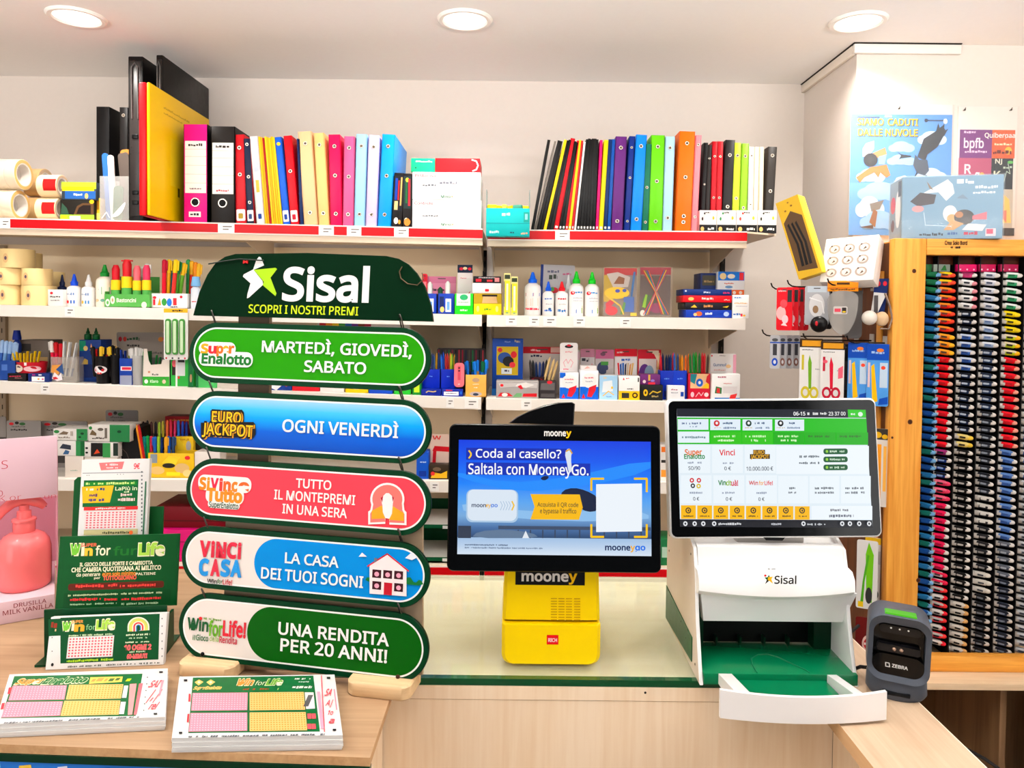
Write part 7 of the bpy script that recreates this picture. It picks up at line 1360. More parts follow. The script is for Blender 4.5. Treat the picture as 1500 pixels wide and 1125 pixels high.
o = tag(MB().prism([(-w * .2, 0), (w / 2, 0), (w * .36, h * .96), (w * .2, h), (-w / 2, h * .62), (-w * .4, h * .1)], 0, .06, mat((20, 18, 18), .5), bev=.006).build('black_pouch', T=frame(p)), 'soft black pouch leaning beside the green and white boxes', 'pouch'); printed(o, w, h, [('l', [(-.1, .66), (.3, .45), (.4, .3)], .02, (90, 80, 74)), ('s', .2, .8, .08, .05, (190, 90, 70))], y=-.002)
for i, (xt, xb, c) in enumerate(((200, 212, (226, 150, 40)), (203, 214, (200, 40, 40)))): stick('long_pencil', '%s long pencil along the edge of the black pouch' % cname(c), 'pencil', (xt, 621), (xb, 690), 2.488, .0045, c, c, 'long pencils by the black pouch')
o = pot('pen_display', 'yellow display tray with clear front full of pens', (217, 284, 664, 701), L4, (236, 196, 40), Y=2.475, d=.06, cmds=[('r', .05, .6, .2, .96, (150, 160, 170)), ('p', [(.3, .6), (.45, .9), (.7, .85), (.6, .55)], (250, 220, 60)), ('e', .45, .5, .14, .1, (60, 50, 40)), ('e', .2, .3, .16, .16, (240, 200, 130)), ('e', .74, .4, .16, .2, (226, 190, 130)), ('e', .86, .82, .06, .08, (226, 50, 60)), ('r', .4, .1, .7, .24, (252, 226, 40)), ('e', .86, .2, .1, .14, (240, 214, 150))], cat='tray')
fanpens('the yellow pen display', 'pen', 'ball_pen', [(30, 150, 150), (40, 170, 90), (220, 60, 90), (40, 110, 190), (170, 210, 60), (30, 60, 120), (240, 180, 50), (40, 110, 200), (60, 90, 130)], 209, 256, 638, 690, 2.50, .0055, 'ball pens in the yellow display', 1.0, 3, 'pen', cn=['teal', 'green', 'rose', 'blue', 'lime', 'navy', 'amber', 'azure', 'slate'])
o = carton('yellow_card', 'upright yellow card pack behind the pen display', 'card pack', (256, 283, 640, 701), 2.545, .02, (238, 200, 30), [('p', [(.1, .5), (.2, .95), (.5, .8), (.45, .5)], (250, 220, 60)), ('e', .75, .75, .14, .14, (180, 176, 170)), ('s', .3, .8, .9, .05, (206, 150, 30))], on=L4)
carton('pencil_carton', 'dark carton with a red rim holding colour pencils at the back', 'box', (204, 285, 640, 702), 2.60, .07, (30, 26, 28), [], on=L4)
fanpens('the dark carton at the back', 'pencil', 'colour_pencil', [(60, 30, 30), (30, 30, 34), (90, 40, 40), (36, 30, 40), (170, 200, 60), (206, 190, 60), (240, 120, 70), (220, 60, 90), (226, 70, 120), (40, 110, 190), (30, 80, 180), (30, 60, 150)], 208, 276, 614, 640, 2.58, .0045, 'colour pencils in the dark carton', 1.0, 4, cn=['maroon', 'black', 'russet', 'ink', 'lime', 'khaki', 'orange', 'rose', 'pink', 'sky blue', 'blue', 'navy'])
carton('red_box', 'low red box at the back of the fourth shelf beside the sign', 'box', (242, 300, 610, 702), 2.68, .06, (120, 24, 36), [('r', 0, .84, 1, 1, (190, 40, 50)), ('s', .1, .9, .9, .05, (226, 150, 60))], on=L4)
carton('white_box', 'low white box between the pen display and the sign', 'box', (285, 322, 662, 702), 2.475, .06, (238, 230, 224), [('s', .3, .7, .5, .08, (190, 170, 140)), ('e', .6, .4, .14, .06, (226, 150, 90))], on=L4)
# ---- fourth and lowest shelves beside the sign
carton('blue_box', 'blue carton at the edge of the sign on the fourth shelf', 'box', (610, 628, 662, 704), 2.475, .06, (24, 96, 200), [('s', .3, .8, .6, .06, (210, 226, 246)), ('r', .2, .1, .8, .3, (20, 60, 150))], on=L4)
hangcard('scissors_card', 'white card with red scissors behind the customer screen', 'blister card', (630, 662, 636, 704), 2.52, (226, 200, 186), [('t', .1, .5, .86, .1, 'W', (220, 60, 60)), ('p', [(.1, .3), (.14, .66), (.3, .68), (.26, .3)], (206, 30, 46)), ('p', [(.1, .6), (.2, .72), (.9, .7), (.9, .58)], (206, 30, 46))], on=L4, hole=False)
carton('tool_box', 'black and yellow blister pack on the fourth shelf edge', 'box', (628, 658, 681, 704.5), 2.47, .04, (60, 48, 34), [('p', [(.1, .1), (.2, .5), (.6, .4), (.9, .6), (.9, .1)], (226, 180, 40)), ('e', .4, .7, .2, .14, (120, 100, 80)), ('e', .2, .4, .1, .14, (214, 60, 60))], on=L4)
p, w, h = bx((590, 724, 735, 828), 2.475, L5)
t = empty('letter_tray', frame(V((p.x, 2.475, sz('L', 5, p.x)))), 'dark green two-tier letter tray of papers on the lowest shelf', 'letter tray')
g = mat((10, 92, 58), .35)
for k, z in enumerate((.004, .115)):
    mb = MB(); mb.box(-w / 2, w / 2, 0, .22, z, z + .004, g).box(-w / 2, w / 2, 0, .003, z, z + .016, g).box(-w / 2, -w / 2 + .004, 0, .22, z, z + .05, g).box(w / 2 - .004, w / 2, 0, .22, z, z + .05, g).box(-w / 2, w / 2, .216, .22, z, z + .05, g)
    s = mb.build('tier', t); MB().box(-.02, .02, -.001, 0, z + .003, z + .013, mat((226, 230, 226), .5)).build('label_holder', s)
mb = MB()
for x in (-w / 2 + .006, w / 2 - .006):
    for y in (.02, .2): mb.lathe([(.004, .05), (.004, .116)], g, 8); 
b0 = len(mb.v) // 4
for q_, (x, y) in enumerate(((-w / 2 + .006, .02), (-w / 2 + .006, .2), (w / 2 - .006, .02), (w / 2 - .006, .2))):
    for j in range(q_ * b0, (q_ + 1) * b0): v = mb.v[j]; mb.v[j] = (v[0] + x, v[1] + y, v[2])
mb.build('riser', t)
for k, (z, c, lab) in enumerate(((.0085, (40, 38, 40), 'black folder'), (.0125, (226, 222, 214), 'white paper sheaf'), (.1195, (30, 30, 32), 'black folder'), (.1235, (206, 30, 40), 'red folder'), (.1275, (236, 232, 226), 'white paper sheaf'))):
    tag(MB().box(-w * .44, w * .44, .006, .2, 0, .0036, mat(c, .5)).build('folder', T=frame(V((p.x, 2.475, sz('L', 5, p.x) + z)), roll=0)), lab + ' lying in the %s tier of the green letter tray' % ('upper' if z > .1 else 'lower'), 'folder', 'folders in the letter tray')
carton('paper_ream', 'magenta paper pack on the lowest shelf beside the sign', 'paper pack', (225, 330, 776, 827), 2.48, .2, (226, 20, 130), [('r', 0, .6, 1, .64, (180, 14, 100))], on=L5)
p, w, h = bx((225, 330, 776, 827), 2.48, L5)
on_top('paper_ream', 'dark red paper pack on top of the magenta one', 'paper pack', (228, 330, 745, 776), 2.5, .17, (130, 16, 34), [('r', 0, .3, 1, .36, (96, 10, 24))], p.z + h + .0005)
carton('label_roll_box', 'white and orange box glimpsed between the two screens', 'box', (966, 992, 652, 705), 2.475, .06, (240, 236, 232), [('r', .1, .8, .9, .95, (236, 130, 40)), ('r', .1, .5, .9, .58, (60, 56, 52)), ('r', .1, .1, .9, .3, (236, 160, 60))], on=R4)
carton('green_box', 'green box glimpsed low between the two screens', 'box', (962, 1000, 790, 830), 2.475, .1, (40, 130, 80), [('r', .2, .3, .8, .7, (190, 220, 200))], on=R5)
# ---------------------------------------------------------------- pen cabinet
YC = 2.10
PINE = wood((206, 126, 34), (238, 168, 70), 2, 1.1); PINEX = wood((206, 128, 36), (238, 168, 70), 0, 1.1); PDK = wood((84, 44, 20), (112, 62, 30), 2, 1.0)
xc0 = at(1303, 660, YC).x; xi0 = at(1351, 620, YC).x; xc1 = xc0 + .80
zb_ = at(1420, 985, YC).z; zt_ = at(1420, 350, YC).z; zi1 = at(1420, 374, YC).z; zi0 = at(1420, 962, YC).z
tc = empty('pen_cabinet', MX.Translation((0, YC, 0)), 'wall-high honey pine display cabinet filled with rows of markers', 'cabinet')
MB().box(xc0, xi0, 0, .03, zb_, zt_, PINE, bev=.003).build('post', tc); MB().box(xc1 - .09, xc1, 0, .03, zb_, zt_, PINE, bev=.003).build('post', tc)
r1 = MB().box(xi0 + .0005, xc1 - .0905, .001, .029, zi1, zt_, PINEX, bev=.003).build('rail', tc); MB().box(xi0 + .0005, xc1 - .0905, .001, .029, zb_, zi0, PINEX, bev=.003).build('rail', tc)
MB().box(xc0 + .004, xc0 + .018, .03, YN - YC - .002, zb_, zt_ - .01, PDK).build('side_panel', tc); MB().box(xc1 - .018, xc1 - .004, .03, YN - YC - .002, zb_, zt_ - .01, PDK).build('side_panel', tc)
MB().box(xc0 - .004, xc0 + .004, .06, .085, zb_, zt_ - .09, PINE, bev=.001).build('edge_strip', tc)
MB().box(xc0 + .018, xc1 - .018, .03, YN - YC - .002, zt_ - .02, zt_ - .004, PINEX).build('top_panel', tc); MB().box(xc0 + .018, xc1 - .018, .2, .206, zb_, zt_ - .02, mat((14, 14, 15), .6)).build('back_panel', tc)
T = MX.Translation((0, YC, 0)); q = PX(T); q.t('Crea Solo Bord', 1384, 353, 1417, 358.5, (60, 40, 20), .03).micro(1390, 360.5, 1410, 364.5, (60, 40, 20)); q.done('lettering', r1)
for px, py, r in ((1339, 397, .006), (1333, 618, .007), (1307, 641, .0035), (1345, 850, .006)):
    a = at(px, py, YC); MB().flat(ell(a.x, a.z, r, r * 1.05, 16), mat((112, 66, 26), .5), y=-.0004).flat(ell(a.x, a.z, r * .6, r * .65, 14), mat((80, 42, 18), .5), y=-.0006).build('wood_knot', tc)
COLX = [1357, 1379, 1410.5, 1442.5, 1475, 1506]
YP = 2.145
for j, px in enumerate((1365, 1394.5, 1426.5, 1459, 1491)):
    x = at(px, 640, YP).x; MB().box(x - .0015, x + .0015, .035, .19, zi0 - .02, zi1, mat((30, 28, 28), .5)).build('divider', tc)
mb = MB(); a = at(1420, 375, YP); b = at(1420, 388, YP); mb.box(xi0 - .02, xc1 - .08, .06, .064, b.z, a.z + .02, mat((104, 50, 22), .5))
mb.build('header_strip', tc)
for j, (px0, px1, c) in enumerate(((1355, 1365, (40, 110, 60)), (1368, 1392, (130, 140, 130)), (1403, 1431, (214, 20, 110)), (1435, 1459, (190, 24, 90)), (1466, 1492, (166, 20, 80)))):
    a, b = at(px0, 387, YP - .01), at(px1, 398, YP - .01); mb = MB().box(a.x, b.x, .036, .05, b.z, a.z, mat(c, .35), bev=.001)
    if j == 1: mb.add([(a.x + .02, .0355, b.z + .003), (b.x - .01, .0355, b.z + .003), (b.x - .014, .0355, a.z - .003), (a.x + .03, .0355, a.z - .003)], [(0, 1, 2, 3)], mat((40, 110, 50), .5))
    if j > 1:
        for u in (.15, .5, .85): mb.box(a.x + (b.x - a.x) * u - .002, a.x + (b.x - a.x) * u + .002, .0352, .036, b.z + .004, b.z + .008, mat((250, 200, 220), .5))
    mb.build('price_tag', tc)
_pm = {}
def penmesh(end, barrel, slot, tip, clip):
    k = (end, barrel, slot, tip, clip)
    if k not in _pm:
        m = MB(); m.M = MX.Rotation(math.pi / 2, 4, 'Y')
        m.lathe([(.0005, -.026), (.0062, -.0245), (.0078, -.02), (.0078, -.011)], mat(end, .35), 12)
        m.lathe([(.0074, -.0115), (.0082, -.009), (.0082, .011), (.0068, .0125)], mat(barrel, .35), 12)
        m.lathe([(.0068, .012), (.0066, .018), (.0052, .0235), (.0025, .026), (.0004, .0265)], mat(tip, .35), 12)
        m.M = MX.Identity(4)
        m.prism([(-.017, .0035), (.013, .002), (.016, .0045), (.013, .0075), (-.015, .0088)], -.0098, -.0066, mat(clip, .35))
        m.prism(rrect(-.009, .006, -.0028, .0026, .002, 3), -.0088, -.0074, mat(slot, .4))
        me = m.build('display_marker'); _pm[k] = me.data; bpy.data.objects.remove(me)
    return _pm[k]
WE, WE2, DK, NV = (232, 226, 220), (206, 198, 190), (30, 32, 38), (44, 60, 92)
def seg(j, y):
    """look of the marker in column j at picture height y -> end, barrel, slot, tip, clip, colour word"""
    if j == 0:
        c = ((20, 100, 90) if y < 470 else (24, 84, 140)); c = [(22, 120, 110), (30, 90, 160), (20, 80, 150), (40, 120, 170)][int(y / 11) % 4] if y > 430 else (24, 120, 80)
        return (40, 40, 46), c, c, (120, 170, 210), c, 'teal blue'
    if j == 1:
        for lim, v in ((425, (WE, (236, 110, 70), (90, 70, 50), (232, 80, 50), (250, 206, 20), 'yellow and red')), (485, (WE, (232, 50, 40), (110, 60, 50), (236, 80, 50), (246, 150, 40), 'orange and red')), (520, (WE, (240, 140, 30), (90, 66, 50), (246, 190, 50), (250, 170, 50), 'orange')), (590, (WE, (222, 20, 36), (180, 20, 30), (236, 190, 170), (230, 24, 40), 'red')), (655, (WE, (226, 26, 50), (190, 20, 40), WE, (230, 30, 50), 'red')),
                       (668, (WE, (150, 50, 110), DK, WE, (170, 60, 130), 'plum')), (700, (WE, (26, 60, 130), (140, 160, 200), WE, DK, 'navy blue')), (732, (WE, (226, 60, 100), (60, 40, 50), (230, 70, 110), (240, 120, 150), 'rose pink')), (830, (WE, (228, 20, 90), (170, 20, 70), WE, (236, 40, 100), 'hot pink')), (862, (WE, (236, 226, 226), (80, 70, 76), (220, 30, 80), (228, 40, 90), 'white and pink'))):
            if y < lim: return v
        return (WE, (200, 196, 194), DK, (222, 40, 60), (236, 232, 228), 'white and red') if int(y / 11) % 2 else (WE2, (226, 50, 70), DK, (230, 60, 60), (190, 186, 184), 'white and red')
    if j == 2:
        for lim, v in ((410, (WE, (210, 70, 130), (180, 60, 110), WE, (150, 40, 90), 'pink')), (455, (WE, (236, 234, 232), (60, 62, 70), (226, 150, 160), (246, 244, 242), 'white')), (492, (WE, (50, 60, 84), (200, 206, 214), WE, DK, 'dark grey')), (545, (WE, (70, 110, 180), (40, 70, 130), WE, (206, 216, 234), 'blue and white')), (632, (WE, NV, (190, 200, 214), WE, (30, 34, 46), 'dark navy')), (655, (WE, (240, 214, 120), (60, 50, 40), (240, 206, 80), (246, 226, 150), 'cream yellow')), (880, (WE2, (28, 28, 30), (190, 184, 178), WE, (36, 34, 34), 'black'))):
            if y < lim: return v
        return (WE2, (214, 206, 196), (40, 38, 38), (216, 170, 110), (226, 220, 212), 'bone white')
    if j == 3:
        for lim, v in ((455, (WE, (214, 216, 226), (90, 96, 116), WE, (236, 236, 240), 'silver white')), (512, (WE, (168, 186, 214), (110, 130, 170), WE, (226, 230, 238), 'pale blue grey')), (600, (WE, (66, 84, 118), (180, 190, 204), WE, (44, 52, 70), 'slate blue')), (718, (WE2, (74, 78, 88), (150, 156, 166), WE, (40, 42, 50), 'charcoal grey')), (762, (WE2, (60, 60, 64), (220, 216, 210), (236, 230, 222), (226, 222, 216), 'grey and white')), (830, (WE2, (40, 40, 44), (150, 146, 142), WE, (50, 50, 54), 'dark grey')), (872, (WE, (220, 214, 206), (90, 90, 96), (232, 226, 216), (226, 222, 214), 'ivory white'))):
            if y < lim: return v
        return WE2, (50, 52, 60), (120, 122, 128), WE2, (30, 30, 34), 'graphite'
    if j == 4:
        for lim, v in ((456, (WE, (70, 170, 120), (30, 110, 70), WE, (236, 240, 236), 'green and white')), (485, (WE, (240, 214, 20), (70, 60, 20), (246, 220, 50), (250, 226, 30), 'yellow')), (518, (WE, (200, 214, 40), (50, 44, 30), (246, 190, 30), (236, 220, 190), 'lime yellow')), (655, (WE, (226, 28, 46), (190, 24, 40), (240, 170, 150), (232, 36, 52), 'red')), (790, (WE, (78, 116, 180), (60, 90, 150), WE, (110, 146, 200), 'denim blue')), (850, (WE2, (80, 84, 96), (170, 174, 182), WE, (110, 114, 124), 'steel grey'))):
            if y < lim: return v
        return WE2, (54, 62, 80), (130, 136, 150), WE2, (40, 44, 56), 'ink grey'
    return WE2, (190, 196, 206) if y < 620 else (60, 90, 150) if y < 700 else (150, 150, 154), (60, 64, 76), WE, (206, 208, 212), 'pale grey' if y < 620 else 'denim blue' if y < 700 else 'silver grey'
CN = ['column against the post', 'first full column from post', 'second full column from post', 'third full column from post', 'fourth full column from post', 'last column in view']
NR = 50; Z0, Z1 = at(1420, 403, YP).z, at(1420, 952, YP).z
for j, px in enumerate(COLX):
    x = at(px, 640, YP).x
    for r in range(NR):
        z = Z0 + (Z1 - Z0) * r / (NR - 1); y = 403 + 549 * r / (NR - 1)
        if j == 1 and r > 48: continue
        e, ba, sl, ti, cl, nm = seg(j, y)
        o = bpy.data.objects.new('display_marker', penmesh(e, ba, sl, ti, cl)); COL.objects.link(o)
        o.matrix_basis = MX.Translation((x + rnd.uniform(-.0012, .0012), YP + rnd.uniform(-.002, .002), z)) @ MX.Rotation(R(-24 + rnd.uniform(-3, 3)), 4, 'Z') @ MX.Rotation(R(5 + rnd.uniform(-3, 3)), 4, 'Y')
        tag(o, '%s marker in the pine cabinet, %s, %s row' % (nm, CN[j], ordw(r)), 'marker', 'markers in the pine cabinet')
# ledge and cupboard under the cabinet
t = empty('ledge', MX.Identity(4), 'pale wooden ledge carrying the pine pen cabinet', 'shelf')
yl = 2.035; zl = zb_ - .0005; xl0 = at(1310, 1000, yl).x
MB().box(xl0, 2.0, yl, YN - .002, zl - .0185, zl, wood((214, 182, 144), (236, 208, 172), 0), bev=.0015).build('board', t)
BR = wood((96, 70, 46), (122, 92, 62), 2, .7)
MB().box(xl0, 2.0, YN - .022, YN - .004, .01, zl - .019, BR).build('back_panel', t)
xd = at(1428, 1070, 2.2).x; MB().box(xd, xd + .018, 2.09, YN - .023, .01, zl - .019, wood((110, 82, 56), (136, 104, 74), 2, .7)).build('divider', t)
MB().box(xd + .3, xd + .318, 2.12, YN - .023, .01, zl - .019, BR).build('divider', t)
a, b = at(1394, 1064, 2.39), at(1413, 1125, 2.39)
tag(MB().box(a.x, b.x + .06, 2.33, 2.39, .0005, a.z, mat((150, 138, 124), .6), bev=.004).build('storage_box'), 'grey plastic box in the shade under the ledge', 'box')
a = at(1428, 1112, 2.1); c = MB(); c.tube([(a.x - .02, 2.25, .26), (a.x + .03, 2.1, a.z), (a.x + .07, 2.06, a.z - .02), (a.x + .08, 2.05, .15), (a.x + .1, 2.06, .004)], .005, mat((60, 58, 58), .5)); tag(c.build('power_cable'), 'dark power cable looping under the ledge', 'cable')
# ---------------------------------------------------------------- goods on top of and beside the cabinet
zt_top = zt_ + .0003
O = at(1320, 350, 2.135); TBx = frame(V((O.x, O.y, zt_top)), yaw=R(-12))
w = .262; h = at(1386, 258, 2.12).z - zt_top
o = empty('pencil_case_box', TBx, 'clear wrapped pale blue gift box with animal drawings on the pine cabinet', 'box')
MB().box(0, w, 0, .12, 0, h, mat((150, 180, 200), .3), bev=.003).build('carton', o)
s = MB(); s.M = MX.Translation((w / 2, -.0008, 0))
deco(s, w, h, [('r', 0.01, .02, .99, .98, (146, 178, 200)), ('p', [(.2, .72), (.45, .94), (.5, .86), (.52, .72), (.44, .6), (.36, .74)], (240, 242, 242)), ('p', [(.08, .6), (.18, .74), (.34, .7), (.32, .56), (.16, .52)], (90, 76, 78)), ('e', .16, .48, .06, .05, (240, 170, 170)), ('p', [(.24, .92), (.27, .8), (.31, .78)], (150, 130, 110)), ('e', .48, .4, .07, .13, (244, 244, 242)), ('e', .5, .32, .05, .07, (230, 180, 120)), ('e', .62, .34, .1, .12, (90, 80, 74)), ('e', .57, .38, .04, .05, (200, 140, 90)), ('p', [(.7, .36), (.84, .42), (.84, .3), (.7, .3)], (226, 130, 140)), ('p', [(.42, .14), (.5, .3), (.62, .24), (.52, .14)], (220, 170, 110)), ('p', [(.6, .14), (.66, .24), (.84, .22), (.8, .12)], (236, 236, 236)), ('p', [(.54, .64), (.6, .7), (.66, .62)], (140, 160, 176)), ('s', .18, .42, .05, .05, (70, 80, 90)), ('s', .46, .56, .06, .05, (80, 120, 170)), ('s', .62, .76, .06, .06, (210, 60, 90)), ('r', .83, .04, .93, .16, (240, 226, 230)), ('s', .84, .92, .06, .09, (220, 90, 120)), ('l', [(.22, .42), (.24, .22), (.5, .2)], .006, (226, 240, 246)), ('s', .54, .72, .86, .08, (244, 248, 250)), ('s', .72, .94, .78, .05, (240, 246, 250)), ('s', .7, .92, .7, .04, (240, 246, 250))]); s.build('print', o)
s = MB(); s.M = MX.Translation((-.0006, .06, 0)) @ MX.Rotation(-math.pi / 2, 4, 'Z'); deco(s, .12, h, [('r', .02, .02, .98, .98, (150, 160, 168)), ('e', .3, .6, .2, .14, (210, 60, 70)), ('e', .7, .5, .2, .3, (226, 222, 220)), ('e', .3, .26, .14, .1, (120, 70, 60)), ('r', .7, .7, .95, .95, (80, 76, 78))]); s.build('print', o)
MB().box(-.002, w + .002, -.0016, .122, 0, h + .0025, mat((220, 232, 240), .06, alpha=.16)).build('wrapper', o)
# boxes resting on the hooks
zh = at(1230, 416, 2.2).z
O = at(1182, 414, 2.2); TY = frame(V((O.x - .02, 2.21, zh + .012)), yaw=R(-42), roll=R(-18))
o = tag(MB().box(0, .07, 0, .055, 0, .245, mat((246, 222, 60), .4), bev=.002).build('cutlery_box', T=TY), 'tilted yellow box with a brown window leaning above the hooks', 'box')
s = MB(); s.M = MX.Translation((.035, -.0004, 0)); deco(s, .07, .245, [('r', 0, 0, 1, 1, (214, 176, 50)), ('p', [(.08, .1), (.9, .06), (.92, .74), (.5, .84), (.08, .72)], (104, 78, 50)), ('e', .3, .86, .05, .012, (140, 100, 40)), ('e', .6, .9, .05, .012, (140, 100, 40)), ('e', .5, .95, .04, .01, (140, 100, 40))] + [('p', [(.2 + .17 * i, .68), (.34 + .17 * i, .42), (.28 + .17 * i, .14), (.4 + .17 * i, .14), (.44 + .17 * i, .42), (.28 + .17 * i, .7)], [(30, 28, 28), (20, 20, 22), (40, 36, 34)][i]) for i in range(3)]); s.build('print', o)
O = at(1200, 415, 2.19); TW = frame(V((O.x, 2.19, zh + .004)), yaw=R(-44), roll=R(-2), lean=R(24))
o = tag(MB().box(0, .15, 0, .05, 0, .145, mat((248, 244, 240), .45), bev=.002).build('bulb_carton', T=TW), 'tilted white carton with line drawings leaning above the hooks', 'box')
cm = []
for i in range(3):
    for j in range(3): cm += [('e', .2 + .28 * i, .2 + .27 * j, .11, .1, (176, 160, 150)), ('e', .2 + .28 * i, .2 + .27 * j, .075, .07, (226, 214, 206)), ('p', [(.18 + .28 * i, .14 + .27 * j), (.25 + .28 * i, .18 + .27 * j), (.22 + .28 * i, .22 + .27 * j)], (110, 90, 80)), ('e', .14 + .28 * i, .27 + .27 * j, .018, .018, (90, 70, 64))]
s = MB(); s.M = MX.Translation((.075, -.0004, 0)); deco(s, .15, .145, cm); s.build('print', o)
# hooks and the wall rail that carries them
def hook(label, px, py, Y0, L=.2):
    a = at(px, py, Y0); c = MB(); x1 = xc0 + .003
    c.tube([(x1, a.y, a.z), (a.x + .02, a.y, a.z), (a.x + .006, a.y, a.z + .002), (a.x - .004, a.y, a.z + .009), (a.x - .008, a.y, a.z + .02)], .0022, mat((60, 54, 50), .3, .8), 8)
    c.box(x1 - .004, x1, a.y - .012, a.y + .012, a.z - .01, a.z + .02, mat((200, 194, 186), .4))
    tag(c.build('display_hook'), label, 'hook', 'wire display hooks on the cabinet side')
for px, py, Y0, lb in ((1133, 424, 2.30, 'wire hook over the red blister cards'), (1157, 420, 2.22, 'wire hook under the yellow box'), (1216, 418, 2.15, 'wire hook over the clear bag'), (1120, 492, 2.32, 'lower wire hook over the small scissors'), (1180, 498, 2.22, 'lower wire hook over the large scissors'), (1244, 502, 2.14, 'lower wire hook over the blue blister packs')): hook(lb, px, py, Y0)
GH = 'goods hanging beside the pine cabinet'
RC_ = [('e', .3, .4, .3, .16, (240, 190, 190)), ('e', .45, .62, .22, .1, (226, 90, 100)), ('e', .55, .26, .2, .1, (250, 214, 220)), ('r', .68, .66, .95, .94, (60, 54, 56)), ('s', .1, .6, .9, .04, (250, 210, 210)), ('p', [(.3, .12), (.5, .2), (.7, .1)], (250, 226, 226))]
for i, (a, b) in enumerate(((1138, 1160), (1151, 1169), (1161, 1177), (1169, 1184))):
    hangcard('hobby_blister', 'red blister card on the upper hook, %s from the wall' % ORD[i], 'blister card', (a, b, 421 - i * .4, 484), 2.20 + .02 * i, (222, 22, 44), RC_, group='red blister cards on the upper hook', d=.012, yaw=R(-25))
hangcard('tool_blister_card', 'grey blister card with a black round case', 'blister card', (1180, 1213, 419, 476), 2.17, (176, 176, 180), [('r', .1, .84, .9, 1, (196, 204, 212)), ('e', .5, .5, .32, .3, (214, 212, 212)), ('e', .45, .4, .12, .1, (150, 120, 90)), ('l', [(.2, .7), (.7, .6), (.8, .3)], .05, (236, 236, 236))], yaw=R(-22), d=.006)
o = bpy.data.objects['tool_blister_card']; p, w, h = bx((1180, 1213, 419, 476), 2.17)
MB().ball((w * .1, -.01, h * .02), .024, .016, .024, mat((24, 22, 24), .3)).ball((w * .0, -.026, h * .04), .004, .002, .007, mat((200, 50, 60), .4), 8).build('round_case', o)
hangcard('dark_blister', 'black blister card between the grey and clear packs', 'blister card', (1200, 1218, 421, 482), 2.24, (30, 28, 30), [('r', .3, .8, .9, .95, (120, 120, 126))], yaw=R(-22))
p, w, h = bx((1213.5, 1255, 411, 493), 2.13)
o = tag(MB().prism(chaikin([(-w / 2, h * .82), (-w * .5, h * .4), (-w * .3, h * .1), (w * .1, 0), (w * .36, h * .2), (w * .5, h * .5), (w * .5, h * .82)], 2), 0, .03, mat((188, 184, 180), .12, alpha=.55)).build('funnel_bag', T=frame(p, R(-22))), 'clear bag with an orange header hanging from the upper hook', 'bag')
MB().box(-w / 2, w / 2, .012, .016, h * .81, h, mat((240, 156, 20), .4), bev=.001).build('header_card', o)
s = MB(); s.M = MX.Translation((0, .011, 0)); deco(s, w, h, [('r', -.04 + .04, .86, .98, .88, (214, 120, 20)), ('r', .3, .93, .72, .97, (90, 60, 20)), ('s', .1, .9, .83, .03, (120, 80, 30))]); s.build('print', o)
m = MB(); m.M = MX.Translation((0, -.001, 0)); m.flat(rrect(-w * .3, w * .16, h * .4, h * .54, w * .05), mat((206, 200, 196), .5)).flat(rrect(-w * .26, -w * .06, h * .44, h * .5, w * .02), mat((216, 80, 100), .5)).flat(rrect(-w * .02, w * .12, h * .42, h * .52, w * .02), mat((60, 50, 50), .5)).flat(rrect(w * .0, w * .1, h * .43, h * .455, w * .01), mat((236, 200, 50), .5)); m.build('label', o)
o = hangcard('dark_funnel_bag', 'second grey clear bag hanging behind the orange header', 'bag', (1238, 1262, 414, 496), 2.18, (120, 116, 114), [('r', .2, .86, .95, .98, (206, 130, 30))], yaw=R(-22), r=.014)
p, w, h = bx((1262, 1300, 408, 480), 2.125)
o = tag(MB().prism([(-w * .1, h * .3), (w * .36, h * .3), (w * .5, h), (w * .02, h)], .008, .011, mat((22, 50, 110), .4)).build('ball_blister', T=frame(p, R(-20))), 'blue header pack with a white ball beside the cabinet post', 'blister card')
MB().prism([(-w * .12, h * .3), (w * .12, h * .3), (w * .42, h * .7), (-w * .02, h * .72)], .0, .0075, mat((226, 224, 222), .4)).build('backing_card', o)
MB().ball((-w * .18, -.012, h * .2), .021, .02, .021, mat((244, 238, 228), .35)).build('ball', o); MB().ball((w * .26, -.006, h * .18), .018, .014, .021, mat((226, 196, 160), .35)).build('ball', o)
m = MB(); m.tube([(w * .36, .0, h * .7), (w * .52, -.004, h * .45), (w * .62, -.006, h * .2), (w * .5, -.008, h * -.02), (w * .2, -.006, -.002)], .003, mat((150, 130, 116), .2, .5)); m.box(-w * .02, w * .12, -.004, -.001, h * .3, h * .66, mat((90, 84, 84), .3), bev=.001); m.build('handle', o)
m = MB(); m.M = MX.Translation((0, .0076, 0)); m.flat(ell(w * .14, h * .9, w * .07, h * .05), mat((206, 40, 60), .5)).flat(ell(w * .36, h * .9, w * .07, h * .05), mat((206, 40, 60), .5)); m.build('print', o)
for i, (a, b) in enumerate(((1128, 1142), (1141, 1152), (1151, 1162), (1161, 1172))):
    hangcard('small_blister', 'slim clear blister of small blue-handled scissors, %s from the wall' % ORD[i], 'blister card', (a, b, 491, 540), 2.24 + .015 * i, (190, 190, 194), [('r', .0, .76, 1, .8, (40, 90, 180)), ('r', .3, .4, .7, .74, (70, 70, 76)), ('e', .5, .2, .3, .12, (24, 80, 180) if i == 0 else (150, 110, 100)), ('e', .5, .2, .14, .06, (226, 226, 230)), ('e', .5, .86, .3, .05, (90, 90, 92))], yaw=R(-25), group='slim scissors blisters on the lower hook', hole=False)
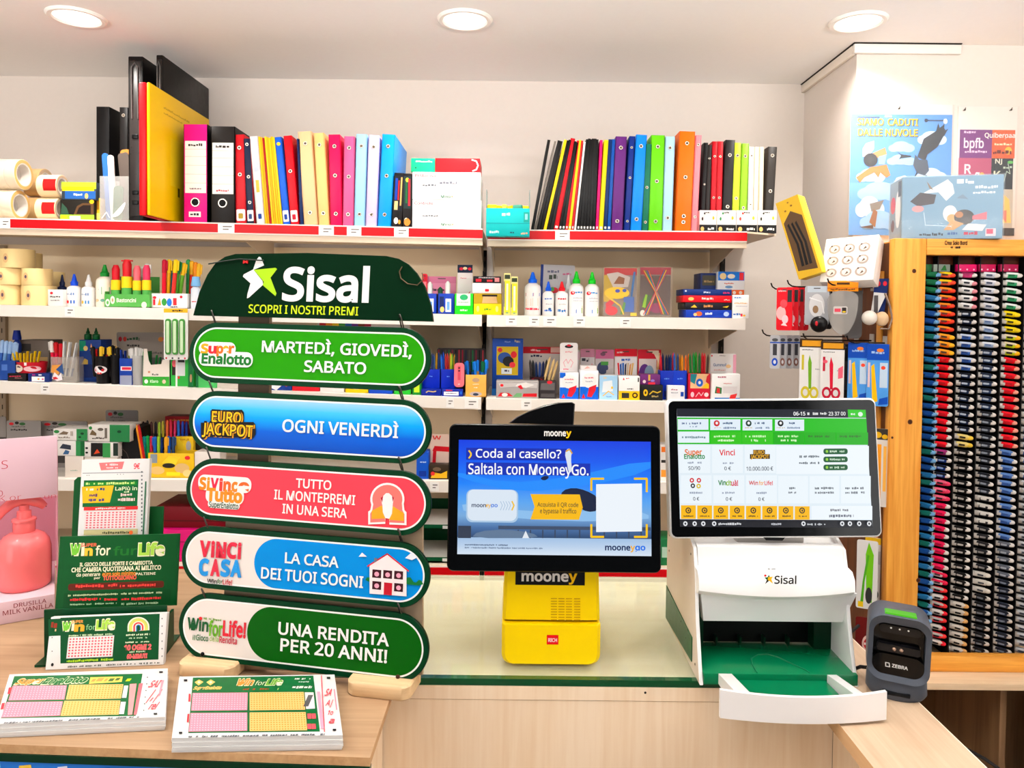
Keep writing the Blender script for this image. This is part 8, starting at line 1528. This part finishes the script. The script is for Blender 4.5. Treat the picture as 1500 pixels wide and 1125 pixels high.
def scis(c1, c2): return [('r', 0, .86, 1, 1, (70, 46, 20)), ('r', .1, .88, .95, .97, (220, 160, 40)), ('s', .1, .6, .81, .02, (120, 120, 120)), ('p', [(.42, .2), (.38, .62), (.44, .74), (.54, .62), (.54, .2)], c1), ('e', .28, .14, .2, .1, c2), ('e', .66, .14, .2, .1, c2), ('e', .28, .14, .11, .055, (226, 224, 222)), ('e', .66, .14, .11, .055, (226, 224, 222)), ('r', .1, .5, .2, .74, c2), ('s', .7, .9, .5, .03, (190, 190, 190))]
hangcard('scissors_blister', 'white blister card with green-handled scissors', 'blister card', (1172, 1203, 496, 588), 2.18, (238, 236, 234), scis((120, 170, 40), (206, 190, 50)), yaw=R(-25), hole=False)
hangcard('scissors_blister', 'white blister card with crimson-handled scissors', 'blister card', (1203, 1235, 500, 588), 2.15, (238, 236, 234), scis((206, 20, 60), (190, 24, 60)) + [('p', [(.75, .55), (.95, .6), (.95, .4), (.75, .38)], (230, 110, 130)), ('e', .2, .66, .1, .03, (226, 100, 120))], yaw=R(-25), hole=False)
hangcard('dark_blister', 'dark blister card between scissors and blue packs', 'blister card', (1233, 1244, 504, 588), 2.19, (36, 34, 36), [('r', .2, .2, .8, .7, (70, 66, 70))], yaw=R(-25))
BB = [('r', 0, .74, 1, 1, (14, 84, 180)), ('s', .2, .8, .84, .04, (170, 200, 236)), ('e', .6, .9, .16, .03, (226, 130, 50)), ('p', [(.28, .04), (.2, .64), (.34, .68), (.52, .08)], (248, 196, 10)), ('r', .6, .3, .95, .7, (206, 224, 240)), ('e', .75, .62, .1, .03, (226, 80, 50)), ('r', .05, .3, .16, .7, (226, 200, 200)), ('p', [(.55, .02), (.98, .04), (.98, .16), (.6, .12)], (14, 84, 180))]
hangcard('knife_blister', 'blue blister pack with a yellow cutter, farther from the post', 'blister card', (1243, 1270, 502, 588), 2.14, (90, 160, 224), BB, yaw=R(-25), d=.012, hole=False)
hangcard('knife_blister', 'blue blister pack with a yellow cutter, close against the post', 'blister card', (1271, 1300, 504, 595), 2.115, (90, 160, 224), BB, yaw=R(-25), d=.012, hole=False)
hangcard('pen_blister', 'white blister card of amber pens behind the touch screen', 'blister card', (1274, 1301, 628, 742), 2.12, (226, 220, 214), [('r', 0, .86, 1, 1, (70, 62, 56)), ('e', .4, .92, .2, .04, (226, 180, 30)), ('e', .75, .9, .14, .03, (226, 180, 30)), ('r', .4, .1, .6, .8, (236, 160, 40)), ('r', .7, .2, .85, .78, (246, 190, 90))], yaw=R(-25), hole=False)
hangcard('scissors_blister', 'white blister card with lime green scissors below the touch screen', 'blister card', (1256, 1284, 792, 892), 2.12, (226, 224, 222), [('p', [(.5, .1), (.42, .8), (.56, .98), (.8, .8), (.75, .1)], (120, 190, 30)), ('p', [(.2, .05), (.3, .4), (.5, .8), (.6, .78), (.4, .4), (.34, .05)], (90, 170, 40)), ('e', .6, .2, .16, .12, (60, 60, 60)), ('r', .1, .02, .35, .1, (236, 200, 30))], yaw=R(-25), hole=False)
hangcard('scissors_blister', 'white blister card with a yellow header below the touch screen', 'blister card', (1268, 1295, 788, 884), 2.15, (232, 230, 228), [('r', .0, .9, 1, 1, (236, 196, 40)), ('r', .6, .6, .9, .8, (206, 204, 204)), ('e', .5, .14, .2, .08, (50, 50, 54))], yaw=R(-25), hole=False)
hangcard('snack_bag', 'dark red bag with a pale emblem low beside the cabinet', 'bag', (1254, 1284, 905, 990), 2.1, (110, 26, 26), [('e', .6, .55, .3, .16, (220, 190, 180)), ('e', .6, .55, .22, .11, (180, 30, 40)), ('s', .4, .8, .52, .06, (240, 220, 214))], yaw=R(-20), hole=False)
# ---------------------------------------------------------------- posters on the wall
def poster(label, b, zsleeve, cmds):
    p, w, h = bx(b, YN - .004); o = tag(MB().box(-w / 2, w / 2, 0, .003, 0, h, mat((236, 230, 222), .4)).build('poster', T=frame(p)), label, 'poster', 'posters on the wall above the cabinet')
    s = MB(); deco(s, w, h, cmds); s.v = [(x, y - .0004, z) for x, y, z in s.v]; s.build('print', o)
    MB().box(-w / 2 - .003, w / 2 + .003, -.0045, -.0035, 0, h, mat((236, 240, 244), .5, alpha=.05)).build('sleeve', o)
    return o, w, h
C_ = lambda u, v, a, b, c=(226, 236, 246): [('e', u, v, a, b, c), ('e', u + a * .8, v - b * .3, a * .7, b * .8, c), ('e', u - a * .8, v - b * .35, a * .6, b * .7, c)]
cm = [('r', .0, .0, 1, .925, (104, 160, 224)), ('r', 0, 0, 1, .4, (120, 174, 230))]
for a in ((.8, .75, .1, .05), (.5, .68, .09, .04), (.8, .46, .11, .06), (.2, .46, .1, .05), (.3, .34, .16, .07), (.2, .22, .1, .08), (.7, .3, .14, .06), (.5, .58, .1, .04), (.3, .12, .14, .07)): cm += C_(*a, (168, 206, 242) if a[0] in (.5, .3) else (206, 226, 246))
cm += [('t', .066, .326, .836, .05, 'SIAMO', (70, 60, 40)), ('t', .06, .32, .84, .05, 'SIAMO', (240, 196, 0)), ('t', .366, .666, .836, .05, 'CADUTI', (70, 60, 40)), ('t', .36, .66, .84, .05, 'CADUTI', (240, 196, 0)), ('t', .076, .316, .756, .05, 'DALLE', (70, 60, 40)), ('t', .07, .31, .76, .05, 'DALLE', (240, 196, 0)), ('t', .346, .666, .756, .05, 'NUVOLE', (70, 60, 40)), ('t', .34, .66, .76, .05, 'NUVOLE', (240, 196, 0)),
       ('r', .06, .895, .28, .905, (70, 90, 120)), ('r', .73, .875, .94, .885, (70, 90, 120)), ('e', .74, .88, .018, .014, (60, 70, 90)), ('e', .93, .875, .02, .02, (240, 244, 248)), ('r', .33, .9, .4, .915, (226, 236, 246)),
       ('p', [(.12, .66), (.15, .7), (.23, .72), (.23, .66), (.18, .6), (.12, .6)], (232, 228, 222)), ('p', [(.2, .62), (.34, .67), (.36, .62), (.3, .58)], (214, 150, 90)), ('p', [(.28, .6), (.36, .62), (.34, .54), (.28, .54)], (150, 180, 200)), ('e', .2, .575, .07, .052, (40, 38, 40)), ('e', .2, .575, .03, .022, (60, 58, 60)), ('p', [(.06, .44), (.2, .52), (.36, .54), (.4, .46), (.36, .44), (.3, .48), (.28, .44), (.24, .48), (.14, .44), (.1, .4)], (206, 140, 70)),
       ('p', [(.66, .6), (.72, .74), (.84, .8), (.9, .84), (.94, .8), (.86, .68), (.76, .62), (.74, .57)], (56, 60, 66)), ('p', [(.84, .8), (.86, .86), (.88, .81), (.92, .86), (.92, .8), (.96, .82), (.92, .76)], (56, 60, 66)), ('p', [(.62, .54), (.64, .62), (.68, .58), (.76, .58), (.78, .5), (.74, .46), (.66, .48)], (84, 96, 112)), ('p', [(.46, .64), (.5, .62), (.6, .61), (.6, .6), (.5, .59), (.48, .58), (.5, .61)], (60, 60, 66)), ('l', [(.66, .48), (.63, .43)], .012, (50, 50, 54)), ('l', [(.75, .46), (.8, .43)], .012, (50, 50, 54)),
       ('p', [(.42, .38), (.46, .44), (.54, .46), (.62, .42), (.6, .36), (.48, .34)], (236, 236, 234)), ('p', [(.46, .32), (.54, .38), (.62, .36), (.6, .3)], (56, 52, 52)), ('p', [(.2, .24), (.34, .27), (.3, .2), (.22, .18)], (150, 140, 130)), ('p', [(.2, .1), (.24, .2), (.28, .18), (.26, .06)], (170, 120, 80)), ('p', [(.1, .06), (.24, .08), (.24, .05)], (120, 90, 66))]
poster('pale blue sky poster with yellow lettering and a black bird', (1245, 1393, 153, 345), 0, cm)
cm2 = [('r', .03, .6, .58, .82, (136, 66, 140)), ('r', .58, .6, .97, .82, (226, 106, 50)), ('r', .02, .36, .58, .6, (190, 96, 130)), ('r', .58, .36, .95, .6, (44, 56, 62)), ('r', .02, .02, .58, .36, (150, 130, 140)), ('r', .58, .06, .96, .36, (206, 196, 180)), ('p', [(.6, .1), (.64, .3), (.76, .34), (.9, .28), (.94, .1)], (240, 206, 120)), ('e', .72, .22, .1, .05, (230, 180, 90)), ('p', [(.7, .18), (.86, .2), (.86, .1)], (226, 140, 120)), ('r', .58, 0, 1, .06, (70, 64, 62)),
        ('t', .1, .44, .68, .07, 'bpfb', (240, 226, 236)), ('s', .1, .3, .79, .02, (230, 200, 226)), ('s', .12, .5, .64, .02, (230, 200, 226)), ('t', .12, .24, .48, .07, 'R', (244, 230, 236)), ('t', .3, .38, .42, .09, 'g', (244, 230, 236)), ('p', [(.05, .42), (.3, .45), (.3, .41), (.06, .38)], (150, 40, 70)), ('e', .42, .46, .05, .03, (240, 190, 90)), ('p', [(.36, .4), (.5, .46), (.56, .38)], (240, 226, 220)), ('t', .45, .97, .76, .035, 'Quibergaa', (246, 236, 230)), ('s', .62, .92, .7, .02, (250, 226, 190)), ('e', .86, .66, .06, .03, (246, 190, 60)), ('s', .6, .92, .63, .03, (120, 40, 30)),
        ('t', .62, .74, .44, .06, 'K', (226, 226, 200)), ('t', .64, .76, .56, .035, 'NJ', (226, 226, 210)), ('l', [(.8, .42), (.84, .5), (.9, .48), (.86, .56)], .012, (190, 206, 190)), ('e', .9, .57, .05, .012, (110, 190, 100)), ('s', .78, .94, .52, .02, (190, 206, 190))]
poster('purple and orange patchwork poster next to the sky poster', (1402, 1488, 156, 345), 0, cm2)
for px, py in ((1317, 159), (1413, 161), (1481, 161)):
    a = at(px, py, YN - .01); tag(MB().tube([(a.x, YN - .001, a.z), (a.x, YN - .012, a.z), (a.x, YN - .016, a.z + .006)], .0016, mat((150, 140, 130), .3, .8), 6).ball((a.x, YN - .012, a.z), .003, .003, .003, mat((90, 84, 80), .3, .6), 8).build('wall_hook'), 'tiny metal hook holding ' + ('the sky poster' if px < 1400 else 'the patchwork poster, beside the sky poster' if px < 1450 else 'the outer edge of the patchwork poster'), 'hook')
